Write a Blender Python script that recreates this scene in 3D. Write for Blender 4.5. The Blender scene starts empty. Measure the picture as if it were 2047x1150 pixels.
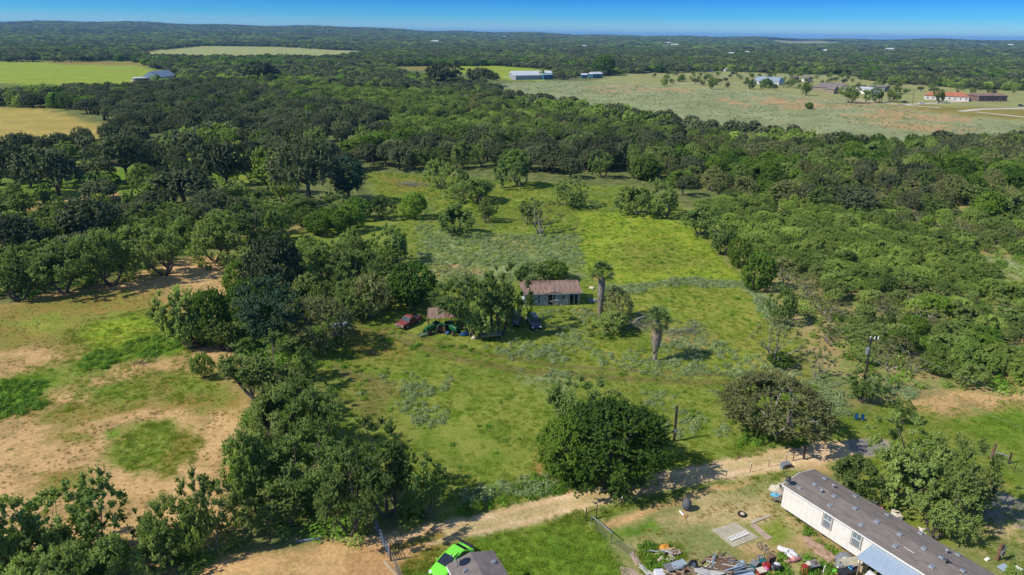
import bpy, math, random, sys
import numpy as np
from mathutils import Vector, Matrix
# ---------------------------------------------------------------- camera, sky, sun, exposure
H = 44.0
F = 1365.0
PITCH = math.atan((575 - 68.0) / F)
ROLL = math.radians(0.7)
FW = np.array([0, math.cos(PITCH), -math.sin(PITCH)])
_u = np.array([0, math.sin(PITCH), math.cos(PITCH)])
_r = np.array([1.0, 0, 0])
RT = _r * math.cos(ROLL) + _u * math.sin(ROLL)
UP = -_r * math.sin(ROLL) + _u * math.cos(ROLL)
scene = bpy.context.scene
cam_d = bpy.data.cameras.new('camera')
cam_d.sensor_width = 36.0
cam_d.lens = 36.0 * F / 2047.0
cam_d.clip_start = 0.5
cam_d.clip_end = 60000
cam = bpy.data.objects.new('camera', cam_d)
scene.collection.objects.link(cam)
cam.matrix_world = Matrix(((RT[0], UP[0], -FW[0], 0), (RT[1], UP[1], -FW[1], 0), (RT[2], UP[2], -FW[2], H), (0, 0, 0, 1)))
scene.camera = cam

SUN_EL, SUN_AZ = math.radians(44), math.atan2(-1.0, -0.30)      # azimuth of the sun, clockwise from +Y
world = bpy.data.worlds.new('World')
scene.world = world
world.use_nodes = True
nt = world.node_tree
nt.nodes.clear()
wo = nt.nodes.new('ShaderNodeOutputWorld'); bg = nt.nodes.new('ShaderNodeBackground')
sky = nt.nodes.new('ShaderNodeTexSky'); sky.sky_type = 'NISHITA'; sky.sun_disc = False
sky.sun_elevation = SUN_EL; sky.sun_rotation = SUN_AZ
sky.air_density = 1.0; sky.dust_density = 0.2; sky.ozone_density = 2.5
tc = nt.nodes.new('ShaderNodeTexCoord'); sp = nt.nodes.new('ShaderNodeSeparateXYZ'); rmp = nt.nodes.new('ShaderNodeValToRGB')
nt.links.new(tc.outputs['Generated'], sp.inputs[0]); nt.links.new(sp.outputs['Z'], rmp.inputs[0])
el = rmp.color_ramp.elements
el[0].position = 0.0; el[0].color = (0.44, 0.72, 0.97, 1)
el[1].position = 0.5; el[1].color = (0.95, 0.95, 0.98, 1)
for p_, c_ in ((0.022, (0.11, 0.47, 0.95, 1)), (0.055, (0.002, 0.20, 0.86, 1)), (0.15, (0.05, 0.34, 0.84, 1))):
    e_ = el.new(p_); e_.color = c_
mu = nt.nodes.new('ShaderNodeMix'); mu.data_type = 'RGBA'; mu.blend_type = 'MULTIPLY'; mu.inputs[0].default_value = 1.0
nt.links.new(sky.outputs[0], mu.inputs[6]); nt.links.new(rmp.outputs[0], mu.inputs[7])
nt.links.new(mu.outputs[2], bg.inputs[0]); nt.links.new(bg.outputs[0], wo.inputs[0])
bg.inputs[1].default_value = 0.15
sd = bpy.data.lights.new('sun', 'SUN'); sd.energy = 5.0; sd.angle = math.radians(0.53); sd.color = (1.0, 0.93, 0.80)
sun = bpy.data.objects.new('sun', sd); scene.collection.objects.link(sun)
sv = Vector((math.sin(SUN_AZ) * math.cos(SUN_EL), math.cos(SUN_AZ) * math.cos(SUN_EL), math.sin(SUN_EL)))
sun.rotation_euler = sv.to_track_quat('Z', 'Y').to_euler()
scene.view_settings.view_transform = 'Standard'
scene.view_settings.look = 'None'
scene.view_settings.gamma = 1.0
scene.view_settings.exposure = 0.12
scene.view_settings.use_curve_mapping = False
scene.cycles.max_bounces = 6
scene.cycles.diffuse_bounces = 2
scene.cycles.glossy_bounces = 2
scene.cycles.transmission_bounces = 3
scene.cycles.volume_bounces = 0
scene.cycles.transparent_max_bounces = 4

# ---------------------------------------------------------------- helpers
C = scene.collection
rnd = random.Random(11)
nr = np.random.default_rng(5)


def P(px, py, z=0.0):
    d = FW * F + RT * (px - 1023.5) - UP * (py - 575)
    t = (z - H) / d[2]
    p = d * t
    return Vector((p[0], p[1], z))


def Q(x, y, z=0.0):
    v = np.array([x, y, z - H]); zz = v @ FW
    return 1023.5 + F * (v @ RT) / zz, 575 - F * (v @ UP) / zz


def Qn(xy):
    v = np.column_stack([xy, np.full(len(xy), -H)]); zz = v @ FW
    zz = np.where(zz < 1, 1, zz)
    return np.column_stack([1023.5 + F * (v @ RT) / zz, 575 - F * (v @ UP) / zz])


def _hash(ix, iy, s):
    h = (ix.astype(np.int64) * 374761393 + iy.astype(np.int64) * 668265263 + s * 1442695041) & 0xFFFFFFFF
    h = ((h ^ (h >> 13)) * 1274126177) & 0xFFFFFFFF
    return ((h ^ (h >> 16)) & 0xFFFF) / 65535.0


def vnoise(x, y, s=0):
    ix, iy = np.floor(x), np.floor(y); fx, fy = x - ix, y - iy
    fx, fy = fx * fx * (3 - 2 * fx), fy * fy * (3 - 2 * fy)
    a, b, c, d = _hash(ix, iy, s), _hash(ix + 1, iy, s), _hash(ix, iy + 1, s), _hash(ix + 1, iy + 1, s)
    return (a * (1 - fx) + b * fx) * (1 - fy) + (c * (1 - fx) + d * fx) * fy


def fbm(x, y, s=0, o=4):
    r, a, t = 0, 0.5, 0
    for i in range(o):
        r = r + a * vnoise(x, y, s + i * 17); t += a; a *= 0.5; x = x * 2.03 + 3.1; y = y * 2.03 + 1.7
    return r / t


def sst(a, b, x):
    t = np.clip((x - a) / (b - a), 0, 1); return t * t * (3 - 2 * t)


def sdist(pts, poly):
    """signed distance to a polygon, positive inside"""
    n = len(poly); d = np.full(len(pts), 1e18); ins = np.zeros(len(pts), bool)
    for i in range(n):
        a, b = poly[i], poly[(i + 1) % n]; e = b - a; w = pts - a
        t = np.clip((w @ e) / max(e @ e, 1e-9), 0, 1)
        q = w - t[:, None] * e; d = np.minimum(d, (q * q).sum(1))
        c = (a[1] > pts[:, 1]) != (b[1] > pts[:, 1])
        with np.errstate(divide='ignore', invalid='ignore'):
            xx = (b[0] - a[0]) * (pts[:, 1] - a[1]) / (b[1] - a[1]) + a[0]
        ins ^= c & (pts[:, 0] < xx)
    d = np.sqrt(d); return np.where(ins, d, -d)


def ldist(pts, line):
    d = np.full(len(pts), 1e18)
    for i in range(len(line) - 1):
        a, b = line[i], line[i + 1]; e = b - a; w = pts - a
        t = np.clip((w @ e) / max(e @ e, 1e-9), 0, 1)
        q = w - t[:, None] * e; d = np.minimum(d, (q * q).sum(1))
    return np.sqrt(d)


def wpoly(pp):
    return np.array([[*P(x, y)][:2] for x, y in pp])


def hz(x, y):
    """ground height: flat, with long low hills beyond two and a half kilometres, highest on the left"""
    r = np.hypot(x, y); az = np.degrees(np.arctan2(x, y))
    A = 20 + 62 * sst(14, -24, az) - 0 * az
    A = A + 7 * np.sin(az * 0.42 + 1.0) + 5 * np.sin(az * 1.1) + 12 * np.exp(-((az - 9.5) / 3.0) ** 2)
    z = A * sst(2300, 7600, r) - sst(8500, 16000, r) * A * 0.9
    return z + 6 * (fbm(x / 900, y / 900, 3) - 0.5) * sst(1500, 3000, r)


# ---------------------------------------------------------------- materials
MATS = {}


def nodes(name):
    m = bpy.data.materials.new(name); m.use_nodes = True; MATS[name] = m
    t = m.node_tree; t.nodes.clear()
    out = t.nodes.new('ShaderNodeOutputMaterial')
    return m, t, out


def N(t, k, **kw):
    n = t.nodes.new(k)
    for a, b in kw.items():
        if a == 'inp':
            for i, v in b.items(): n.inputs[i].default_value = v
        else: setattr(n, a, b)
    return n


def mat(name, col, rough=0.7, metal=0.0, var=0.25, scale=3.0, bump=0.0, col2=None, spec=0.3, coat=0.0, mix=(0.4, 0.65), stretch=(1, 1, 1)):
    m, t, out = nodes(name)
    b = N(t, 'ShaderNodeBsdfPrincipled'); t.links.new(b.outputs[0], out.inputs[0])
    b.inputs['Roughness'].default_value = rough; b.inputs['Metallic'].default_value = metal
    b.inputs['Specular IOR Level'].default_value = spec; b.inputs['Coat Weight'].default_value = coat
    tcn = N(t, 'ShaderNodeTexCoord'); mp = N(t, 'ShaderNodeMapping'); mp.inputs['Scale'].default_value = stretch
    t.links.new(tcn.outputs['Object'], mp.inputs[0])
    no = N(t, 'ShaderNodeTexNoise', inp={'Scale': scale, 'Detail': 6.0, 'Roughness': 0.65}); t.links.new(mp.outputs[0], no.inputs['Vector'])
    cr = N(t, 'ShaderNodeValToRGB'); t.links.new(no.outputs[0], cr.inputs[0])
    c2 = col2 or tuple(max(0, c * (1 - var)) for c in col)
    cr.color_ramp.elements[0].position = mix[0]; cr.color_ramp.elements[1].position = mix[1]
    cr.color_ramp.elements[0].color = (*col, 1); cr.color_ramp.elements[1].color = (*c2, 1)
    n2 = N(t, 'ShaderNodeTexNoise', inp={'Scale': scale * 9, 'Detail': 3.0}); t.links.new(mp.outputs[0], n2.inputs['Vector'])
    mr = N(t, 'ShaderNodeMapRange', inp={3: 1 - var * 0.7, 4: 1 + var * 0.5}); t.links.new(n2.outputs[0], mr.inputs[0])
    mm = N(t, 'ShaderNodeMix', data_type='RGBA', blend_type='MULTIPLY'); mm.inputs[0].default_value = 1
    t.links.new(cr.outputs[0], mm.inputs[6]); t.links.new(mr.outputs[0], mm.inputs[7])
    t.links.new(mm.outputs[2], b.inputs['Base Color'])
    if bump:
        bp = N(t, 'ShaderNodeBump', inp={'Strength': 0.6, 'Distance': bump}); t.links.new(n2.outputs[0], bp.inputs['Height'])
        t.links.new(bp.outputs[0], b.inputs['Normal'])
    return m


def glass(name, col=(0.03, 0.04, 0.05)):
    m, t, out = nodes(name)
    b = N(t, 'ShaderNodeBsdfPrincipled'); t.links.new(b.outputs[0], out.inputs[0])
    b.inputs['Base Color'].default_value = (*col, 1); b.inputs['Roughness'].default_value = 0.06; b.inputs['Specular IOR Level'].default_value = 0.9
    return m


def leafmat(name, c1, c2, trans=0.28, rough=0.55, ref=0.0):
    m, t, out = nodes(name)
    at = N(t, 'ShaderNodeAttribute', attribute_name='tint')
    oi = N(t, 'ShaderNodeObjectInfo')
    mx = N(t, 'ShaderNodeMix', data_type='RGBA'); mx.inputs[6].default_value = (*c1, 1); mx.inputs[7].default_value = (*c2, 1)
    ad = N(t, 'ShaderNodeMath', operation='MULTIPLY_ADD', inp={1: 0.8}); t.links.new(oi.outputs['Random'], ad.inputs[0])
    sb = N(t, 'ShaderNodeMath', operation='MULTIPLY_ADD', inp={1: 0.9, 2: -0.35}); t.links.new(at.outputs['Fac'], sb.inputs[0])
    t.links.new(sb.outputs[0], ad.inputs[2]); t.links.new(ad.outputs[0], mx.inputs[0]); mx.clamp_factor = True
    w = N(t, 'ShaderNodeTexWhiteNoise', noise_dimensions='1D'); t.links.new(oi.outputs['Random'], w.inputs['W'])
    mr = N(t, 'ShaderNodeMapRange', inp={3: 0.72, 4: 1.25}); t.links.new(w.outputs['Value'], mr.inputs[0])
    mm = N(t, 'ShaderNodeMix', data_type='RGBA', blend_type='MULTIPLY'); mm.inputs[0].default_value = 1
    t.links.new(mx.outputs[2], mm.inputs[6]); t.links.new(mr.outputs[0], mm.inputs[7])
    df = N(t, 'ShaderNodeBsdfPrincipled', inp={'Roughness': rough, 'Specular IOR Level': 0.12}); t.links.new(mm.outputs[2], df.inputs['Base Color'])
    tr = N(t, 'ShaderNodeBsdfTranslucent')
    tb = N(t, 'ShaderNodeMix', data_type='RGBA', blend_type='MULTIPLY'); tb.inputs[0].default_value = 1; tb.inputs[7].default_value = (1.5, 1.7, 0.6, 1)
    t.links.new(mm.outputs[2], tb.inputs[6]); t.links.new(tb.outputs[2], tr.inputs[0])
    ms = N(t, 'ShaderNodeMixShader', inp={0: trans}); t.links.new(df.outputs[0], ms.inputs[1]); t.links.new(tr.outputs[0], ms.inputs[2])
    t.links.new(ms.outputs[0], out.inputs[0])
    return m


L_OAK = leafmat('oak_leaves', (0.078, 0.102, 0.048), (0.180, 0.202, 0.092), 0.22)
L_MES = leafmat('mesquite_leaves', (0.125, 0.192, 0.050), (0.305, 0.372, 0.105), 0.36)
L_HAC = leafmat('hackberry_leaves', (0.060, 0.128, 0.020), (0.185, 0.285, 0.036), 0.3)
L_BRU = leafmat('brush_leaves', (0.150, 0.232, 0.050), (0.340, 0.420, 0.098), 0.36)
L_OLV = leafmat('olive_leaves', (0.150, 0.165, 0.062), (0.300, 0.305, 0.120), 0.32)
L_DRK = leafmat('bluish_leaves', (0.046, 0.105, 0.058), (0.115, 0.200, 0.098), 0.2)
L_SAG = leafmat('sage_leaves', (0.19, 0.26, 0.10), (0.31, 0.37, 0.18), 0.2)
L_GRS = leafmat('grass_blades', (0.15, 0.245, 0.022), (0.29, 0.35, 0.05), 0.3)
L_DRY = leafmat('dry_blades', (0.27, 0.18, 0.05), (0.42, 0.31, 0.11), 0.2)
L_WEED = leafmat('weed_leaves', (0.085, 0.19, 0.018), (0.18, 0.32, 0.035), 0.32)
M_BARK = mat('bark', (0.13, 0.11, 0.09), 0.9, var=0.5, scale=6, bump=0.02)
M_BARKG = mat('grey_bark', (0.30, 0.27, 0.24), 0.9, var=0.5, scale=6, bump=0.02)


def new_obj(name, me, parent=None, m=None, coll=None, loc=None, rz=0, sc=None, label=None, cat=None, group=None, kind=None):
    o = bpy.data.objects.new(name, me); (coll or C).objects.link(o)
    if parent is not None: o.parent = parent
    if m is not None and me is not None and not me.materials: me.materials.append(m)
    if loc is not None: o.location = loc
    if rz: o.rotation_euler = (0, 0, rz)
    if sc is not None: o.scale = sc
    tag(o, label, cat, group, kind)
    return o


def tag(o, label=None, cat=None, group=None, kind=None):
    if label: o['label'] = label
    if cat: o['category'] = cat
    if group: o['group'] = group
    if kind: o['kind'] = kind
    elif cat: o['kind'] = 'thing'
    return o


def empty(name, label, cat, loc=(0, 0, 0), rz=0, group=None):
    o = bpy.data.objects.new(name, None); C.objects.link(o); o.location = loc; o.rotation_euler = (0, 0, rz)
    return tag(o, label, cat, group)


def mesh_np(name, V, Fq, mats, midx=None, tint=None, smooth=None):
    me = bpy.data.meshes.new(name)
    k = Fq.shape[1]
    me.vertices.add(len(V)); me.vertices.foreach_set('co', np.asarray(V, np.float32).ravel())
    me.loops.add(Fq.size); me.loops.foreach_set('vertex_index', np.asarray(Fq, np.int32).ravel())
    me.polygons.add(len(Fq)); me.polygons.foreach_set('loop_start', np.arange(0, Fq.size, k, dtype=np.int32))
    for m in mats: me.materials.append(m)
    if midx is not None: me.polygons.foreach_set('material_index', np.asarray(midx, np.int32))
    if tint is not None:
        a = me.attributes.new('tint', 'FLOAT', 'POINT'); a.data.foreach_set('value', np.asarray(tint, np.float32))
    me.update(calc_edges=True)
    if smooth: me.shade_smooth()
    return me


class MB:
    """collects simple solids into one mesh"""
    def __init__(s): s.v = []; s.f = []; s.mi = []; s.m = 0
    def add(s, vs, fs, M=None):
        n = len(s.v)
        s.v += [(M @ Vector(v)) if M is not None else Vector(v) for v in vs]
        s.f += [tuple(i + n for i in f) for f in fs]; s.mi += [s.m] * len(fs); return s
    def box(s, c, d, rz=0, M=None, rx=0, ry=0):
        a, b, e = d[0] / 2, d[1] / 2, d[2] / 2
        vs = [(x, y, z) for z in (-e, e) for y in (-b, b) for x in (-a, a)]
        T = Matrix.Translation(c) @ Matrix.Rotation(rz, 4, 'Z') @ Matrix.Rotation(ry, 4, 'Y') @ Matrix.Rotation(rx, 4, 'X')
        if M is not None: T = M @ T
        return s.add(vs, [(0, 2, 3, 1), (4, 5, 7, 6), (0, 1, 5, 4), (2, 6, 7, 3), (0, 4, 6, 2), (1, 3, 7, 5)], T)
    def bar(s, a, b, w, h=None):
        a, b = Vector(a), Vector(b); d = b - a; h = h or w
        q = d.to_track_quat('X', 'Z').to_matrix().to_4x4()
        return s.box((0, 0, 0), (d.length, w, h), M=Matrix.Translation((a + b) / 2) @ q)
    def tube(s, pts, rad, n=6, cap=True):
        pts = [Vector(p) for p in pts]
        if not hasattr(rad, '__len__'): rad = [rad] * len(pts)
        vs = []; fs = []
        for i, p in enumerate(pts):
            d = (pts[min(i + 1, len(pts) - 1)] - pts[max(i - 1, 0)]).normalized()
            q = d.to_track_quat('Z', 'X')
            for k in range(n):
                a = 2 * math.pi * k / n
                vs.append(p + q @ Vector((math.cos(a) * rad[i], math.sin(a) * rad[i], 0)))
        for i in range(len(pts) - 1):
            for k in range(n):
                fs.append((i * n + k, i * n + (k + 1) % n, (i + 1) * n + (k + 1) % n, (i + 1) * n + k))
        if cap: fs += [tuple(range(n))[::-1], tuple(range((len(pts) - 1) * n, len(pts) * n))]
        return s.add(vs, fs)
    def cyl(s, c, r, h, n=16, axis='Z', r2=None, M=None):
        r2 = r if r2 is None else r2
        vs = [(math.cos(2 * math.pi * k / n) * q, math.sin(2 * math.pi * k / n) * q, z) for z, q in ((-h / 2, r), (h / 2, r2)) for k in range(n)]
        fs = [tuple(range(n))[::-1], tuple(range(n, 2 * n))] + [(k, (k + 1) % n, n + (k + 1) % n, n + k) for k in range(n)]
        T = Matrix.Translation(c)
        if axis == 'X': T = T @ Matrix.Rotation(math.pi / 2, 4, 'Y')
        if axis == 'Y': T = T @ Matrix.Rotation(math.pi / 2, 4, 'X')
        if M is not None: T = M @ T
        return s.add(vs, fs, T)
    def loft(s, secs, M=None):
        """secs: list of rings with the same vertex count"""
        n = len(secs[0]); vs = [v for r in secs for v in r]; fs = []
        for i in range(len(secs) - 1):
            for k in range(n): fs.append((i * n + k, i * n + (k + 1) % n, (i + 1) * n + (k + 1) % n, (i + 1) * n + k))
        fs += [tuple(range(n))[::-1], tuple(range((len(secs) - 1) * n, len(secs) * n))]
        return s.add(vs, fs, M)
    def blob(s, c, r, seed=0, amp=0.25, nu=12, nv=7, M=None, flat=0.0):
        g = random.Random(seed); vs = []; fs = []
        ph = [g.uniform(0, 6.28) for _ in range(6)]
        for j in range(nv + 1):
            th = math.pi * j / nv
            for i in range(nu):
                a = 2 * math.pi * i / nu
                k = 1 + amp * (math.sin(2 * a + ph[0]) * math.sin(2 * th + ph[1]) + 0.6 * math.sin(5 * a + ph[2]) * math.sin(3 * th + ph[3]) + 0.4 * g.uniform(-1, 1))
                z = math.cos(th) * r[2] * k
                if flat and z < -flat * r[2]: z = -flat * r[2]
                vs.append((c[0] + math.sin(th) * math.cos(a) * r[0] * k, c[1] + math.sin(th) * math.sin(a) * r[1] * k, c[2] + z))
        for j in range(nv):
            for i in range(nu): fs.append((j * nu + i, (j + 1) * nu + i, (j + 1) * nu + (i + 1) % nu, j * nu + (i + 1) % nu))
        return s.add(vs, fs, M)
    def mesh(s, name, mats, smooth=False, bevel=0):
        me = bpy.data.meshes.new(name); me.from_pydata([tuple(v) for v in s.v], [], s.f)
        for m in (mats if isinstance(mats, (list, tuple)) else [mats]): me.materials.append(m)
        me.polygons.foreach_set('material_index', s.mi); me.update()
        if smooth: me.shade_smooth()
        return me
    def build(s, name, mats, parent=None, smooth=False, bevel=0, **kw):
        o = new_obj(name, s.mesh(name, mats, smooth), parent, **kw)
        if bevel:
            b = o.modifiers.new('bevel', 'BEVEL'); b.width = bevel; b.segments = 2; b.limit_method = 'ANGLE'
        return o


# ---------------------------------------------------------------- ground
CLS = {  # colour A, colour B, share of B
    'wood': ((0.085, 0.115, 0.030), (0.17, 0.18, 0.06), 0.4),
    'grass': ((0.130, 0.187, 0.022), (0.205, 0.232, 0.042), 0.42),
    'lime': ((0.19, 0.275, 0.020), (0.28, 0.315, 0.035), 0.4),
    'lush': ((0.085, 0.165, 0.014), (0.14, 0.23, 0.022), 0.45),
    'yellow': ((0.27, 0.265, 0.050), (0.18, 0.225, 0.030), 0.45),
    'dry': ((0.25, 0.18, 0.045), (0.20, 0.20, 0.04), 0.4),
    'sand': ((0.52, 0.335, 0.150), (0.33, 0.225, 0.09), 0.35),
    'sage': ((0.24, 0.28, 0.13), (0.17, 0.21, 0.06), 0.45),
    'pale': ((0.27, 0.30, 0.165), (0.25, 0.26, 0.11), 0.4), 'far_grass': ((0.235, 0.255, 0.085), (0.29, 0.275, 0.11), 0.4), 'gold': ((0.40, 0.29, 0.08), (0.30, 0.26, 0.06), 0.4), 'strip': ((0.27, 0.31, 0.11), (0.30, 0.29, 0.10), 0.4),
    'tan': ((0.36, 0.30, 0.13), (0.20, 0.22, 0.07), 0.5),
    'beige': ((0.50, 0.38, 0.19), (0.38, 0.29, 0.13), 0.4),
    'orange': ((0.43, 0.255, 0.12), (0.26, 0.27, 0.12), 0.35),
    'road': ((0.62, 0.45, 0.27), (0.52, 0.36, 0.19), 0.4),
    'clay': ((0.51, 0.31, 0.14), (0.42, 0.25, 0.11), 0.4),
    'track': ((0.135, 0.135, 0.035), (0.19, 0.165, 0.05), 0.4),
    'asphalt': ((0.30, 0.26, 0.22), (0.22, 0.20, 0.18), 0.4),
    'white': ((0.62, 0.56, 0.45), (0.5, 0.45, 0.33), 0.4),
    'thick': ((0.19, 0.22, 0.06), (0.34, 0.25, 0.11), 0.38),
    'sandd': ((0.38, 0.27, 0.13), (0.26, 0.21, 0.07), 0.4),
}
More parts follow.
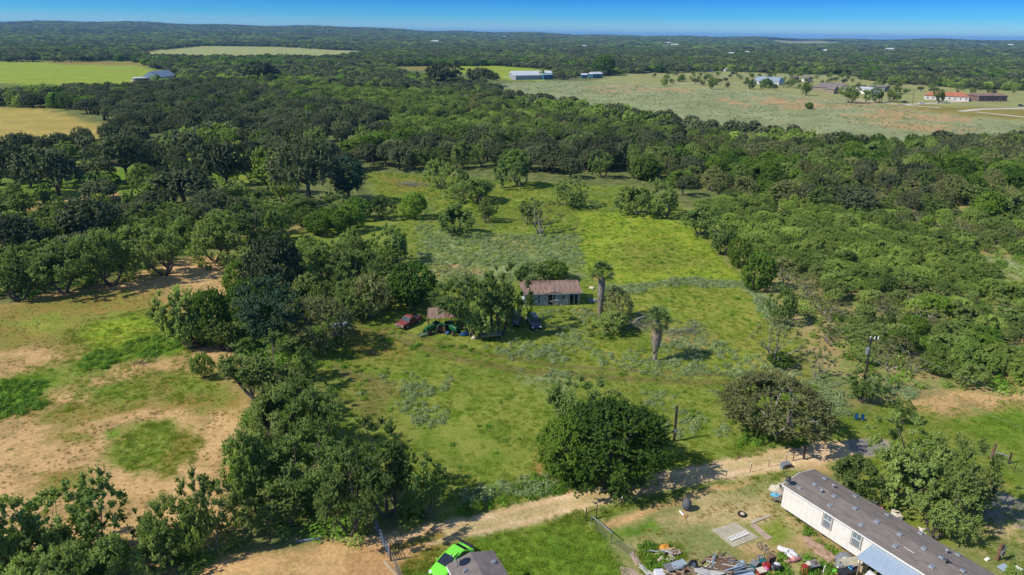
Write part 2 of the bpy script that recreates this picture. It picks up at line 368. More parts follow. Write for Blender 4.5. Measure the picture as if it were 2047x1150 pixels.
# painting order; (class, feather m, warp m, polygon in photo pixels)
PAINT = [
    ('wood', 4, 4, [(-300, 180), (2400, 260), (2700, 800), (-700, 620)]),
    ('thick', 4, 3, [(1330, 420), (1560, 395), (2150, 420), (2300, 800), (1830, 790), (1700, 800), (1500, 640)]),
    ('lime', 8, 6, [(-120, 124), (250, 124), (350, 152), (290, 172), (130, 170), (-120, 166)]),
    ('dry', 8, 6, [(60, 122), (290, 123), (330, 133), (120, 129)]),
    ('strip', 9, 8, [(270, 104), (380, 91), (560, 93), (735, 103), (700, 111), (480, 112), (300, 114)]),
    ('lime', 8, 6, [(780, 131), (1000, 131), (1110, 140), (1090, 162), (1010, 160), (880, 142)]),
    ('dry', 7, 9, [(800, 131), (920, 130), (900, 140), (820, 141)]),
    ('far_grass', 9, 6, [(1180, 160), (1250, 148), (1450, 141), (1700, 152), (2150, 186), (2150, 262), (1850, 232), (1700, 205), (1500, 190), (1400, 182), (1200, 172)]),
    ('tan', 9, 9, [(1300, 160), (1450, 150), (1560, 153), (1500, 168), (1400, 172)]),
    ('dry', 9, 9, [(1690, 205), (1800, 208), (1950, 215), (2100, 225), (2100, 245), (1860, 225), (1760, 212)]),
    ('pale', 6, 8, [(960, 172), (1080, 162), (1200, 163), (1400, 177), (1510, 182), (1700, 200), (1850, 224), (2060, 246), (2060, 300), (1700, 300), (1450, 262), (1200, 224), (1000, 195)]),
    ('orange', 5, 9, [(1150, 172), (1250, 170), (1400, 180), (1380, 188), (1200, 184)]),
    ('orange', 5, 12, [(1420, 195), (1600, 197), (1760, 203), (1850, 222), (1960, 240), (1850, 246), (1650, 228), (1480, 212)]),
    ('orange', 4, 12, [(1690, 240), (1900, 250), (1960, 262), (1800, 262)]),
    ('pale', 5, 8, [(560, 205), (640, 200), (700, 215), (780, 215), (860, 238), (760, 252), (640, 235)]),
    ('pale', 4, 5, [(1945, 515), (2000, 512), (2100, 530), (2100, 565), (1990, 548)]),
    ('pale', 3, 5, [(1440, 412), (1530, 410), (1540, 425), (1500, 440), (1440, 430)]),
    ('gold', 6, 6, [(-80, 215), (90, 218), (170, 240), (250, 262), (200, 282), (60, 300), (-80, 312)]),
    ('gold', 6, 8, [(-80, 240), (60, 240), (100, 262), (30, 284), (-80, 288)]),
    ('grass', 6, 6, [(100, 300), (300, 300), (420, 270), (560, 285), (545, 350), (500, 365), (420, 330), (330, 360), (200, 330), (100, 330)]),
    ('lime', 5, 6, [(380, 295), (560, 290), (545, 352), (500, 362), (400, 330)]),
    ('lush', 5, 6, [(0, 340), (160, 345), (420, 330), (480, 350), (300, 385), (20, 400)]),
    ('sand', 2, 4, [(40, 410), (100, 400), (250, 380), (235, 395), (110, 415), (50, 425)]),
    ('grass', 2, 4, [(40, 395), (200, 370), (260, 378), (80, 405)]),
    ('sand', 3, 4, [(540, 465), (600, 450), (650, 447), (650, 462), (560, 475)]),
    ('grass', 4, 4, [(480, 485), (540, 465), (640, 450), (760, 430), (840, 470), (820, 520), (600, 520), (520, 510)]),
    ('grass', 3, 4, [(730, 345), (860, 350), (1000, 360), (1270, 375), (1410, 440), (1480, 540), (1545, 620), (1625, 700), (1660, 800), (1560, 900), (1130, 1000), (900, 1045), (700, 900), (610, 740), (720, 620), (860, 600), (820, 480), (780, 420)]),
    ('dry', 3, 6, [(770, 350), (850, 360), (860, 385), (790, 385)]),
    ('yellow', 3, 6, [(990, 365), (1080, 370), (1080, 390), (1010, 385)]),
    ('lime', 1.2, 1, [(1160, 425), (1330, 428), (1410, 480), (1480, 560), (1240, 565), (1160, 540)]),
    ('yellow', 3, 6, [(1240, 480), (1400, 500), (1440, 540), (1300, 540), (1230, 510)]),
    ('sage', 1.5, 2, [(835, 450), (960, 468), (1158, 472), (1160, 560), (1000, 560), (880, 565), (840, 515)]),
    ('tan', 2, 4, [(960, 480), (1090, 478), (1060, 500), (960, 510)]),
    ('orange', 2, 4, [(865, 530), (930, 530), (960, 552), (880, 555)]),
    ('yellow', 1.5, 2, [(1245, 590), (1350, 572), (1490, 575), (1545, 632), (1520, 700), (1400, 660), (1250, 630)]),
    ('sandd', 3, 3, [(1300, 655), (1480, 690), (1600, 730), (1620, 790), (1480, 760), (1330, 690)]),
    ('yellow', 2, 3, [(1420, 680), (1520, 690), (1540, 740), (1440, 760), (1380, 730)]),
    ('sandd', 1.5, 3, [(1560, 660), (1640, 650), (1680, 700), (1600, 710)]),
    ('dry', 1.5, 2, [(1140, 622), (1190, 620), (1195, 640), (1150, 640)]),
    ('dry', 2, 3, [(700, 655), (790, 665), (820, 690), (780, 720), (700, 720), (660, 690)]),
    ('yellow', 2, 6, [(1130, 690), (1350, 710), (1440, 735), (1250, 735), (1130, 715)]),
    ('track', 2, 4, [(660, 740), (740, 730), (800, 800), (760, 850), (690, 800)]),
    ('sage', 2, 3, [(1040, 740), (1140, 745), (1130, 790), (1060, 770)]),
    # left sandy pasture
    ('sand', 1.6, 3, [(-120, 640), (200, 565), (360, 522), (518, 497), (512, 585), (420, 600), (440, 700), (480, 820), (490, 1100), (-200, 1300)]),
    ('dry', 2.5, 4, [(-120, 630), (150, 590), (350, 578), (400, 640), (350, 700), (200, 690), (60, 705), (-120, 720)]),
    ('grass', 2, 3, [(420, 510), (520, 488), (540, 500), (440, 525)]),
    ('grass', 2, 3, [(150, 650), (300, 615), (370, 640), (370, 700), (260, 725), (150, 765), (0, 800), (-60, 800), (60, 745), (190, 712)]),
    ('lime', 2, 3, [(180, 650), (290, 628), (330, 650), (250, 695), (190, 690)]),
    ('yellow', 2, 3, [(40, 640), (120, 625), (130, 660), (60, 675)]),
    ('lush', 1.3, 2, [(190, 700), (290, 680), (370, 660), (380, 695), (250, 725), (160, 742)]),
    ('lush', 1, 2, [(-60, 770), (60, 752), (112, 770), (80, 818), (-60, 850)]),
    ('grass', 1.5, 2, [(150, 775), (300, 752), (310, 795), (190, 822)]),
    ('dry', 2, 3, [(290, 735), (440, 745), (470, 820), (400, 830), (300, 800)]),
    ('grass', 2, 2, [(330, 745), (430, 755), (440, 790), (350, 785)]),
    ('grass', 1.3, 2, [(215, 905), (250, 852), (340, 838), (400, 880), (398, 915), (330, 945), (240, 952)]),
    ('dry', 1, 2, [(360, 850), (410, 890), (390, 925), (300, 960), (350, 900)]),
    ('dry', 1, 2, [(60, 945), (160, 928), (180, 965), (90, 985)]),
    ('dry', 1, 2, [(110, 860), (180, 855), (180, 885), (120, 885)]),
    ('lush', .6, 1, [(210, 862), (240, 858), (240, 875), (212, 876)]),
    ('dry', 1.5, 3, [(20, 830), (200, 800), (400, 805), (300, 815), (100, 850)]),
    # right lawn, yards, road
    ('grass', 2, 2, [(1640, 840), (1800, 795), (1900, 820), (2200, 790), (2300, 1300), (1850, 1100), (1700, 1000), (1650, 900)]),
    ('lush', 3, 4, [(1930, 830), (2100, 805), (2150, 880), (1960, 875)]),
    ('sand', 2, 3, [(1790, 805), (1880, 782), (2150, 765), (2150, 800), (1900, 832), (1820, 822)]),
    ('tan', 2, 3, [(1800, 1000), (1960, 960), (2100, 1100), (2050, 1200), (1900, 1100)]),
    ('lush', 1, 1.5, [(780, 1100), (1170, 1020), (1240, 1090), (1300, 1250), (760, 1250)]),
    ('grass', 2, 2, [(960, 1060), (1170, 1000), (1610, 905), (1650, 925), (1400, 985), (1200, 1040), (1180, 1060)]),
    ('dry', 1.2, 2, [(790, 1100), (900, 1075), (960, 1090), (860, 1150), (790, 1150)]),
    ('tan', 1, 1, [(1185, 1042), (1400, 985), (1600, 925), (1660, 960), (1740, 1100), (1740, 1250), (1300, 1250), (1225, 1085)]),
    ('beige', 1.5, 2, [(1340, 1050), (1440, 1000), (1540, 985), (1500, 1030), (1420, 1050)]),
    ('sandd', 1.5, 2, [(1460, 1090), (1600, 1060), (1640, 1100), (1560, 1140), (1480, 1130)]),
    ('sandd', .8, 1, [(1560, 1000), (1600, 1040), (1720, 1110), (1700, 1130), (1600, 1065), (1555, 1030)]),
    ('sand', .5, .6, [(1190, 1045), (1400, 985), (1500, 955), (1500, 960), (1390, 998), (1210, 1060)]),
    ('sand', 1, 1, [(1600, 920), (1640, 918), (1665, 945), (1620, 940)]),
    ('lush', 1, 1, [(1225, 1070), (1250, 1050), (1312, 1035), (1322, 1058), (1250, 1085)]),
    ('grass', .8, .8, [(1275, 1110), (1320, 1088), (1350, 1090), (1375, 1118), (1345, 1140), (1290, 1142)]),
    ('lush', .5, .5, [(1620, 1030), (1660, 1065), (1710, 1098), (1705, 1108), (1650, 1075), (1600, 1035)]),
    ('grass', .8, .8, [(1490, 1050), (1550, 1035), (1580, 1070), (1540, 1090)]),
    ('grass', 1.5, 2, [(900, 1000), (1130, 960), (1330, 915), (1560, 880), (1600, 885), (1340, 940), (1130, 1000), (930, 1045)]),
    ('road', .7, .7, [(700, 1080), (900, 1038), (1150, 979), (1400, 929), (1600, 891), (1700, 880), (1770, 880), (1780, 905), (1700, 922), (1480, 952), (1300, 987), (1150, 1020), (1000, 1060), (820, 1100), (700, 1140)]),
    ('clay', 1.2, 1.5, [(330, 1140), (480, 1110), (760, 1075), (900, 1050), (830, 1098), (790, 1120), (785, 1250), (200, 1250)]),
    ('sand', 1.5, 2, [(420, 1150), (600, 1100), (700, 1110), (560, 1250), (400, 1250)]),
    ('asphalt', .3, 1, [(1685, 882), (1755, 876), (1788, 895), (1745, 915), (1700, 905)]),
    ('asphalt', .3, .5, [(1940, 972), (1995, 980), (2150, 1050), (2150, 1080), (1990, 1050), (1925, 1010)]),
    ('sand', 1, 1, [(1955, 960), (1985, 952), (2010, 968), (1985, 978)]),
    ('beige', 1, 1.5, [(1960, 1045), (2060, 1060), (2060, 1100), (1980, 1075)]),
]
LINES = [  # class, half width m, feather, line
    ('track', 0.55, .9, [(700, 652), (780, 672), (840, 692), (920, 718), (1050, 742), (1250, 757), (1500, 768), (1640, 790)]),
    ('track', 0.35, .6, [(760, 655), (860, 680), (960, 706), (1100, 730), (1300, 744), (1500, 752)]),
    ('sage', 1.0, 1, [(1225, 578), (1350, 564), (1480, 567), (1530, 600), (1560, 640)]),
    ('dry', .5, .8, [(1088, 900), (1085, 930), (1060, 960)]),
    ('white', 1.6, 1.2, [(1340, 168), (1400, 167), (1480, 166)]),
    ('white', 1.8, 1.2, [(1690, 197), (1790, 209), (1880, 216)]),
    ('white', 2.0, 1.2, [(1800, 210), (1880, 206), (1920, 203), (1965, 200)]),
    ('white', 2.0, 1.2, [(1920, 223), (1955, 219), (2100, 215)]),
    ('white', 1.6, 1.2, [(1950, 224), (2100, 240)]),
    ('white', 2.5, 1.5, [(1005, 154), (1100, 157), (1180, 156)]),
    ('dry', .35, .4, [(1000, 1042), (900, 1066), (780, 1094)]),
    ('beige', .45, .5, [(1560, 912), (1300, 968), (1150, 1003), (1000, 1040), (900, 1062)]),
]
FAR_FIELDS = [  # pale clearings seen far off
    ('tan', 20, [(1520, 86), (1640, 84), (1700, 93), (1560, 92)]), ('tan', 10, [(62, 84), (110, 83), (120, 88), (66, 90)]),

    ('dry', 10, [(920, 98), (1000, 97), (990, 101), (930, 101)]), ('pale', 10, [(680, 100), (740, 103), (720, 108), (690, 107)]),
    ('tan', 12, [(560, 84), (640, 84), (620, 87), (570, 87)]), ('pale', 10, [(1100, 108), (1180, 108), (1170, 112), (1110, 112)]), ('tan', 10, [(1560, 118), (1640, 120), (1620, 124), (1570, 122)]), ('pale', 10, [(1760, 124), (1860, 126), (1850, 130), (1770, 128)]), ('dry', 10, [(1390, 100), (1440, 101), (1430, 104), (1395, 103)]), ('pale', 10, [(60, 108), (150, 108), (140, 112), (70, 112)]), ('tan', 10, [(1240, 92), (1320, 94), (1300, 98), (1250, 96)]), ('pale', 8, [(1440, 149), (1700, 150), (1690, 154), (1450, 154)]),
]


def build_ground():
    # polar sheet round the camera's foot: fine where the photograph looks, coarse elsewhere
    az = np.concatenate([np.linspace(-180, -46, 24)[:-1], np.linspace(-46, 46, 640), np.linspace(46, 180, 24)[1:-1]])
    rr = [0.5, 8, 16, 24, 31, 36]
    r = 36.0
    while r < 32000:
        r += min(max(r * r * 3.4 / (F * H), 0.09), r * 0.03 if r < 9000 else r * 0.12); rr.append(r)
    rr = np.array(rr); A, Rr = np.meshgrid(np.radians(az), rr)
    X, Y = (np.sin(A) * Rr).ravel(), (np.cos(A) * Rr).ravel()
    na, nrr = len(az), len(rr)
    i = np.arange(nrr - 1)[:, None] * na + np.arange(na)[None, :]
    j = np.arange(nrr - 1)[:, None] * na + (np.arange(na)[None, :] + 1) % na
    Fq = np.stack([i, i + na, j + na, j], -1).reshape(-1, 4)
    pts = np.column_stack([X, Y]); n = len(pts)
    rad = np.hypot(X, Y)
    colA = np.tile(np.array(CLS['wood'][0]), (n, 1)); colB = np.tile(np.array(CLS['wood'][1]), (n, 1)); sh = np.full(n, 0.4)
    grassw = np.zeros(n)
    w1x = fbm(X / 5, Y / 5, 1) - .5 + 0.45 * (fbm(X / 1.1, Y / 1.1, 21) - .5); w1y = fbm(X / 5, Y / 5, 9) - .5 + 0.45 * (fbm(X / 1.1, Y / 1.1, 29) - .5)

    def apply(w, cl, idx):
        nonlocal colA, colB, sh
        a, b, s = CLS[cl]; w = w[:, None]
        colA[idx] = colA[idx] * (1 - w) + np.array(a) * w; colB[idx] = colB[idx] * (1 - w) + np.array(b) * w
        sh[idx] = sh[idx] * (1 - w[:, 0]) + s * w[:, 0]
    for cl, fe, wa, pp in PAINT + [(c, f, f, p) for c, f, p in FAR_FIELDS]:
        pl = wpoly(pp); lo, hi = pl.min(0) - fe - wa, pl.max(0) + fe + wa
        idx = np.where((X > lo[0]) & (X < hi[0]) & (Y > lo[1]) & (Y < hi[1]))[0]
        if not len(idx): continue
        wp = pts[idx] + np.column_stack([w1x[idx], w1y[idx]]) * wa * 2.2
        w_ = sst(-fe, fe, sdist(wp, pl))
        if cl in ('orange', 'pale') and len(idx) and rad[idx].min() > 230: w_ = w_ * (sst(.36, .52, fbm(X[idx] / 13, Y[idx] / 20, 61)) if cl == 'orange' else (.72 + .28 * sst(.4, .6, fbm(X[idx] / 9, Y[idx] / 14, 67))))
        apply(w_, cl, idx)
    for cl, hw, fe, pp in LINES:
        if cl == 'white': continue
        pl = wpoly(pp); lo, hi = pl.min(0) - 8, pl.max(0) + 8
        idx = np.where((X > lo[0]) & (X < hi[0]) & (Y > lo[1]) & (Y < hi[1]))[0]
        wp = pts[idx] + np.column_stack([w1x[idx], w1y[idx]]) * min(hw, 1) * .8
        apply(sst(hw + fe, hw - 0.1, ldist(wp, pl)), cl, idx)
    Z = hz(X, Y) + 0.0
    me = mesh_np('ground', np.column_stack([X, Y, Z]), Fq, [])
    for nm, col in (('colA', colA), ('colB', colB)):
        a = me.attributes.new(nm, 'FLOAT_COLOR', 'POINT'); a.data.foreach_set('color', np.column_stack([col, np.ones(n)]).astype(np.float32).ravel())
    a = me.attributes.new('share', 'FLOAT', 'POINT'); a.data.foreach_set('value', sh.astype(np.float32))
    me.shade_smooth()
    m, t, out = nodes('ground')
    A_, B_, S_ = [N(t, 'ShaderNodeAttribute', attribute_name=x) for x in ('colA', 'colB', 'share')]
    g = N(t, 'ShaderNodeNewGeometry')
    n1 = N(t, 'ShaderNodeTexNoise', inp={'Scale': 0.28, 'Detail': 9.0, 'Roughness': 0.72}); t.links.new(g.outputs['Position'], n1.inputs['Vector'])
    n2 = N(t, 'ShaderNodeTexNoise', inp={'Scale': 2.6, 'Detail': 5.0, 'Roughness': 0.75}); t.links.new(g.outputs['Position'], n2.inputs['Vector'])
    n3 = N(t, 'ShaderNodeTexNoise', inp={'Scale': 0.05, 'Detail': 4.0, 'Roughness': 0.6}); t.links.new(g.outputs['Position'], n3.inputs['Vector'])
    th = N(t, 'ShaderNodeMath', operation='SUBTRACT'); t.links.new(n1.outputs[0], th.inputs[0])
    s2 = N(t, 'ShaderNodeMath', operation='MULTIPLY_ADD', inp={1: -0.5, 2: 0.70}); t.links.new(S_.outputs['Fac'], s2.inputs[0]); t.links.new(s2.outputs[0], th.inputs[1])
    mr = N(t, 'ShaderNodeMapRange', inp={1: -0.07, 2: 0.07}); t.links.new(th.outputs[0], mr.inputs[0])
    mx = N(t, 'ShaderNodeMix', data_type='RGBA'); t.links.new(mr.outputs[0], mx.inputs[0]); t.links.new(A_.outputs['Color'], mx.inputs[6]); t.links.new(B_.outputs['Color'], mx.inputs[7])
    v2 = N(t, 'ShaderNodeMapRange', inp={1: 0.3, 2: 0.72, 3: 0.62, 4: 1.35}); t.links.new(n2.outputs[0], v2.inputs[0])
    v3 = N(t, 'ShaderNodeMapRange', inp={1: 0.3, 2: 0.7, 3: 0.85, 4: 1.15}); t.links.new(n3.outputs[0], v3.inputs[0])
    vv = N(t, 'ShaderNodeMath', operation='MULTIPLY'); t.links.new(v2.outputs[0], vv.inputs[0]); t.links.new(v3.outputs[0], vv.inputs[1])
    mm = N(t, 'ShaderNodeMix', data_type='RGBA', blend_type='MULTIPLY'); mm.inputs[0].default_value = 1
    t.links.new(mx.outputs[2], mm.inputs[6]); t.links.new(vv.outputs[0], mm.inputs[7])
    b = N(t, 'ShaderNodeBsdfPrincipled', inp={'Roughness': 0.95, 'Specular IOR Level': 0.1}); t.links.new(mm.outputs[2], b.inputs['Base Color'])
    bp = N(t, 'ShaderNodeBump', inp={'Strength': 0.55, 'Distance': 0.16}); t.links.new(n2.outputs[0], bp.inputs['Height']); t.links.new(bp.outputs[0], b.inputs['Normal'])
    t.links.new(b.outputs[0], out.inputs[0])
    new_obj('ground', me, m=m, kind='structure')


build_ground()
M_LANE = mat('pale_gravel', (0.52, 0.47, 0.38), 0.95, var=0.2, scale=.3)
for _c, hw, _f, pp in LINES:
    if _c != 'white': continue
    L_ = [Vector((*p, 0)) for p in wpoly(pp)]; fine = []
    for a, b in zip(L_[:-1], L_[1:]):
        k = max(1, int((b - a).length / 6)); fine += [a.lerp(b, i / k) for i in range(k)]
    fine.append(L_[-1]); vs = []; fs = []
    for i, p in enumerate(fine):
        d = (fine[min(i + 1, len(fine) - 1)] - fine[max(i - 1, 0)]).normalized(); q = Vector((-d.y, d.x, 0)); w_ = hw * 1.45 * (.85 + .3 * rnd.random())
        vs += [p + q * w_ + Vector((0, 0, .06)), p - q * w_ + Vector((0, 0, .06))]
        if i: fs.append((2 * i - 2, 2 * i - 1, 2 * i + 1, 2 * i))
    mb = MB(); mb.add(vs, fs); mb.build('lane', M_LANE, kind='structure')
# ---------------------------------------------------------------- trees: prototypes
KIND = {  # n clusters, cluster radius, lowest dir z, crown start g, h/R, cover, elongation of leaf, limb count, outline noise, leaf mat, bark
    'oak': dict(nc=64, rc=(.11, .24), zmin=-.55, g=.20, hr=1.5, cover=20, el=1.4, limbs=14, out=.26, lm=L_OAK, bk=M_BARK, stems=1),
    'mes': dict(nc=84, rc=(.07, .19), zmin=-.9, g=.04, hr=1.40, cover=17, el=2.3, limbs=18, out=.42, lm=L_MES, bk=M_BARK, stems=3),
    'airy': dict(nc=78, rc=(.07, .16), zmin=-.85, g=.08, hr=2.1, cover=21, el=2.3, limbs=18, out=.34, lm=L_MES, bk=M_BARKG, stems=3),
    'hac': dict(nc=96, rc=(.09, .2), zmin=-.95, g=.02, hr=1.6, cover=27, el=1.7, limbs=8, out=.2, lm=L_HAC, bk=M_BARK, stems=3),
    'bru': dict(nc=60, rc=(.09, .22), zmin=-.9, g=.03, hr=1.15, cover=18, el=2.0, limbs=10, out=.24, lm=L_BRU, bk=M_BARK, stems=4),
    'olv': dict(nc=84, rc=(.08, .18), zmin=-.9, g=.05, hr=1.5, cover=19, el=1.8, limbs=14, out=.22, lm=L_OLV, bk=M_BARKG, stems=3),
    'drk': dict(nc=50, rc=(.15, .26), zmin=-.9, g=.08, hr=2.0, cover=26, el=1.3, limbs=8, out=.2, lm=L_DRK, bk=M_BARK, stems=1),
    'bare': dict(nc=26, rc=(.08, .14), zmin=-.3, g=.1, hr=1.7, cover=3.0, el=2.0, limbs=26, out=.2, lm=L_OLV, bk=M_BARKG, stems=4),
    'sage': dict(nc=26, rc=(.16, .32), zmin=-.5, g=.0, hr=.8, cover=14, el=1.6, limbs=3, out=.3, lm=L_SAG, bk=M_BARKG, stems=2),
}


def make_crown(kind, seed, nleaf):
    k = KIND[kind]; g = np.random.default_rng(seed)
    hr, gg = k['hr'], k['g']; c = (1 - gg) / 2 * hr; zc = (1 + gg) / 2 * hr
    lob = [(g.normal(size=3), g.uniform(.5, 1)) for _ in range(7)]

    def outl(d):
        s = np.ones(len(d))
        for a, w in lob:
            a = a / np.linalg.norm(a); s += k['out'] * w * (np.clip(d @ a, 0, 1) ** 3 - .18) * 1.6
        return s
    nc = k['nc']; d = g.normal(size=(nc * 6, 3)); d /= np.linalg.norm(d, axis=1)[:, None]
    d = d[d[:, 2] > k['zmin']]
    keep = [d[0]]
    for q in d[1:]:
        if len(keep) >= nc: break
        if min(np.linalg.norm(q - p) for p in keep) > 2.4 / math.sqrt(nc): keep.append(q)
    while len(keep) < nc: keep.append(d[g.integers(len(d))] * g.uniform(.3, .75))
    d = np.array(keep)
    rc = g.uniform(*k['rc'], size=nc)
    cen = d * (outl(d / np.linalg.norm(d, axis=1)[:, None]) * (1 - rc * .75))[:, None] * np.array([1, 1, c])
    cen[:, 2] = np.where(cen[:, 2] < 0, cen[:, 2] * .92, cen[:, 2])
    w = rc ** 2; ci = g.choice(nc, nleaf, p=w / w.sum())
    # every clump is a bundle of sprays reaching outward and upward
    m = 28 if kind != 'oak' else 16; cd = cen / np.array([1, 1, c]); cd /= np.linalg.norm(cd, axis=1)[:, None]
    sd_ = g.normal(size=(nc, m, 3)); sd_ /= np.linalg.norm(sd_, axis=2)[:, :, None]
    upk = .25 if kind == 'oak' else .55
    sd_ = sd_ * (1.0 if kind == 'oak' else .8) + cd[:, None, :] * .5 + np.array([0, 0, upk]); sl = np.linalg.norm(sd_, axis=2)[:, :, None]; sd_ /= sl
    ln = rc[:, None] * g.uniform(.75, 1.45 if kind == 'oak' else 1.9, (nc, m))
    si = g.integers(0, m, nleaf); t_ = g.random(nleaf) ** .7
    ax = sd_[ci, si]; dd = g.normal(size=(nleaf, 3)); dd /= np.linalg.norm(dd, axis=1)[:, None]
    wd = rc[ci] * (.26 if kind == 'oak' else .17) * (1.15 - .8 * t_)
    p = cen[ci] - cd[ci] * (rc[ci] * .35)[:, None] + ax * (ln[ci, si] * t_)[:, None] + dd * (wd * g.random(nleaf) ** .5)[:, None]
    p[:, 2] += zc; p[:, 2] = np.maximum(p[:, 2], g.uniform(.02, .1, nleaf))
    nrm = dd * .7 + ax * .25 + (cen[ci] / np.array([1, 1, c])) * .35 + np.array([0, 0, .45]) + g.normal(size=(nleaf, 3)) * .3
    nrm /= np.linalg.norm(nrm, axis=1)[:, None]
    ta = g.normal(size=(nleaf, 3)); ta[:, 2] -= .5 if kind in ('mes', 'airy', 'olv') else 0
    ta -= nrm * (ta * nrm).sum(1)[:, None]; ta /= np.linalg.norm(ta, axis=1)[:, None]
    bi = np.cross(nrm, ta)
    a = math.sqrt(k['cover'] / nleaf / 2 * k['el']) * g.uniform(.6, 1.3, nleaf); b = a / k['el']
    rq = np.percentile(np.hypot(p[:, 0], p[:, 1]), 97); p[:, :2] /= rq; cen = cen / np.array([rq, rq, 1])
    zq = np.percentile(p[:, 2], 99); p[:, 2] = np.where(p[:, 2] > zc, zc + (p[:, 2] - zc) * (hr * .98 - zc) / max(zq - zc, .1), p[:, 2])
    V = np.stack([p + ta * a[:, None], p + bi * b[:, None] + nrm * (b * .3)[:, None], p - ta * a[:, None], p - bi * b[:, None] - nrm * (b * .2)[:, None]], 1).reshape(-1, 3)
    Fq = np.arange(nleaf * 4).reshape(-1, 4)
    ct = g.uniform(0.0, 1, nc); tint = np.clip(ct[ci] * .45 + g.random((nc, m))[ci, si] * .3 + g.uniform(0, 1, nleaf) * .25, 0, 1)
    return V, Fq, np.repeat(tint, 4), cen + np.array([0, 0, zc]), rc


def make_trunk(kind, seed, cen, rc, lod):
    k = KIND[kind]; g = random.Random(seed); mb = MB(); hr = k['hr']
    nst = k['stems']; fork = (k['g'] + .12) * hr; r0 = .055 if nst == 1 else .036
    if kind == 'oak': r0 = .075
    n = 7 if lod == 0 else 5; tops = []
    for s in range(nst):
        a = 6.28 * s / nst + g.uniform(-.4, .4); sp = 0.02 if nst == 1 else .05
        lean = .05 if nst == 1 else .24
        b = Vector((math.cos(a) * sp, math.sin(a) * sp, -.03)); t = Vector((math.cos(a) * lean, math.sin(a) * lean, fork))
        mb.tube([b, b.lerp(t, .5) + Vector((g.uniform(-.03, .03), g.uniform(-.03, .03), 0)), t], [r0 * 1.25, r0, r0 * .85], n); tops.append(t)
    idx = sorted(range(len(cen)), key=lambda i: g.random())[:k['limbs'] if lod == 0 else max(3, k['limbs'] // 2)]
    for i in idx:
        e = Vector(cen[i]); st = min(tops, key=lambda q: (q - e).length)
        m1 = st.lerp(e, .4) + Vector((g.uniform(-.06, .06), g.uniform(-.06, .06), g.uniform(-.02, .1)))
        e2 = st.lerp(e, .85 if kind != 'bare' else 1.05)
        mb.tube([st, m1, e2], [r0 * .6, r0 * .38, r0 * .12], 5 if lod == 0 else 3, cap=False)
        if lod == 0:
            for _ in range(3 if kind not in ('bare', 'airy') else 6):
                f = m1.lerp(e2, g.uniform(0, .9)); q = f + Vector((g.uniform(-.2, .2), g.uniform(-.2, .2), g.uniform(-.02, .25)))
                mb.tube([f, f.lerp(q, .5) + Vector((0, 0, .03)), q], [r0 * .25, r0 * .15, r0 * .06], 3, cap=False)
    return mb


LODN = (36000, 11000, 1100)
PROTO = {}       # (kind, lod) -> list of (crown mesh, trunk mesh, merged mesh)


def protos(kind, lod, n):
    key = (kind, lod)
    if key in PROTO: return PROTO[key]
    res = []
    for s in range(n):
        V, Fq, ti, cen, rc = make_crown(kind, 100 * s + 7 + hash(len(kind) + ord(kind[0])) % 97, int(LODN[lod] * (.35 if kind in ('bare', 'sage') else 1)))
        k = KIND[kind]
        tb = make_trunk(kind, s, cen, rc, min(lod, 1))
        cm = mesh_np(kind + '_crown', V, Fq, [k['lm']], tint=ti)
        tm = tb.mesh('trunk', k['bk'])
        # merged version for small and massed trees
        tv = np.array([tuple(v) for v in tb.v]); tf = [f for f in tb.f if len(f) == 4]
        F2 = np.vstack([Fq, np.array(tf) + len(V)]) if lod else Fq
        V2 = np.vstack([V, tv]) if lod else V
        mm = mesh_np(kind + '_tree', V2, F2, [k['lm'], k['bk']], midx=[0] * len(Fq) + [1] * (len(F2) - len(Fq)), tint=np.concatenate([ti, np.full(len(V2) - len(V), .5)])) if lod else None
        res.append((cm, tm, mm))
    PROTO[key] = res
    return res


NP = {'oak': (2, 5, 4), 'mes': (4, 5, 4), 'airy': (3, 2, 1), 'hac': (2, 4, 3), 'bru': (2, 5, 4), 'olv': (2, 3, 2), 'drk': (1, 2, 1), 'bare': (2, 2, 1), 'sage': (1, 3, 2)}
NAME = {'oak': 'live_oak', 'mes': 'mesquite_tree', 'airy': 'mesquite_tree', 'hac': 'hackberry_tree', 'bru': 'brush_shrub', 'olv': 'hackberry_tree', 'drk': 'live_oak', 'bare': 'bare_tree', 'sage': 'sage_plant'}
TREES = []       # placed individuals: kind, x, y, R, h, label, group, hand


def bbox_tree(kind, cx, yt, yb, w, label, group=None, hs=1.0):
    """a tree from where its crown shows in the photograph: centre, top, bottom and width of the crown"""
    gg = KIND[kind]['g']; by = yb
    for _ in range(8):
        p = P(cx, by); v = np.array([p.x, p.y, -H]); dist = v @ FW; s = F / dist
        dl = math.asin(H / np.linalg.norm(v)); Rr = w / 2 / s
        V2 = (yb - yt) / 2 / s; q = V2 * V2 - (Rr * math.sin(dl)) ** 2
        c = max(math.sqrt(max(q, 0)) / math.cos(dl), Rr * .42)
        h = 2 * c / (1 - gg) * hs; hc = (1 + gg) / 2 * h
        by = (yt + yb) / 2 + s * hc * math.cos(dl)
    TREES.append([kind, p.x, p.y, Rr * (1.0 if kind == 'hac' else 1.13), h, label, group, True])


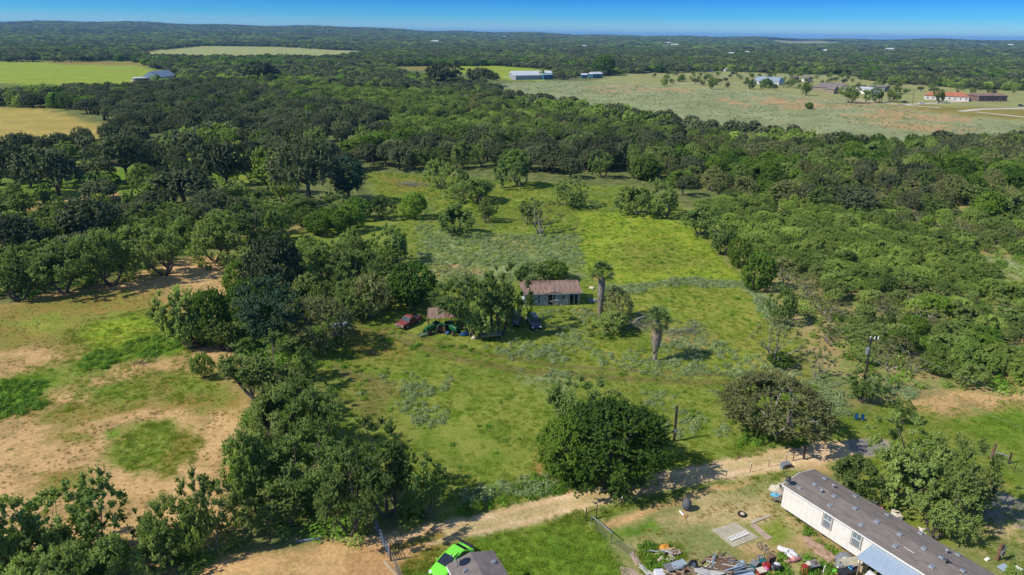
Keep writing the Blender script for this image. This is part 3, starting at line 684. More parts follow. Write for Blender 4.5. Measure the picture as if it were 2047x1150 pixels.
def place_tree(t, rz):
    kind, x, y, R_, h, label, group, hand = t[:8]
    d = math.hypot(x, y, H); w = 2 * R_ / d * F
    lod = 0 if w > 115 else (1 if w > 26 else 2)
    pr = protos(kind, lod, NP[kind][lod]); cm, tm, mm = pr[rnd.randrange(len(pr))]
    sc = (R_ * rnd.uniform(.93, 1.07), R_ * rnd.uniform(.93, 1.07), h / KIND[kind]['hr'])
    cat = 'shrub' if kind in ('bru', 'sage') else 'tree'
    z = float(hz(np.array([x]), np.array([y]))[0])
    if w > 48:
        e = empty(NAME[kind], label, cat, (x, y, z), rz, group); e.scale = sc
        new_obj('trunk', tm, e); new_obj('crown', cm, e)
    else:
        new_obj(NAME[kind], mm or cm, loc=(x, y, z), rz=rz, sc=sc, label=label, cat=cat, group=group)


def scatter(name, pts, sc, meshes, kind='stuff', idx=None, tilt=0.0, **kw):
    """one object: a point for every plant, each carrying one of the given meshes"""
    n = len(pts)
    if not n: return
    me = bpy.data.meshes.new(name); me.vertices.add(n); me.vertices.foreach_set('co', np.asarray(pts, np.float32).ravel())
    a = me.attributes.new('sc', 'FLOAT_VECTOR', 'POINT'); a.data.foreach_set('vector', np.asarray(sc, np.float32).ravel())
    rot = np.column_stack([nr.normal(0, tilt, n) if tilt else np.zeros(n), nr.normal(0, tilt, n) if tilt else np.zeros(n), nr.uniform(0, 6.28, n)])
    a = me.attributes.new('rot', 'FLOAT_VECTOR', 'POINT'); a.data.foreach_set('vector', rot.astype(np.float32).ravel())
    a = me.attributes.new('idx', 'INT', 'POINT'); a.data.foreach_set('value', (nr.integers(0, len(meshes), n) if idx is None else idx).astype(np.int32))
    col = bpy.data.collections.new(name + '_kinds')
    for k, m in enumerate(meshes):
        col.objects.link(bpy.data.objects.new('%s_kind_%02d' % (name, k), m))
    o = new_obj(name, me, kind=kind, **kw)
    g = bpy.data.node_groups.new(name, 'GeometryNodeTree')
    g.interface.new_socket('Geometry', in_out='INPUT', socket_type='NodeSocketGeometry'); g.interface.new_socket('Geometry', in_out='OUTPUT', socket_type='NodeSocketGeometry')
    gi, go = g.nodes.new('NodeGroupInput'), g.nodes.new('NodeGroupOutput')
    ci = g.nodes.new('GeometryNodeCollectionInfo'); ci.inputs['Collection'].default_value = col; ci.inputs['Separate Children'].default_value = True; ci.inputs['Reset Children'].default_value = True
    ip = g.nodes.new('GeometryNodeInstanceOnPoints'); ip.inputs['Pick Instance'].default_value = True

    def at(nm, ty):
        q = g.nodes.new('GeometryNodeInputNamedAttribute'); q.data_type = ty; q.inputs['Name'].default_value = nm
        return [s for s in q.outputs if s.name == 'Attribute' and s.enabled][0]
    g.links.new(gi.outputs[0], ip.inputs['Points']); g.links.new(ci.outputs[0], ip.inputs['Instance'])
    g.links.new(at('idx', 'INT'), ip.inputs['Instance Index']); g.links.new(at('sc', 'FLOAT_VECTOR'), ip.inputs['Scale'])
    er = g.nodes.new('FunctionNodeEulerToRotation'); g.links.new(at('rot', 'FLOAT_VECTOR'), er.inputs[0]); g.links.new(er.outputs[0], ip.inputs['Rotation'])
    g.links.new(ip.outputs[0], go.inputs[0])
    md = o.modifiers.new('scatter', 'NODES'); md.node_group = g
    return o


# ---------------------------------------------------------------- trees one can point to
for a in [
    # kind, crown centre x, top, bottom, width, label
    ('airy', 22, 992, 1165, 130, 'open mesquite tree at the bottom left corner, leaning out over sandy ground'),
    ('airy', 118, 975, 1120, 120, 'thin mesquite tree second from the left in the bottom row'),
    ('airy', 208, 958, 1110, 125, 'tall thin mesquite with pale bare limbs, third in the bottom row'),
    ('mes', 150, 1070, 1200, 150, 'low bushy mesquite at the very bottom, in front of the thin trees'),
    ('mes', 60, 1100, 1240, 150, 'bushy mesquite cut by the bottom left edge'),
    ('mes', 235, 1060, 1180, 120, 'round mesquite at the bottom, below the tall pale-limbed one'),
    ('mes', 20, 1050, 1170, 110, 'mesquite filling the gap under the leaning corner tree'),
    ('mes', 110, 1040, 1150, 110, 'mesquite right behind the low bushy one at the bottom'),
    ('mes', 290, 1075, 1170, 100, 'low mesquite at the end of the bottom row by the track'),
    ('mes', 370, 1010, 1110, 90, 'small dense mesquite left of the small forked one'),
    ('mes', 318, 1000, 1135, 135, 'mesquite of medium height in the middle of the bottom left row'),
    ('airy', 425, 955, 1100, 115, 'small open mesquite with visible fork beside the dirt turning place'),
    ('bru', 385, 1040, 1120, 70, 'low green bush under the small forked mesquite'),
    ('mes', 575, 935, 1075, 200, 'broad mesquite at the lower end of the dense tree row, beside the dirt road'),
    ('mes', 515, 860, 1010, 110, 'mesquite at the sandy edge of the dense tree row'),
    ('mes', 600, 860, 1010, 170, 'large mesquite in the middle of the dense row, behind the broadest one'),
    ('mes', 545, 760, 900, 160, 'tall mesquite with bare inner branches in the upper part of the row'),
    ('mes', 640, 775, 905, 110, 'mesquite on the meadow side of the dense row'),
    ('mes', 517, 682, 812, 185, 'light green round mesquite topping the dense row, near the parked box trailer'),
    ('mes', 590, 765, 880, 120, 'soft green mesquite filling the gap below the light green round one'),
    ('mes', 600, 700, 760, 60, 'small mesquite right of the light green round one'),
    ('mes', 500, 905, 1040, 100, 'mesquite on the sand side at the foot of the dense row'),
    ('airy', 590, 745, 830, 80, 'thin mesquite with grey bare twigs in the row'),
    ('bru', 408, 705, 755, 40, 'small bush at the left foot of the light green round mesquite'),
    ('mes', 700, 905, 1075, 150, 'dark mesquite in the row just behind the metal gate'),
    ('mes', 775, 862, 1045, 185, 'large dark mesquite at the meadow end of the row, shading the road'),
    ('mes', 850, 925, 1040, 100, 'lower mesquite at the right-hand end of the dense row'),
    ('hac', 432, 580, 690, 90, 'dense green tree filling the right side of the round pasture mesquite'),
    ('mes', 375, 590, 690, 95, 'left half of the pair of round mesquites out in the brown pasture'),
    ('mes', 405, 572, 690, 130, 'round mesquite standing out into the brown pasture'),
    ('mes', 450, 632, 705, 90, 'small mesquite below the round one at the pasture edge'),
    ('drk', 548, 560, 700, 110, 'tall bluish dark tree left of the box trailer'),
    ('olv', 645, 590, 700, 120, 'dark olive tree with bare lower branches shading the box trailer'),
    ('hac', 495, 520, 600, 100, 'bright green tree at the edge of the sand, behind the pasture mesquite'),
    ('mes', 610, 545, 620, 90, 'soft green tree behind the bluish dark tree'),
    ('mes', 700, 560, 640, 90, 'light mesquite behind the olive tree'),
    ('oak', 552, 475, 580, 100, 'dark oak at the corner of the sandy clearing'),
    ('mes', 640, 480, 570, 120, 'dense tree between the dark corner oak and the meadow'),
    ('mes', 720, 490, 580, 110, 'green mesquite left of the meadow of grey weeds'),
    ('mes', 790, 455, 530, 100, 'pale feathery mesquite touching the grey weed patch'),
    ('olv', 735, 550, 635, 80, 'brownish tree behind the red pickup, the left of two'),
    ('hac', 822, 530, 622, 105, 'dark round tree behind the red pickup, the right of two'),
    ('mes', 942, 548, 668, 125, 'olive mesquite crown hanging over the tractor shelter'),
    ('mes', 1000, 542, 672, 128, 'large old mesquite between the shed house and the dark cars'),
    ('mes', 950, 590, 678, 100, 'lower bough mesquite beside the tractor shelter'),
    ('mes', 1050, 520, 572, 90, 'mesquite behind the left end of the rusty-roofed house'),
    ('hac', 1105, 522, 568, 80, 'bright green bush tree behind the rusty-roofed house'),
    ('olv', 1232, 574, 640, 55, 'dark bush just right of the taller palm'),
    ('mes', 1222, 615, 668, 90, 'light green bush at the foot of the taller palm'),
    ('mes', 1138, 756, 890, 165, 'grey-green tree on the left behind the big dark roadside tree'),
    ('hac', 1135, 835, 962, 130, 'lower left lobe of green foliage beside the big roadside tree'),
    ('hac', 1212, 786, 968, 236, 'big dense dark green roadside tree hanging over the dirt road'),
    ('olv', 1542, 738, 880, 180, 'brownish olive tree beside the dirt road, right of the short pole'),
    ('bare', 1548, 632, 722, 100, 'sparse spreading tree with few leaves at the edge of the yellow meadow'),
    ('bare', 1632, 690, 755, 55, 'grey leafless sapling beside the sparse spreading tree'),
    ('hac', 1556, 700, 735, 60, 'dark bush at the foot of the sparse tree'),
    ('mes', 1722, 745, 806, 70, 'dark bush around the foot of the tall power pole'),
    ('mes', 1802, 800, 848, 42, 'small bright green tree alone beside the lawn'),
    ('mes', 1840, 842, 1000, 190, 'large mesquite behind the long white trailer house'),
    ('mes', 1900, 890, 1050, 175, 'right-hand spreading crown of the mesquites behind the trailer house'),
    ('mes', 1698, 895, 990, 115, 'lower mesquite at the back end of the trailer house'),
    ('mes', 1868, 975, 1085, 130, 'low crown of mesquite hanging near the trailer roof'),
    ('mes', 1785, 890, 1010, 120, 'mesquite between the lower one and the large one behind the trailer'),
    ('bru', 2030, 1125, 1165, 50, 'green bush at the bottom right corner'),
    ('bare', 1080, 402, 462, 75, 'half-dead mesquite with bare grey limbs in the meadow'),
    ('mes', 1055, 400, 448, 50, 'small living mesquite against the half-dead one'),
    ('mes', 905, 405, 465, 95, 'round bush standing alone left of the half-dead mesquite'),
    ('mes', 972, 398, 445, 55, 'pale bush right of the round one in the meadow'),
    ('hac', 830, 385, 436, 55, 'bright bush at the left rim of the meadow'),
    ('mes', 765, 388, 435, 60, 'soft green bush second at the left rim of the meadow'),
    ('hac', 715, 395, 440, 60, 'dark bush third at the left rim of the meadow'),
    ('mes', 955, 355, 402, 110, 'broad low mesquite at the top of the meadow'),
    ('mes', 1040, 303, 372, 100, 'tall pale mesquite rising at the woodland edge'),
    ('mes', 880, 318, 372, 60, 'pale mesquite left of the broad low one'),
    ('mes', 925, 335, 385, 70, 'mesquite between the pale one and the broad low one'),
    ('mes', 1125, 355, 410, 75, 'green mesquite above the half-dead one'),
    ('mes', 1150, 380, 415, 50, 'dark small mesquite right of the green one'),
    ('mes', 1270, 370, 428, 80, 'dense mesquite at the top right corner of the bright meadow, left of two'),
    ('mes', 1330, 365, 435, 90, 'dense mesquite at the top right corner of the bright meadow, right of two'),
    ('mes', 1398, 410, 470, 80, 'dark bush on the right rim of the bright meadow, uppermost'),
    ('mes', 1442, 450, 508, 65, 'rounded dark bush midway down the right rim of the bright meadow'),
    ('hac', 1480, 478, 535, 60, 'bright dark-green bush on the right rim of the bright meadow'),
    ('hac', 1513, 505, 578, 68, 'tall bright bush lowest on the right rim of the bright meadow'),
    ('mes', 1570, 575, 650, 70, 'dark mesquite beside the yellow meadow'),
    ('hac', 222, 345, 378, 40, 'small round bright green tree on the lawn among oaks'),
    ('oak', 125, 298, 385, 115, 'large grey-green oak at the front of the left oak grove'),
    ('oak', 38, 280, 372, 90, 'dark spreading oak at the left edge with its trunk showing'),
    ('oak', 388, 262, 320, 80, 'oak with leaning trunk above the green lawn'),
    ('oak', 455, 285, 370, 95, 'oak in the middle of the green lawn'),
    ('oak', 255, 270, 350, 90, 'dark oak behind the front oak of the left grove'),
    ('mes', 515, 265, 310, 60, 'pale open oak tree at the right rim of the lawn'),
    ('oak', 620, 275, 385, 120, 'huge dark oak left of the vine-covered trunk'),
    ('drk', 700, 315, 400, 65, 'vine-covered dark tree standing at the top left of the meadow'),
    ('mes', 570, 315, 385, 75, 'pale brush tree between the lawn and the huge dark oak'),
    ('oak', 165, 400, 480, 120, 'dark wide oak in the left tree belt'),
    ('oak', 370, 335, 400, 110, 'dark oak behind the left belt of mesquites'),
    ('oak', 425, 380, 430, 80, 'dark oak near the middle of the left belt'),
    ('mes', 490, 410, 490, 110, 'broad mesquite at the right end of the left tree belt'),
    ('mes', 430, 430, 520, 110, 'feathery mesquite at the sand edge of the left belt'),
    ('mes', 330, 445, 550, 130, 'tall feathery mesquite in the left belt above the sand'),
    ('mes', 225, 460, 570, 130, 'feathery mesquite with the long shadow in the left belt'),
    ('mes', 130, 480, 585, 120, 'bushy mesquite in the left belt close to the frame'),
    ('mes', 40, 500, 600, 130, 'dark mesquite at the left edge of the frame above the sand'),
    ('oak', 30, 430, 510, 120, 'dark oak at the left edge above the sand'),
    ('mes', 90, 415, 470, 90, 'mesquite left of the wide belt oak'),
    ('mes', 480, 395, 440, 80, 'yellow-green mesquite inside the left belt'),
    ('oak', 530, 125, 160, 70, 'dark oak in the far row behind the pale field'),
    ('oak', 885, 130, 168, 75, 'large dark oak standing in front of the far green field'),
    ('oak', 965, 138, 166, 60, 'dark row of oaks left of the long metal barn'),
    ('hac', 1207, 112, 150, 45, 'tall tree beside the blue sheds'),
    ('mes', 1085, 138, 158, 14, 'small tree in front of the long metal barn'),
    ('mes', 1422, 156, 178, 20, 'small round tree beside the farm road'),
    ('mes', 1610, 164, 190, 28, 'dark tree at the left end of the brown-roofed house'),
    ('mes', 1700, 172, 205, 40, 'tree in front of the brown-roofed house'),
    ('mes', 1755, 178, 205, 42, 'round tree beside the farm road, left of the tall pole'),
    ('mes', 1780, 176, 203, 45, 'second round tree beside the farm road'),
    ('mes', 1877, 180, 205, 26, 'tree before the orange-roofed house'),
    ('mes', 1535, 158, 176, 24, 'tree in front of the pale metal-roofed house'),
    ('mes', 1578, 158, 174, 26, 'lone tree right of the pale metal-roofed house'),
    ('mes', 1500, 160, 178, 18, 'tree left of the pale metal-roofed house'),
    ('hac', 1616, 206, 218, 16, 'single bush in the orange scrub field'),
    ('mes', 320, 150, 170, 26, 'tree in front of the grey-roofed farmhouse'),
    ('mes', 1330, 155, 172, 18, 'small tree above the scrub field'),
    ('mes', 1360, 150, 163, 16, 'small tree by the far fence line'),
]: bbox_tree(*a)

# ---------------------------------------------------------------- woods: zones in which every tree stands on its own
ZONES = [  # name/label, mix of kinds, spacing m, R range, h range, polygon of tree feet in photo pixels
    ('dark live oak in the broad oak belt on the left', 'dark oaks of the left belt', {'oak': .82, 'mes': .13, 'hac': .05}, 8.6, (4.2, 6.3), (6.8, 9.5),
     [(-60, 282), (60, 282), (190, 262), (60, 215), (150, 190), (340, 180), (480, 172), (560, 200), (640, 215), (760, 235), (760, 330), (640, 372), (560, 330), (520, 280), (420, 262), (330, 300), (200, 300), (100, 322), (-60, 345)]),
    ('oak or mesquite standing on the lawn of the left grove', 'grove trees on the lawn', {'oak': .55, 'mes': .45}, 12.5, (3.5, 5.5), (5.5, 8.5),
     [(-60, 345), (100, 322), (330, 300), (520, 290), (560, 340), (600, 400), (480, 440), (200, 430), (-60, 430)]),
    ('feathery mesquite in the belt above the sandy pasture', 'mesquites above the sandy pasture', {'mes': .72, 'oak': .2, 'bru': .08}, 6.8, (3.0, 4.8), (4.5, 7),
     [(-80, 430), (200, 430), (480, 440), (560, 480), (420, 520), (300, 562), (100, 598), (-80, 620)]),
    ('green tree in the wood between the meadow and the oak belt', 'trees between meadow and oak belt', {'mes': .7, 'hac': .2, 'olv': .1}, 7, (2.6, 4.2), (4, 6),
     [(600, 400), (700, 405), (750, 440), (700, 470), (560, 470), (480, 440)]),
    ('tree in the clump left of the red pickup and grey weeds', 'trees in the clump left of the pickup', {'mes': .6, 'hac': .25, 'olv': .15}, 6.5, (2.8, 4.2), (4.5, 6.5),
     [(520, 520), (600, 515), (700, 500), (820, 520), (860, 600), (780, 625), (700, 640), (690, 690), (600, 745), (480, 725), (440, 690), (470, 620)]),
    ('tree of the dense dark row between sandy pasture and meadow', 'trees of the dense middle row', {'mes': .9, 'hac': .1}, 6, (2.8, 4.0), (4.5, 6.5),
     [(500, 790), (590, 790), (640, 860), (720, 960), (830, 1000), (840, 1050), (700, 1090), (540, 1080), (490, 1000), (480, 900)]),
    ('tree of the scrubby row along the bottom left track', 'trees of the bottom left row', {'mes': .7, 'bru': .3}, 7, (2.2, 3.4), (3.5, 5),
     [(-60, 1140), (200, 1120), (420, 1085), (480, 1090), (380, 1150), (120, 1220), (-60, 1240)]),
    ('dark tree in the tall wood above the meadow', 'dark trees above the meadow', {'oak': .62, 'mes': .25, 'hac': .13}, 8.2, (3.8, 5.8), (6.5, 9.5),
     [(740, 300), (900, 282), (1060, 285), (1260, 300), (1400, 320), (1330, 365), (1180, 360), (1060, 350), (880, 335), (760, 345)]),
    ('tree in the mixed dense wood on the right', 'mixed trees of the right-hand wood', {'hac': .36, 'olv': .1, 'mes': .28, 'oak': .23, 'bare': .03}, 7.0, (2.9, 5.0), (4.8, 7.8),
     [(1260, 300), (1400, 300), (1600, 305), (1850, 300), (2250, 285), (2350, 460), (2047, 445), (1900, 440), (1700, 430), (1580, 412), (1440, 398), (1350, 392)]),
    ('scrub tree in the dense thicket right of the meadow', 'scrub trees of the right-hand thicket', {'bru': .62, 'mes': .30, 'hac': .04, 'bare': .04}, 3.9, (1.8, 3.3), (2.0, 3.6),
     [(1400, 425), (1440, 400), (1540, 402), (1545, 432), (1580, 410), (1900, 418), (2400, 420), (2500, 800), (2047, 772), (1850, 775), (1760, 750), (1700, 740), (1640, 680), (1590, 620), (1545, 560), (1480, 480)]),
    ('soft green mesquite in the mid-distance mesquite belt', 'mesquites of the middle belt', {'bru': .3, 'mes': .55, 'olv': .06, 'oak': .09}, 7.0, (2.8, 4.6), (3.8, 6),
     [(480, 172), (620, 172), (720, 182), (900, 186), (990, 205), (1100, 222), (1200, 245), (1460, 285), (1700, 318), (1600, 320), (1400, 330), (1260, 305), (1060, 290), (900, 285), (760, 300), (760, 235), (640, 215), (560, 200)]),
    ('small bush dotted over the grey-green scrub field', 'bushes in the scrub field', {'bru': .7, 'mes': .3}, 19, (.7, 1.9), (.8, 2.2),
     [(1000, 165), (1200, 165), (1510, 185), (1850, 226), (2100, 250), (2100, 290), (1700, 285), (1450, 255), (1200, 215), (1000, 190)]),
    ('small tree dotted round the far homesteads', 'garden trees of the far homesteads', {'mes': .7, 'oak': .3}, 26, (2.4, 3.8), (3.6, 5.4),
     [(1300, 150), (1480, 143), (1700, 150), (1960, 178), (2100, 185), (2100, 200), (1960, 190), (1700, 190), (1480, 178), (1330, 168)]),
    ('bush along the rim of the scrub field below the white lane', 'bushes at the right rim of the scrub field', {'hac': .5, 'bru': .5}, 10, (1.6, 3.0), (2.0, 3.6),
     [(1900, 246), (2100, 246), (2150, 285), (2000, 292)]),
]
NOWOOD = [wpoly(p) for p in [
    [(-300, 124), (280, 124), (355, 152), (310, 172), (330, 184), (260, 190), (120, 190), (-300, 192)],
    [(60, 215), (150, 220), (260, 262), (215, 288), (100, 306), (-300, 326), (-300, 205)],
    [(270, 106), (400, 92), (560, 94), (740, 104), (700, 118), (480, 120), (300, 120)],
    [(770, 133), (1000, 132), (1110, 141), (1110, 168), (960, 172), (860, 166), (780, 146)],
    [(960, 170), (1110, 160), (1250, 148), (1450, 143), (1700, 152), (1760, 165), (1960, 180), (2400, 190), (2400, 300), (1990, 290), (1700, 300), (1450, 268), (1200, 228), (1000, 195)],
    [(280, 160), (360, 150), (360, 172), (290, 176)],
] + [p for _, _, p in FAR_FIELDS]]


def poisson(lo, hi, sp, n):
    """rough dart throwing on a jittered hexagonal grid"""
    nx, ny = int((hi[0] - lo[0]) / sp) + 1, int((hi[1] - lo[1]) / (sp * .87)) + 1
    gx, gy = np.meshgrid(np.arange(nx), np.arange(ny))
    x = lo[0] + (gx + .5 * (gy % 2)) * sp + n.uniform(-.36, .36, gx.shape) * sp
    y = lo[1] + gy * sp * .87 + n.uniform(-.36, .36, gx.shape) * sp
    return np.column_stack([x.ravel(), y.ravel()])



LANDM = [(n, P(x, y)) for n, x, y in [('the rusty-roofed house', 1100, 600), ('the red pickup', 815, 650), ('the box trailer', 683, 672), ('the tall power pole', 1725, 790), ('the short dark pole', 1347, 882), ('the metal gate', 765, 1090), ('the half-dead mesquite', 1080, 455), ('the vine-covered tree', 700, 400), ('the yellow meadow', 1500, 640), ('the bright meadow corner', 1330, 430), ('the tall pale mesquite', 1040, 372), ('the front grove oak', 125, 385), ('the lawn clearing', 470, 340), ('the sandy pasture', 430, 540), ('the left pasture edge', 60, 610), ('the orange-roofed house', 1890, 205), ('the brown-roofed house', 1655, 188), ('the long metal barns', 1065, 162), ('the left yellow field', 100, 285), ('the right-edge clearing', 2000, 530), ('the small pale clearing', 1490, 425), ('the right lane end', 2000, 235), ('the grey-roofed farmhouse', 330, 168), ('the orange scrub patch', 1700, 215), ('the bleached log', 1428, 405), ('the sparse tree', 1550, 722), ('the pinkish dirt strip', 1850, 800), ('the pale glade', 680, 240), ('the tree by blue sheds', 1207, 150), ('the round meadow bush', 905, 465), ('the brush pile', 822, 371), ('the dirt turning place', 420, 1110)]]
KDESC = {'oak': 'dark live oak', 'mes': 'feathery mesquite', 'hac': 'green hackberry', 'bru': 'low bush', 'olv': 'olive-brown tree', 'airy': 'open mesquite', 'drk': 'bluish tree', 'bare': 'bare tree', 'sage': 'sage'}


def zlabel(kd, x, y, R_, h_, zone_in):
    px, py = Q(x, y); n, p = min(LANDM, key=lambda l: math.hypot(l[1].x - x, l[1].y - y)); lx, ly = Q(p.x, p.y)
    d = math.hypot(p.x - x, p.y - y); sdx, sdy = x - p.x, y - p.y
    rel = ('right of' if sdx > 0 else 'left of') if abs(sdx) > abs(sdy) else ('behind' if sdy > 0 else 'in front of')
    nearw = 'just ' if d < 14 else ('' if d < 32 else 'well ')
    return '%s %s %s, %s%s %s' % ('broad' if R_ > 4.6 else ('middling' if R_ > 3.2 else 'small'), KDESC[kd], zone_in, nearw, rel, n)


ZSHORT = {'dark oaks of the left belt': 'in the oak belt', 'grove trees on the lawn': 'on the grove lawn', 'mesquites above the sandy pasture': 'in the pasture belt', 'trees between meadow and oak belt': 'by the meadow', 'trees in the clump left of the pickup': 'in the clump', 'trees of the dense middle row': 'in the dense row', 'trees of the bottom left row': 'in the bottom row', 'dark trees above the meadow': 'in the tall wood', 'mixed trees of the right-hand wood': 'in the mixed wood', 'scrub trees of the right-hand thicket': 'in the thicket', 'mesquites of the middle belt': 'in the middle belt', 'bushes in the scrub field': 'in the scrub field', 'garden trees of the far homesteads': 'by the homesteads', 'bushes at the right rim of the scrub field': 'on the rim'}

hand = np.array([[t[1], t[2], t[3]] for t in TREES])
BLOCK = [wpoly(p) for p in [
    [(1030, 560), (1180, 560), (1180, 680), (840, 690), (780, 670), (780, 630), (900, 630)],   # house, shelter, cars
    [(655, 650), (720, 650), (760, 700), (650, 690)],
    [(1930, 512), (2000, 508), (2200, 530), (2200, 600), (1985, 578)],
    [(1560, 640), (1640, 640), (1660, 760), (1560, 760)],
    [(700, 1060), (800, 1040), (830, 1180), (690, 1180)],
]]
STUFF_POOL = []
for lab, grp, mix, sp_, rr_, hh_, poly in ZONES:
    wp = wpoly(poly); lo, hi = wp.min(0), wp.max(0)
    pp = poisson(lo, hi, sp_, nr); pp = pp[sdist(pp, wp) > 0]
    for nw in BLOCK: pp = pp[sdist(pp, nw) < 1.0]
    if sp_ < 20:
        for nw in NOWOOD: pp = pp[sdist(pp, nw) < 1.5]
    if len(pp) and sp_ < 20:      # natural gaps
        gp = fbm(pp[:, 0] / 22, pp[:, 1] / 22, 5) + .25 * nr.random(len(pp)); pp = pp[gp < (.84 if lab.startswith('scrub') else (.77 if 'oak belt' in lab else .86))]
    ks, ws = list(mix), np.array(list(mix.values())); ws = ws / ws.sum()
    cl = fbm(pp[:, 0] / 26, pp[:, 1] / 26, 41, 2)        # kinds come in drifts
    for q, c_ in zip(pp, cl):
        dd = np.hypot(hand[:, 0] - q[0], hand[:, 1] - q[1])
        R_ = nr.uniform(*rr_) * (0.8 + .4 * nr.random())
        if (dd < hand[:, 2] * .55 + R_ * .45).any(): continue
        u = (c_ - .5) * 1.5 + .5 + nr.uniform(-.28, .28); u = min(max(u, 0), .999)
        kd = ks[int(np.searchsorted(np.cumsum(ws), u))] if u < ws.sum() else ks[-1]
        kd = ks[min(ks.index(kd), len(ks) - 1)]
        h_ = nr.uniform(*hh_) * (.75 if kd == 'bru' and sp_ > 5 else 1)
        TREES.append([kd, q[0], q[1], R_, h_, zlabel(kd, q[0], q[1], R_, h_, ZSHORT[grp]), grp, False])
# individuals: the largest 290 of each name, the rest joins the masses
by = {}
for t in TREES:
    t.append(2 * t[3] / math.hypot(t[1], t[2], H) * F)
    px, py = Q(t[1], t[2], t[4] * .6)
    if not (-90 < px < 2140 and 0 < py < 1260): t[8] = t[8] * .01
    by.setdefault(NAME[t[0]], []).append(t)
for nm, l in by.items():
    l.sort(key=lambda t: (not t[7], -t[8]))
    same = {}
    for t in l[:285]:
        if t[8] > 6 and not t[7]: same.setdefault(t[5], []).append(t)
    for lb, g_ in same.items():
        rest_ = lb.split(' ', 1)[1]; g_.sort(key=lambda t: -t[3])
        if len(g_) == 2: g_[0][5], g_[1][5] = 'larger ' + rest_, 'smaller ' + rest_
        elif len(g_) == 3: g_[0][5], g_[1][5], g_[2][5] = 'largest ' + rest_, 'middle-sized ' + rest_, 'smallest ' + rest_
        elif len(g_) > 3:
            o_ = sorted(g_[1:-1], key=lambda t: t[2]); lb = lb.replace('well ', '').replace('just ', ''); g_[0][5], g_[-1][5] = 'largest ' + lb, 'smallest ' + lb
            o_[0][5] = 'frontmost ' + lb
            if len(o_) > 1: o_[-1][5] = 'rearmost ' + lb
            if len(o_) > 3:
                q_ = sorted(o_[1:-1], key=lambda t: t[1]); q_[0][5] = 'leftmost ' + lb; q_[-1][5] = 'rightmost ' + lb
                if len(q_) > 4: z_ = max(q_[1:-1], key=lambda t: t[4]); z_[5] = 'tallest ' + lb
    for i, t in enumerate(l):
        if i < 285 and t[8] > 6: place_tree(t, rnd.uniform(0, 6.28))
        else: STUFF_POOL.append(t)


def mass(name, sel, lod):
    kinds = sorted({t[0] for t in sel}); ms = []; off = {}
    for k in kinds:
        off[k] = len(ms); ms += [q[2] for q in protos(k, lod, NP[k][lod])]
    if not sel: return
    pts = np.array([[t[1], t[2], 0] for t in sel]); pts[:, 2] = hz(pts[:, 0], pts[:, 1])
    sc = np.array([[t[3], t[3], t[4] / KIND[t[0]]['hr']] for t in sel])
    idx = np.array([off[t[0]] + rnd.randrange(NP[t[0]][lod]) for t in sel])
    scatter(name, pts, sc, ms, idx=idx)


near = [t for t in STUFF_POOL if math.hypot(t[1], t[2]) < 260]
far = [t for t in STUFF_POOL if math.hypot(t[1], t[2]) >= 260]
mass('thicket', near, 1)
mass('woodland', far, 1 if len(far) < 4000 else 2)
# the far woods, thinning into broader clumps with distance
homes = [P(310, 160), P(1065, 155), P(1175, 155), P(1530, 165), P(1660, 180), P(1737, 183), P(1893, 202), P(1980, 200), P(1345, 90), P(1440, 140), P(1620, 162)]


def far_wood(name, r0, r1, sp_, kinds, rr_, hh_, lod, gap):
    t = math.tan(math.radians(41)); out = []
    lo, hi = (-r1 * .7, r0 * .7), (r1 * .7, r1)
    pp = poisson(lo, hi, sp_, nr); r = np.hypot(pp[:, 0], pp[:, 1]); pp = pp[(r >= r0) & (r < r1) & (np.abs(pp[:, 0]) < pp[:, 1] * .87 + 40)]
    for nw in NOWOOD: pp = pp[sdist(pp, nw) < sp_ * .3]
    for z in ZONES:
        if z[3] < 20: pp = pp[sdist(pp, wpoly(z[6])) < 0]
    q = Qn(pp); s = fbm(pp[:, 0] / (sp_ * 11), pp[:, 1] / (sp_ * 11), 8)
    pp = pp[(s + .3 * nr.random(len(pp)) < gap) & (q[:, 1] < 330)]
    for h_ in homes: pp = pp[np.hypot(pp[:, 0] - h_.x, pp[:, 1] - h_.y) > (16 if r1 < 2000 else 1)]
    n = len(pp); ms = []; ranges = []
    for k in kinds:
        a = len(ms); ms += [x[2] for x in protos(k, lod, NP[k][lod])]; ranges.append((a, len(ms)))
    c = fbm(pp[:, 0] / (sp_ * 7), pp[:, 1] / (sp_ * 7), 77, 3) * 1.5 - .25 + nr.uniform(-.2, .2, n)
    ki = np.clip((c * len(kinds)).astype(int), 0, len(kinds) - 1)
    idx = np.array([nr.integers(*ranges[k]) for k in ki])
    R_ = nr.uniform(*rr_, n); h_ = nr.uniform(*hh_, n); hrs = np.array([KIND[kinds[k]]['hr'] for k in ki])
    scatter(name, np.column_stack([pp, hz(pp[:, 0], pp[:, 1]) - .1]), np.column_stack([R_, R_, h_ / hrs]), ms, idx=idx)
    print(name, n)


far_wood('woodland', 150, 900, 8.2, ['mes', 'oak', 'oak', 'bru'], (3.4, 5.4), (4.5, 8), 2, .93)
far_wood('far_woodland', 900, 2400, 13, ['mes', 'oak', 'oak', 'hac'], (5.5, 9), (6, 10), 2, .80)
far_wood('far_woodland', 2400, 6000, 30, ['oak', 'mes', 'oak'], (13, 22), (8, 14), 2, .84)
far_wood('far_woodland', 6000, 16000, 85, ['oak', 'mes', 'oak'], (38, 62), (10, 20), 2, .95)
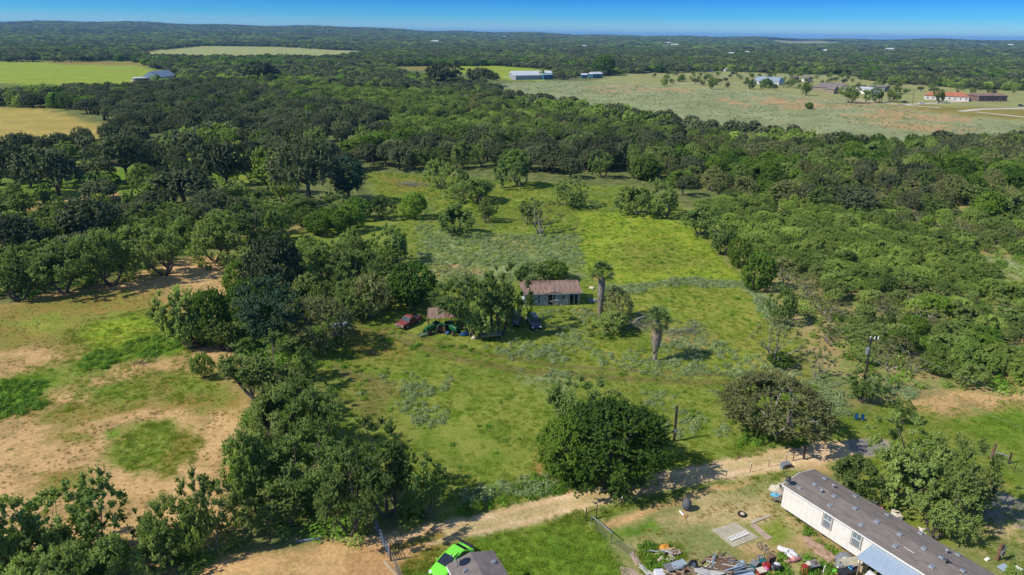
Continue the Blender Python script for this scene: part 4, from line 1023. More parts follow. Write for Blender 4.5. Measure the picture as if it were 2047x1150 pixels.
# grey-green plants and low weeds, close enough to tell
# ---------------------------------------------------------------- materials for built things
W_SIDING = mat('white_siding', (0.74, 0.71, 0.66), 0.6, var=0.10, scale=1.2, bump=0.004)
W_PAINT = mat('white_paint', (0.78, 0.77, 0.74), 0.5, var=0.12, scale=3)
W_OLD = mat('weathered_white_boards', (0.54, 0.56, 0.56), 0.85, var=0.4, scale=1.5, bump=0.01, stretch=(1, 1, 3))
SHINGLE = mat('brown_grey_shingles', (0.20, 0.17, 0.15), 0.95, var=0.3, scale=0.9, bump=0.012, stretch=(1, 2.6, 1))
SHINGLE2 = mat('grey_shingles', (0.20, 0.17, 0.16), 0.95, var=0.3, scale=1.2, bump=0.012)
TRIMG = mat('taupe_trim', (0.34, 0.30, 0.26), 0.7, var=0.15)
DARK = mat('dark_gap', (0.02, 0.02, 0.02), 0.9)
BLACK = mat('black_plastic', (0.03, 0.03, 0.035), 0.5)
RUSTR = mat('rusty_tin', (0.29, 0.195, 0.15), 0.75, var=0.5, scale=0.9, col2=(0.13, 0.08, 0.06), bump=0.01, stretch=(3, .5, 1))
RUST = mat('rusted_steel', (0.20, 0.10, 0.06), 0.85, var=0.5, scale=4)
BLUEMET = mat('blue_grey_metal_roof', (0.40, 0.49, 0.58), 0.42, metal=0.25, var=0.10, scale=0.8)
GALV = mat('galvanised_steel', (0.42, 0.45, 0.48), 0.4, metal=0.6, var=0.2, scale=4)
BLUESTEEL = mat('blue_grey_painted_tube', (0.22, 0.27, 0.33), 0.5, metal=0.2, var=0.3, scale=5)
TREATED = mat('creosoted_wood', (0.065, 0.048, 0.038), 0.9, var=0.4, scale=3, bump=0.01, stretch=(4, 4, .5))
WOOD = mat('weathered_boards', (0.30, 0.235, 0.17), 0.85, var=0.4, scale=3, stretch=(1, 6, 6))
WOODN = mat('raw_lumber', (0.50, 0.39, 0.25), 0.8, var=0.25, scale=3, stretch=(1, 6, 6))
BROWNB = mat('brown_boards', (0.20, 0.12, 0.075), 0.85, var=0.4, scale=3)
CONC = mat('old_concrete', (0.42, 0.38, 0.28), 0.9, var=0.25, scale=1.5, bump=0.01)
CONCP = mat('pinkish_concrete', (0.46, 0.34, 0.27), 0.9, var=0.35, scale=1.5, bump=0.02)
CARPETP = mat('faded_pink_carpet', (0.44, 0.29, 0.22), 0.95, var=0.4, scale=1.6, col2=(0.26, 0.17, 0.10), bump=0.03)
LIMEP = mat('lime_green_car_paint', (0.19, 0.72, 0.045), 0.25, var=0.03, spec=0.5, coat=0.6)
REDP = mat('faded_red_car_paint', (0.24, 0.05, 0.05), 0.5, var=0.3, scale=1.5, spec=0.5)
NAVYP = mat('dark_blue_car_paint', (0.008, 0.014, 0.032), 0.18, var=0.1, spec=0.6, coat=0.5)
GREENT = mat('green_tractor_paint', (0.012, 0.12, 0.045), 0.4, var=0.3, scale=3, spec=0.5)
YELT = mat('yellow_paint', (0.55, 0.40, 0.03), 0.5, var=0.2)
RUBBER = mat('tyre_rubber', (0.025, 0.025, 0.025), 0.85, var=0.3)
CHROME = mat('dull_chrome', (0.5, 0.5, 0.5), 0.25, metal=0.9, var=0.1)
LAMPW = mat('clear_lamp', (0.7, 0.7, 0.68), 0.2, var=0.05)
LAMPR = mat('red_lamp', (0.35, 0.02, 0.02), 0.3, var=0.05)
BLUEPL = mat('blue_plastic', (0.008, 0.06, 0.17), 0.4, var=0.15)
LTBLUE = mat('light_blue_cloth', (0.12, 0.38, 0.58), 0.8, var=0.2)
TEAL = mat('teal_plastic', (0.015, 0.14, 0.13), 0.5, var=0.3)
PINK = mat('pink_plastic', (0.72, 0.17, 0.30), 0.6, var=0.2)
PINKC = mat('pink_cloth', (0.62, 0.28, 0.27), 0.9, var=0.4, scale=6)
REDPL = mat('red_plastic', (0.35, 0.03, 0.03), 0.5, var=0.3)
ORANGE = mat('orange_foam', (0.60, 0.28, 0.04), 0.8, var=0.3, scale=2)
TARPW = mat('white_tarp', (0.62, 0.62, 0.64), 0.6, var=0.08, bump=0.02)
CREAMC = mat('cream_cloth', (0.60, 0.53, 0.42), 0.9, var=0.3, scale=3)
GREYC = mat('grey_cloth', (0.22, 0.23, 0.24), 0.9, var=0.4, scale=4)
DKGREY = mat('dark_grey_wire_mesh', (0.12, 0.13, 0.14), 0.7, var=0.4, scale=6)
TERRA = mat('orange_clay_tiles', (0.42, 0.16, 0.08), 0.8, var=0.25, scale=0.6)
STUCCO = mat('white_stucco', (0.66, 0.62, 0.57), 0.85, var=0.1, scale=0.6)
STONEW = mat('tan_stone_wall', (0.34, 0.27, 0.17), 0.9, var=0.3, scale=0.8)
TEALMET = mat('teal_metal_siding', (0.04, 0.14, 0.19), 0.5, metal=0.1, var=0.15, scale=0.4)
LILAC = mat('grey_lilac_metal_siding', (0.30, 0.30, 0.36), 0.5, var=0.12, scale=0.3)
PALEROOF = mat('pale_metal_roof', (0.55, 0.58, 0.60), 0.45, metal=0.1, var=0.1, scale=0.3)
BLUEROOF = mat('blue_grey_roof', (0.28, 0.36, 0.42), 0.45, metal=0.2, var=0.12, scale=0.3)
BROWNW = mat('brown_metal_siding', (0.20, 0.13, 0.11), 0.6, var=0.2, scale=0.4)
PALMF = leafmat('palm_fronds', (0.05, 0.10, 0.025), (0.20, 0.27, 0.09), 0.25)
PALMD = mat('dead_palm_thatch', (0.34, 0.29, 0.23), 0.95, var=0.5, scale=5, col2=(0.17, 0.145, 0.12), stretch=(4, 4, .7))
PALMT = mat('tan_dead_fronds', (0.50, 0.34, 0.13), 0.9, var=0.4, scale=4, stretch=(3, 3, .7))
GLASS = glass('window_glass', (0.05, 0.07, 0.08))
GLASSW = glass('painted_reflection_glass', (0.17, 0.21, 0.24))  # grey-blue reflection painted into the pane's base colour
WHITED = mat('dirty_white_boards', (0.50, 0.49, 0.46), 0.7, var=0.25, scale=2)
GLASSD = glass('car_glass', (0.012, 0.016, 0.02))
CURTAIN = mat('white_blinds', (0.62, 0.64, 0.64), 0.8, var=0.08)


def yaw(a, b): return math.atan2(b[1] - a[1], b[0] - a[0])


def local(o, rz, p):
    """world point -> local frame of a thing at o turned by rz"""
    d = Vector((p[0] - o[0], p[1] - o[1])); c, s = math.cos(-rz), math.sin(-rz)
    return d.x * c - d.y * s, d.x * s + d.y * c


def plate(pts, z0, z1):
    mb = MB(); n = len(pts)
    vs = [(x, y, z0) for x, y in pts] + [(x, y, z1) for x, y in pts]
    mb.add(vs, [tuple(range(n))[::-1], tuple(range(n, 2 * n))] + [(k, (k + 1) % n, n + (k + 1) % n, n + k) for k in range(n)])
    return mb


# ---------------------------------------------------------------- long white trailer house (bottom right)
def window_unit(parent, x, z, w, h, y=-0.0, split=True):
    f = MB()
    t = .11
    for dx in (-w / 2 - t / 2, w / 2 + t / 2): f.box((x + dx, y - .03, z), (t, .07, h + 2 * t))
    for dz in (-h / 2 - t / 2, h / 2 + t / 2): f.box((x, y - .028, z + dz), (w, .07, t))
    fr = f.build('window', TRIMG, parent)
    s = MB(); s.box((x, y - .035, z), (w, .05, .05)); s.box((x, y - .033, z + h / 4 + .01), (.03, .04, h / 2 - .05))
    for dx in (-w / 2 + .02, w / 2 - .02): s.box((x + dx, y - .034, z), (.04, .045, h))
    s.build('sash', W_PAINT, fr)
    g = MB(); g.box((x, y - .012, z), (w, .02, h)); g.build('pane', GLASSW, fr)
    return fr


def ribbed(x0, x1, y0, y1, z0, z1, n, th=.03):
    """corrugated sheet from (x0..x1) with ribs running along y, sloping z0 -> z1"""
    mb = MB(); 
    vs = []; k = n * 4 + 1
    for j in range(k):
        x = x0 + (x1 - x0) * j / (k - 1); dz = th if j % 4 in (1, 2) else 0
        vs += [(x, y0, z0 + dz), (x, y1, z1 + dz), (x, y0, z0 + dz - .012), (x, y1, z1 + dz - .012)]
    fs = []
    for j in range(k - 1):
        a, b = 4 * j, 4 * j + 4; fs += [(a, b, b + 1, a + 1), (a + 2, a + 3, b + 3, b + 2)]
    fs += [(0, 1, 3, 2), (4 * k - 4, 4 * k - 2, 4 * k - 1, 4 * k - 3)]
    for j in range(k - 1):
        a, b = 4 * j, 4 * j + 4; fs += [(a, a + 2, b + 2, b), (a + 1, b + 1, b + 3, a + 3)]
    return mb.add(vs, fs)


EZ, RZ = 3.02, 3.42
A_ = P(1567, 970, EZ); B_ = P(1760, 1092, EZ); C_ = P(1638, 947, EZ)
rzT = yaw(A_, B_); WT = 4.75; LT = 25.0
th = empty('trailer_house', 'long white trailer house with brown shingle roof and square roof vents, bottom right', 'house', (A_.x, A_.y, 0), rzT)
# local: x along the front eave, +y away from the camera; wall face at y = 0
mb = MB(); mb.box((LT / 2, WT / 2, (.55 + EZ) / 2 - .03), (LT - .1, WT - .1, EZ - .55 - .06)); mb.build('wall', W_SIDING, th)
pan = MB()
for k in range(int(LT / .62)): pan.box((.3 + k * .62, .047, 1.75), (.025, .02, 2.35))
pan.build('siding_batten', W_SIDING, th, kind='stuff')
rf = MB(); ov = .12
for s, y0, y1 in ((0, -ov, WT / 2), (1, WT / 2, WT + ov)):
    za, zb = (EZ, RZ) if s == 0 else (RZ, EZ)
    vs = [(-ov, y0, za), (LT, y0, za), (LT, y1, zb), (-ov, y1, zb)]
    rf.add(vs + [(x, y, z + .05) for x, y, z in vs], [(0, 1, 2, 3), (7, 6, 5, 4), (0, 4, 5, 1), (1, 5, 6, 2), (2, 6, 7, 3), (3, 7, 4, 0)])
roof = rf.build('roof', SHINGLE, th)
ge = MB(); ge.add([(-.0, .02, EZ - .06), (0, WT - .02, EZ - .06), (0, WT / 2, RZ - .03)], [(0, 1, 2)]); ge.build('gable', W_SIDING, th)
tr = MB(); tr.box((LT / 2 - ov / 2, -ov - .035, EZ + .01), (LT + ov, .05, .12)); tr.box((-ov - .03, WT / 4, (EZ + RZ) / 2 + .01), (.04, WT / 2 + .3, .1), rx=math.atan((RZ - EZ) / (WT / 2)))
tr.box((-ov - .03, WT * .75, (EZ + RZ) / 2 + .01), (.04, WT / 2 + .3, .1), rx=-math.atan((RZ - EZ) / (WT / 2))); tr.build('eave_trim', W_PAINT, th)
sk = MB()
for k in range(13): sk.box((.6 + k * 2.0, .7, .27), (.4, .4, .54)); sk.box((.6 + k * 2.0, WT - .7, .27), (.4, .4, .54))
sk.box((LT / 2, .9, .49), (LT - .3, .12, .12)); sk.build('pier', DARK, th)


def on_roof(px, py):
    p = P(px, py, 3.25); x, y = local(A_, rzT, p)
    z = EZ + (RZ - EZ) * (1 - abs(y - WT / 2) / (WT / 2))
    p = P(px, py, z); x, y = local(A_, rzT, p); return x, y, EZ + (RZ - EZ) * (1 - abs(y - WT / 2) / (WT / 2)) + .05


sl = math.atan((RZ - EZ) / (WT / 2))
vm = MB(); vm.box((0, 0, .035), (.42, .42, .07)); vm.box((0, 0, .09), (.34, .34, .05)); vmesh = vm.mesh('roof_vent', GALV)
for zx, zy in [(867, 598), (810, 632), (723, 655), (922, 698), (895, 754), (1043, 699), (1041, 768), (1076, 866), (1167, 845), (1228, 806), (1297, 920), (1270, 988), (1418, 913), (1435, 1001), (1536, 1055), (1480, 1107), (1633, 1034), (1658, 1130)]:
    x, y, z = on_roof(1347 + zx / 2.874, 750 + zy / 2.874)
    o = new_obj('roof_vent', vmesh, th, loc=(x, y, z)); o.rotation_euler = (sl if y < WT / 2 else -sl, 0, 0)
for zx, zy in [(1566, 1083), (847, 678), (915, 650), (1565, 1024)]:
    x, y, z = on_roof(1347 + zx / 2.874, 750 + zy / 2.874)
    c = MB(); c.cyl((x, y, z + .15), .09, .4, 10); c.cyl((x, y, z + .38), .15, .08, 10, r2=.04); c.build('vent_pipe', BLACK if zx == 1566 else GALV, th)
x, y, z = on_roof(1347 + 1350 / 2.874, 750 + 1010 / 2.874)
c = MB(); c.box((x, y, z + .04), (.9, .06, .05)); c.build('loose_strip', W_OLD, th)
for px, py in [(1654, 1040), (1714, 1078)]:
    pz = P(px, py, 1.9)
    x = local(A_, rzT, pz)[0]
    for _ in range(3):   # height and place along the wall from the photograph
        pass
    best = min(((abs(Q(*(Matrix.Translation(A_) @ Matrix.Rotation(rzT, 4, 'Z') @ Vector((xx, 0.04, 0)))[:2], zz)[0] - px) + abs(Q(*(Matrix.Translation(A_) @ Matrix.Rotation(rzT, 4, 'Z') @ Vector((xx, 0.04, 0)))[:2], zz)[1] - py)), xx, zz) for xx in np.arange(2, 12, .1) for zz in np.arange(1.4, 2.3, .1))
    w_ = window_unit(th, best[1], best[2], .82, 1.42, .05)
    g = MB(); g.box((best[1], .045, best[2]), (.8, .01, 1.4)); g.build('blind', CURTAIN, w_)


def dish(loc, rz, label, r=.36, parent=None, tall=.5):
    e = empty('satellite_dish', label, 'dish', loc, rz)
    m = MB(); m.tube([(0, 0, 0), (0, 0, tall), (.1, 0, tall + .1)], .03, 6); m.tube([(0, .25, 0), (0, 0, tall * .7)], .018, 5); m.tube([(0, -.25, 0), (0, 0, tall * .7)], .018, 5); m.build('mast', GALV, e)
    b = MB(); secs = []
    for k in range(5):
        q = k / 4
        secs.append([(.1 + .10 * q * q + .0, math.cos(a) * r * max(q, .05), tall + .15 + math.sin(a) * r * .9 * max(q, .05)) for a in [2 * math.pi * i / 18 for i in range(18)]])
    vs = [v for s in secs for v in s]; n = 18; fs = []
    for i in range(4):
        for k in range(n): fs.append((i * n + k, i * n + (k + 1) % n, (i + 1) * n + (k + 1) % n, (i + 1) * n + k))
    fs.append(tuple(range(n)))
    b.add(vs, fs, Matrix.Translation((.1, 0, tall + .15)) @ Matrix.Rotation(math.radians(-35), 4, 'Y') @ Matrix.Translation((-.1, 0, -tall - .15)))
    o = b.build('reflector', BLACK, e); sm = o.modifiers.new('thick', 'SOLIDIFY'); sm.thickness = .015
    a = MB(); a.tube([(.1, 0, tall - .1), (.55, 0, tall + .05)], .018, 5); a.box((.58, 0, tall + .1), (.1, .16, .1)); a.build('feed_arm', GALV, e)
    return e


M4 = Matrix.Translation(A_) @ Matrix.Rotation(rzT, 4, 'Z')
x, y, z = on_roof(1573, 968)
p_ = Matrix.Translation((A_.x, A_.y, 0)) @ Matrix.Rotation(rzT, 4, 'Z') @ Vector((.3, .35, EZ + .1))
dish(p_, math.radians(200), 'small dark satellite dish on the near corner of the long trailer roof', .32)

# lean-to porch roof with tarp
pr_a = local(A_, rzT, P(1760, 1094, 2.85)); pr_b = local(A_, rzT, P(1708, 1111, 2.5))
ppx = (pr_a[0] + pr_b[0]) / 2 - .2; po = -pr_b[1]
pch = empty('porch_canopy', 'blue grey corrugated metal porch roof against the long white trailer', 'porch roof', (A_.x, A_.y, 0), rzT)
for k in range(9):
    s = ribbed(0, 1.0, -po, -.16, 2.46, 2.86, 5, .022); o = s.build('roof_sheet', BLUEMET, pch); o.location = (ppx + k * 1.0 + .002 * (k % 2), 0, .005 * (k % 2))
s = MB()
for k in range(5): s.tube([(ppx + .3 + k * 2.1, -po + .15, 0), (ppx + .3 + k * 2.1, -po + .15, 2.44)], .05, 6)
s.bar((ppx, -po + .15, 2.41), (ppx + 9, -po + .15, 2.41), .06, .08); s.bar((ppx, -.2, 2.8), (ppx + 9, -.2, 2.8), .06, .08); s.bar((ppx + .02, -po, 2.44), (ppx + .02, -.15, 2.82), .05, .06)
s.build('post', WOOD, pch)
tp = MB(); n = 10
vs = []
for i in range(n + 1):
    for j in range(n + 1):
        u, v = i / n, j / n; vs.append((ppx + 1.2 + u * 6, -po - 1.5 + v * 1.7, 1.55 + .45 * v - .12 * math.sin(u * 9 + v * 4) * math.sin(v * 3.1) - .1 * math.sin(math.pi * u)))
tp.add(vs, [(i * (n + 1) + j, (i + 1) * (n + 1) + j, (i + 1) * (n + 1) + j + 1, i * (n + 1) + j + 1) for i in range(n) for j in range(n)])
tv = tp.mesh('white_tarp', TARPW, True)
o = new_obj('white_tarp', tv, loc=(A_.x, A_.y, 0), rz=rzT, label='white tarp sheet slung below the blue porch roof edge', cat='tarp'); q = o.modifiers.new('t', 'SOLIDIFY'); q.thickness = .01

# ---------------------------------------------------------------- roof of the house at the bottom edge
L_ = P(896, 1132, 3.05); R_ = P(985, 1104, 3.05); rz2 = yaw(L_, R_); W2 = (R_ - L_).length; LN = 7.0
h2 = empty('small_house', 'grey shingled house roof with a dish, cut by the bottom edge beside the lime car', 'house', (L_.x, L_.y, 0), rz2)
mb = MB(); mb.box((W2 / 2, -LN / 2, 1.5), (W2 - .2, LN - .2, 2.95)); mb.build('wall', W_SIDING, h2)
mb = MB(); rg = 3.62
for x0, x1, z0, z1 in ((-.12, W2 * .5, 3.05, rg), (W2 * .5, W2 + .12, rg, 3.05)):
    vs = [(x0, .12, z0), (x0, -LN, z0), (x1, -LN, z1), (x1, .12, z1)]
    mb.add(vs + [(x, y, z + .05) for x, y, z in vs], [(3, 2, 1, 0), (4, 5, 6, 7), (0, 1, 5, 4), (1, 2, 6, 5), (2, 3, 7, 6), (3, 0, 4, 7)])
mb.build('roof', SHINGLE2, h2)
mb = MB(); mb.box((-.15, -LN / 2, 3.03), (.05, LN, .13)); mb.build('eave_trim', W_PAINT, h2)
mb = MB(); mb.add([(.1, .0, 3.0), (W2 - .1, 0, 3.0), (W2 / 2, 0, rg)], [(0, 1, 2)]); mb.build('gable', W_SIDING, h2)
for px, py in [(987, 1124), (930, 1143)]:
    x, y = local(L_, rz2, P(px, py, 3.3)); z = 3.05 + (rg - 3.05) * (1 - abs(x - W2 / 2) / (W2 / 2)) + .05
    o = new_obj('roof_vent', vmesh, h2, loc=(x, y, z)); o.scale = (.85, .85, 1.4)
p3 = P(914, 1133, 3.25); dish((p3.x, p3.y, 3.3), math.radians(150), 'large dark satellite dish on stilts on the grey roof at the bottom edge', .48, tall=.75)


# ---------------------------------------------------------------- cars
def wheel(parent, x, y, r, w=.2, rim=GALV):
    m = MB(); m.cyl((0, 0, 0), r, w, 20, 'Y'); m.cyl((0, 0, 0), r * .9, w + .03, 20, 'Y'); t = m.build('wheel', RUBBER, parent, loc=(x, y, r))
    m = MB(); m.cyl((0, 0, 0), r * .6, w + .06, 12, 'Y'); m.build('rim', rim, t)
    return t


def prof_body(secs, mb):
    """secs: (x, half width, z bottom, z top, tumble)"""
    rings = []
    for x, hw, zb, zt, tm in secs:
        zm = zb + (zt - zb) * .45
        rings.append([(x, -hw * .92, zb), (x, -hw, zm), (x, -hw + tm * .3, zt - .08), (x, -hw + tm, zt), (x, hw - tm, zt), (x, hw - tm * .3, zt - .08), (x, hw, zm), (x, hw * .92, zb)])
    mb.loft(rings); return mb


def car(name, label, cat, px, py, pfx, pfy, paint, L=4.4, W=1.8, Hh=1.4, style='sedan', z=0, rim=GALV):
    a = P(px, py); f = P(pfx, pfy); rz = yaw(a, f)
    e = empty(name, label, cat, (a.x, a.y, z), rz)
    s = L / 4.4; w = W / 2
    if style == 'truck':
        b = MB(); prof_body([(-2.15 * s, w * .96, .45, .95, .05), (-.35 * s, w, .42, .97, .05), (.95 * s, w, .42, .98, .08), (2.05 * s, w * .95, .45, .90, .1), (2.2 * s, w * .9, .5, .8, .1)], b)
        b.build('body', paint, e, bevel=.04)
        b = MB(); prof_body([(-.45 * s, w * .9, .95, 1.0, .02), (-.4 * s, w * .88, .96, Hh, .12), (.35 * s, w * .84, .96, Hh, .14), (.9 * s, w * .92, .96, 1.0, .02)], b); b.build('cab', paint, e, bevel=.03)
        g = MB(); g.add([(.93 * s, -w * .82, 1.0), (.93 * s, w * .82, 1.0), (.40 * s, w * .70, Hh - .05), (.40 * s, -w * .70, Hh - .05)], [(0, 1, 2, 3)]); g.build('windshield', GLASS, e)
        g = MB(); g.box((0, 0, 1.2), (.62 * s, w * 1.80, .26)); g.build('side_window', GLASSD, e)
        g = MB(); g.box((-1.28 * s, 0, .975), (1.55 * s, w * 1.6, .02)); g.build('bed', DARK, e)
        g = MB(); g.box((2.17 * s, 0, .48), (.14, W * .96, .16)); g.build('bumper', CHROME, e)
        g = MB(); g.box((2.19 * s, 0, .72), (.06, W * .6, .18)); g.build('grille', CHROME, e)
        for sy in (-1, 1):
            g = MB(); g.cyl((2.2 * s, sy * w * .72, .74), .1, .06, 10, 'X'); g.build('headlight', LAMPW, e)
            g = MB(); g.box((-2.17 * s, sy * w * .85, .72), (.05, .14, .25)); g.build('taillight', LAMPR, e)
            for x in (-1.3 * s, 1.35 * s): wheel(e, x, sy * (w - .1), .34, .22, rim)
        return e
    tall = style == 'suv'
    b = MB(); zt = .98 if tall else .82
    prof_body([(-2.18 * s, w * .84, .42, zt * .86, .1), (-2.05 * s, w * .92, .34, zt, .12), (-1.2 * s, w, .3, zt + .04, .1), (0, w, .3, zt + .02, .08), (1.0 * s, w, .3, zt - .03, .1), (1.85 * s, w * .93, .33, zt * .80, .16), (2.2 * s, w * .74, .42, zt * .62, .2)], b)
    b.build('body', paint, e, smooth=False, bevel=.05)
    r0, r1, r2, r3 = ((-2.0, -1.75, .25, 1.0) if tall else (-1.75, -.95, .15, 1.05))
    b = MB(); prof_body([(r0 * s, w * .84, zt - .06, zt + .02, .02), (r1 * s, w * .80, zt - .04, Hh - .03, .16), (r2 * s, w * .80, zt - .04, Hh, .18), (r3 * s, w * .86, zt - .08, zt, .02)], b)
    b.build('cabin', GLASSD, e, bevel=.02)
    b = MB(); prof_body([(r1 * s - .10, w * .66, Hh - .05, Hh + .015, .04), (r1 * s + .2, w * .71, Hh - .05, Hh + .03, .04), (r2 * s - .1, w * .70, Hh - .04, Hh + .03, .04), (r2 * s + .05, w * .64, Hh - .05, Hh + .015, .04)], b); b.build('roof', paint, e, bevel=.02)
    b = MB()
    for sy in (-1, 1):
        b.bar((r3 * s, sy * w * .86, zt - .02), (r2 * s, sy * w * .66, Hh), .06); b.bar((r0 * s, sy * w * .84, zt), (r1 * s, sy * w * .66, Hh - .02), .10)
        b.bar((-.35 * s, sy * w * .88, zt - .02), (-.38 * s, sy * w * .68, Hh), .07)
    b.build('pillar', paint, e)
    for sy in (-1, 1):
        g = MB(); g.box((.85 * s, sy * (w + .06), zt + .05), (.12, .16, .1)); g.build('mirror', paint, e, bevel=.02)
        g = MB(); g.box((2.02 * s, sy * w * .66, zt * .68), (.26, .3, .1), rz=-sy * .35); g.build('headlight', LAMPW, e, bevel=.02)
        g = MB(); g.box((-2.15 * s, sy * w * .62, zt * .8), (.08, .36, .12)); g.build('taillight', LAMPR, e)
        for x in (-1.32 * s, 1.36 * s): wheel(e, x, sy * (w - .08), .33, .2, rim)
    g = MB(); g.box((2.17 * s, 0, .45), (.08, W * .5, .16)); g.build('grille', BLACK, e)
    return e


lc = car('lime_car', 'lime green sports car with a dark rear spoiler beside the small house roof', 'car', 903, 1131, 867, 1163, LIMEP, 4.5, 1.85, 1.32)
g = MB(); g.box((-1.95, 0, 1.14), (.3, 1.6, .03)); g.box((-1.9, .55, 1.0), (.06, .04, .26)); g.box((-1.9, -.55, 1.0), (.06, .04, .26)); g.build('spoiler', BLACK, lc)
car('red_pickup', 'faded red pickup truck parked in tall weeds below the dark trees', 'pickup', 818, 649, 795, 661, REDP, 4.9, 1.85, 1.55, 'truck')
car('dark_blue_car', 'dark blue car standing in the open right of the big mesquite', 'car', 1067, 651, 1074, 664, NAVYP, 4.6, 1.85, 1.5, 'suv')
car('shaded_car', 'dark car half hidden in the shade under the big mesquite, left of the blue one', 'car', 1030, 645, 1042, 657, NAVYP, 4.6, 1.85, 1.5, 'suv')
car('distant_car', 'tiny dark car at the right edge on the far white lane', 'car', 2040, 213, 2047, 214, NAVYP, 4.4, 1.8, 1.45)
car('distant_van', 'tiny white vehicle parked by the farm carport at the far left', 'car', 266, 163, 276, 164, W_PAINT, 4.8, 1.9, 1.6, 'suv')
car('distant_truck', 'tiny dark pickup on the lane left of the orange-roofed house', 'pickup', 1808, 206, 1815, 206, NAVYP, 4.8, 1.9, 1.6, 'truck')
car('distant_light_car', 'tiny light car on the lane, nearest the orange-roofed house', 'car', 1842, 208, 1851, 208, W_PAINT, 4.4, 1.8, 1.45)


def tractor(label, px, py, fx, fy, canopy):
    a, f = P(px, py), P(fx, fy); e = empty('tractor', label, 'tractor', (a.x, a.y, 0), yaw(a, f)); e.scale = (1.0, 1.0, 1.0)
    b = MB(); prof_body([(.2, .32, .75, 1.35, .04), (1.0, .32, .7, 1.35, .06), (1.75, .28, .7, 1.25, .08)], b); b.build('hood', GREENT, e, bevel=.03)
    b = MB(); b.box((-.3, 0, .75), (1.3, .4, .4)); b.box((.8, 0, .6), (1.8, .3, .25)); b.build('chassis', GREENT, e)
    for sy in (-1, 1):
        wheel(e, -.5, sy * .72, .68, .38, RUST); wheel(e, 1.45, sy * .62, .38, .22, RUST)
        b = MB(); b.box((-.5, sy * .72, 1.42), (.9, .42, .05)); b.box((-.95, sy * .72, 1.25), (.05, .42, .35)); b.build('fender', GREENT, e)
    b = MB(); b.box((-.45, 0, 1.15), (.45, .45, .1)); b.box((-.68, 0, 1.38), (.08, .45, .4)); b.build('seat', BLACK, e)
    b = MB(); b.tube([(.15, 0, 1.25), (-.08, 0, 1.55)], .02, 5); b.tube([(-.08 + .12 * math.sin(t), .19 * math.cos(t), 1.55 + .08 * math.sin(t)) for t in [i * math.pi / 6 for i in range(13)]], .016, 5); b.build('steering_wheel', BLACK, e)
    b = MB(); b.tube([(1.1, .1, 1.3), (1.1, .1, 2.0)], .035, 6); b.build('exhaust', BLACK, e)
    if canopy:
        b = MB(); b.box((-.35, 0, 2.25), (1.5, 1.2, .06)); b.build('canopy', GREENT, e)
        b = MB(); [b.tube([(-.75, s * .45, .9), (-.75, s * .45, 2.22)], .03, 5) for s in (-1, 1)]; b.build('canopy_post', BLACK, e)
    return e


tractor('green tractor under the left half of the rusty shelter', 870, 664, 857, 668, False)
tractor('green tractor with a loader frame at the right of the rusty shelter', 898, 664, 914, 670, False)
# rusty shelter
a = P(855, 663); b = P(925, 661); rz = yaw(a, b); Ls = (b - a).length
sh = empty('tractor_shelter', 'open rusty tin shelter on thin poles over the green tractors', 'shelter', (a.x, a.y, 0), rz)
for k in range(6):
    w_ = Ls / 6; s = ribbed(0, w_ - .02, 0, 4.0, 2.35, 2.6, 4, .03); o = s.build('roof_sheet', RUSTR if k != 3 else BROWNB, sh); o.location = (k * w_, -.4 + rnd.uniform(-.1, .1), rnd.uniform(-.03, .03)); o.rotation_euler = (0, rnd.uniform(-.02, .02), rnd.uniform(-.03, .03))
for x, y in [(.1, 0), (.1, 3.2), (Ls * .35, 0), (Ls * .35, 3.2), (Ls * .68, 0), (Ls * .68, 3.2), (Ls - .1, 0), (Ls - .1, 3.2)]:
    s = MB(); s.tube([(x, y, 0), (x, y, 2.36 + y * .06)], .05, 6); s.build('post', TREATED, sh)
s = MB(); s.bar((0, 0, 2.31), (Ls, 0, 2.31), .05, .08); s.bar((0, 3.2, 2.5), (Ls, 3.2, 2.5), .05, .08); s.build('beam', WOOD, sh)
# disc implement in the grass
a = P(835, 672); b = P(866, 664); e = empty('farm_implement', 'flat green farm implement lying in the grass left of the rusty shelter', 'implement', (a.x, a.y, 0), yaw(a, b)); q = (b - a).length
s = MB(); s.bar((0, 0, .3), (q, 0, .3), .1); s.bar((0, -1.1, .3), (q, -.9, .3), .1); s.bar((0, 0, .3), (0, -1.1, .3), .1); s.bar((q, 0, .3), (q, -.9, .3), .1); s.bar((q / 2, 0, .32), (q / 2, -1, .32), .08); s.bar((0, -1.1, .33), (q, 0, .33), .06); s.build('frame', GREENT, e)
for k in range(7):
    s = MB(); s.cyl((.2 + k * q / 7, -.5, .25), .24, .03, 12, 'X'); s.build('disc', GALV, e)

# ---------------------------------------------------------------- rusty-roofed shed house
a = P(1048, 612); b = P(1158, 609); rz = yaw(a, b); L = (b - a).length; D = 4.3
sh = empty('shed_house', 'old pale grey wooden house with a rusty tin roof, right of the big mesquite', 'house', (a.x, a.y, 0), rz)
xo = L * .80   # closed part, then open lean-to
mb = MB()
mb.box((xo / 2, D / 2, 1.15), (xo, D, 2.3)); mb.build('wall', W_OLD, sh)
brd = MB()
for k in range(int(xo / .3)): brd.box((.15 + k * .3, -.012, 1.15), (.02, .03, 2.28))
brd.build('board_joint', W_OLD, sh, kind='stuff')
mb = MB(); mb.box((L * .90, D - .05, 1.1), (L * .2, .1, 2.2)); mb.box((L - .05, D * .6, 1.1), (.1, D * .75, 2.2)); mb.build('lean_to_wall', W_OLD, sh)
for x in (xo + .15, L * .9, L - .1):
    s = MB(); s.box((x, .05, 1.12), (.12, .12, 2.24)); s.build('post', W_OLD, sh)
nS = 12
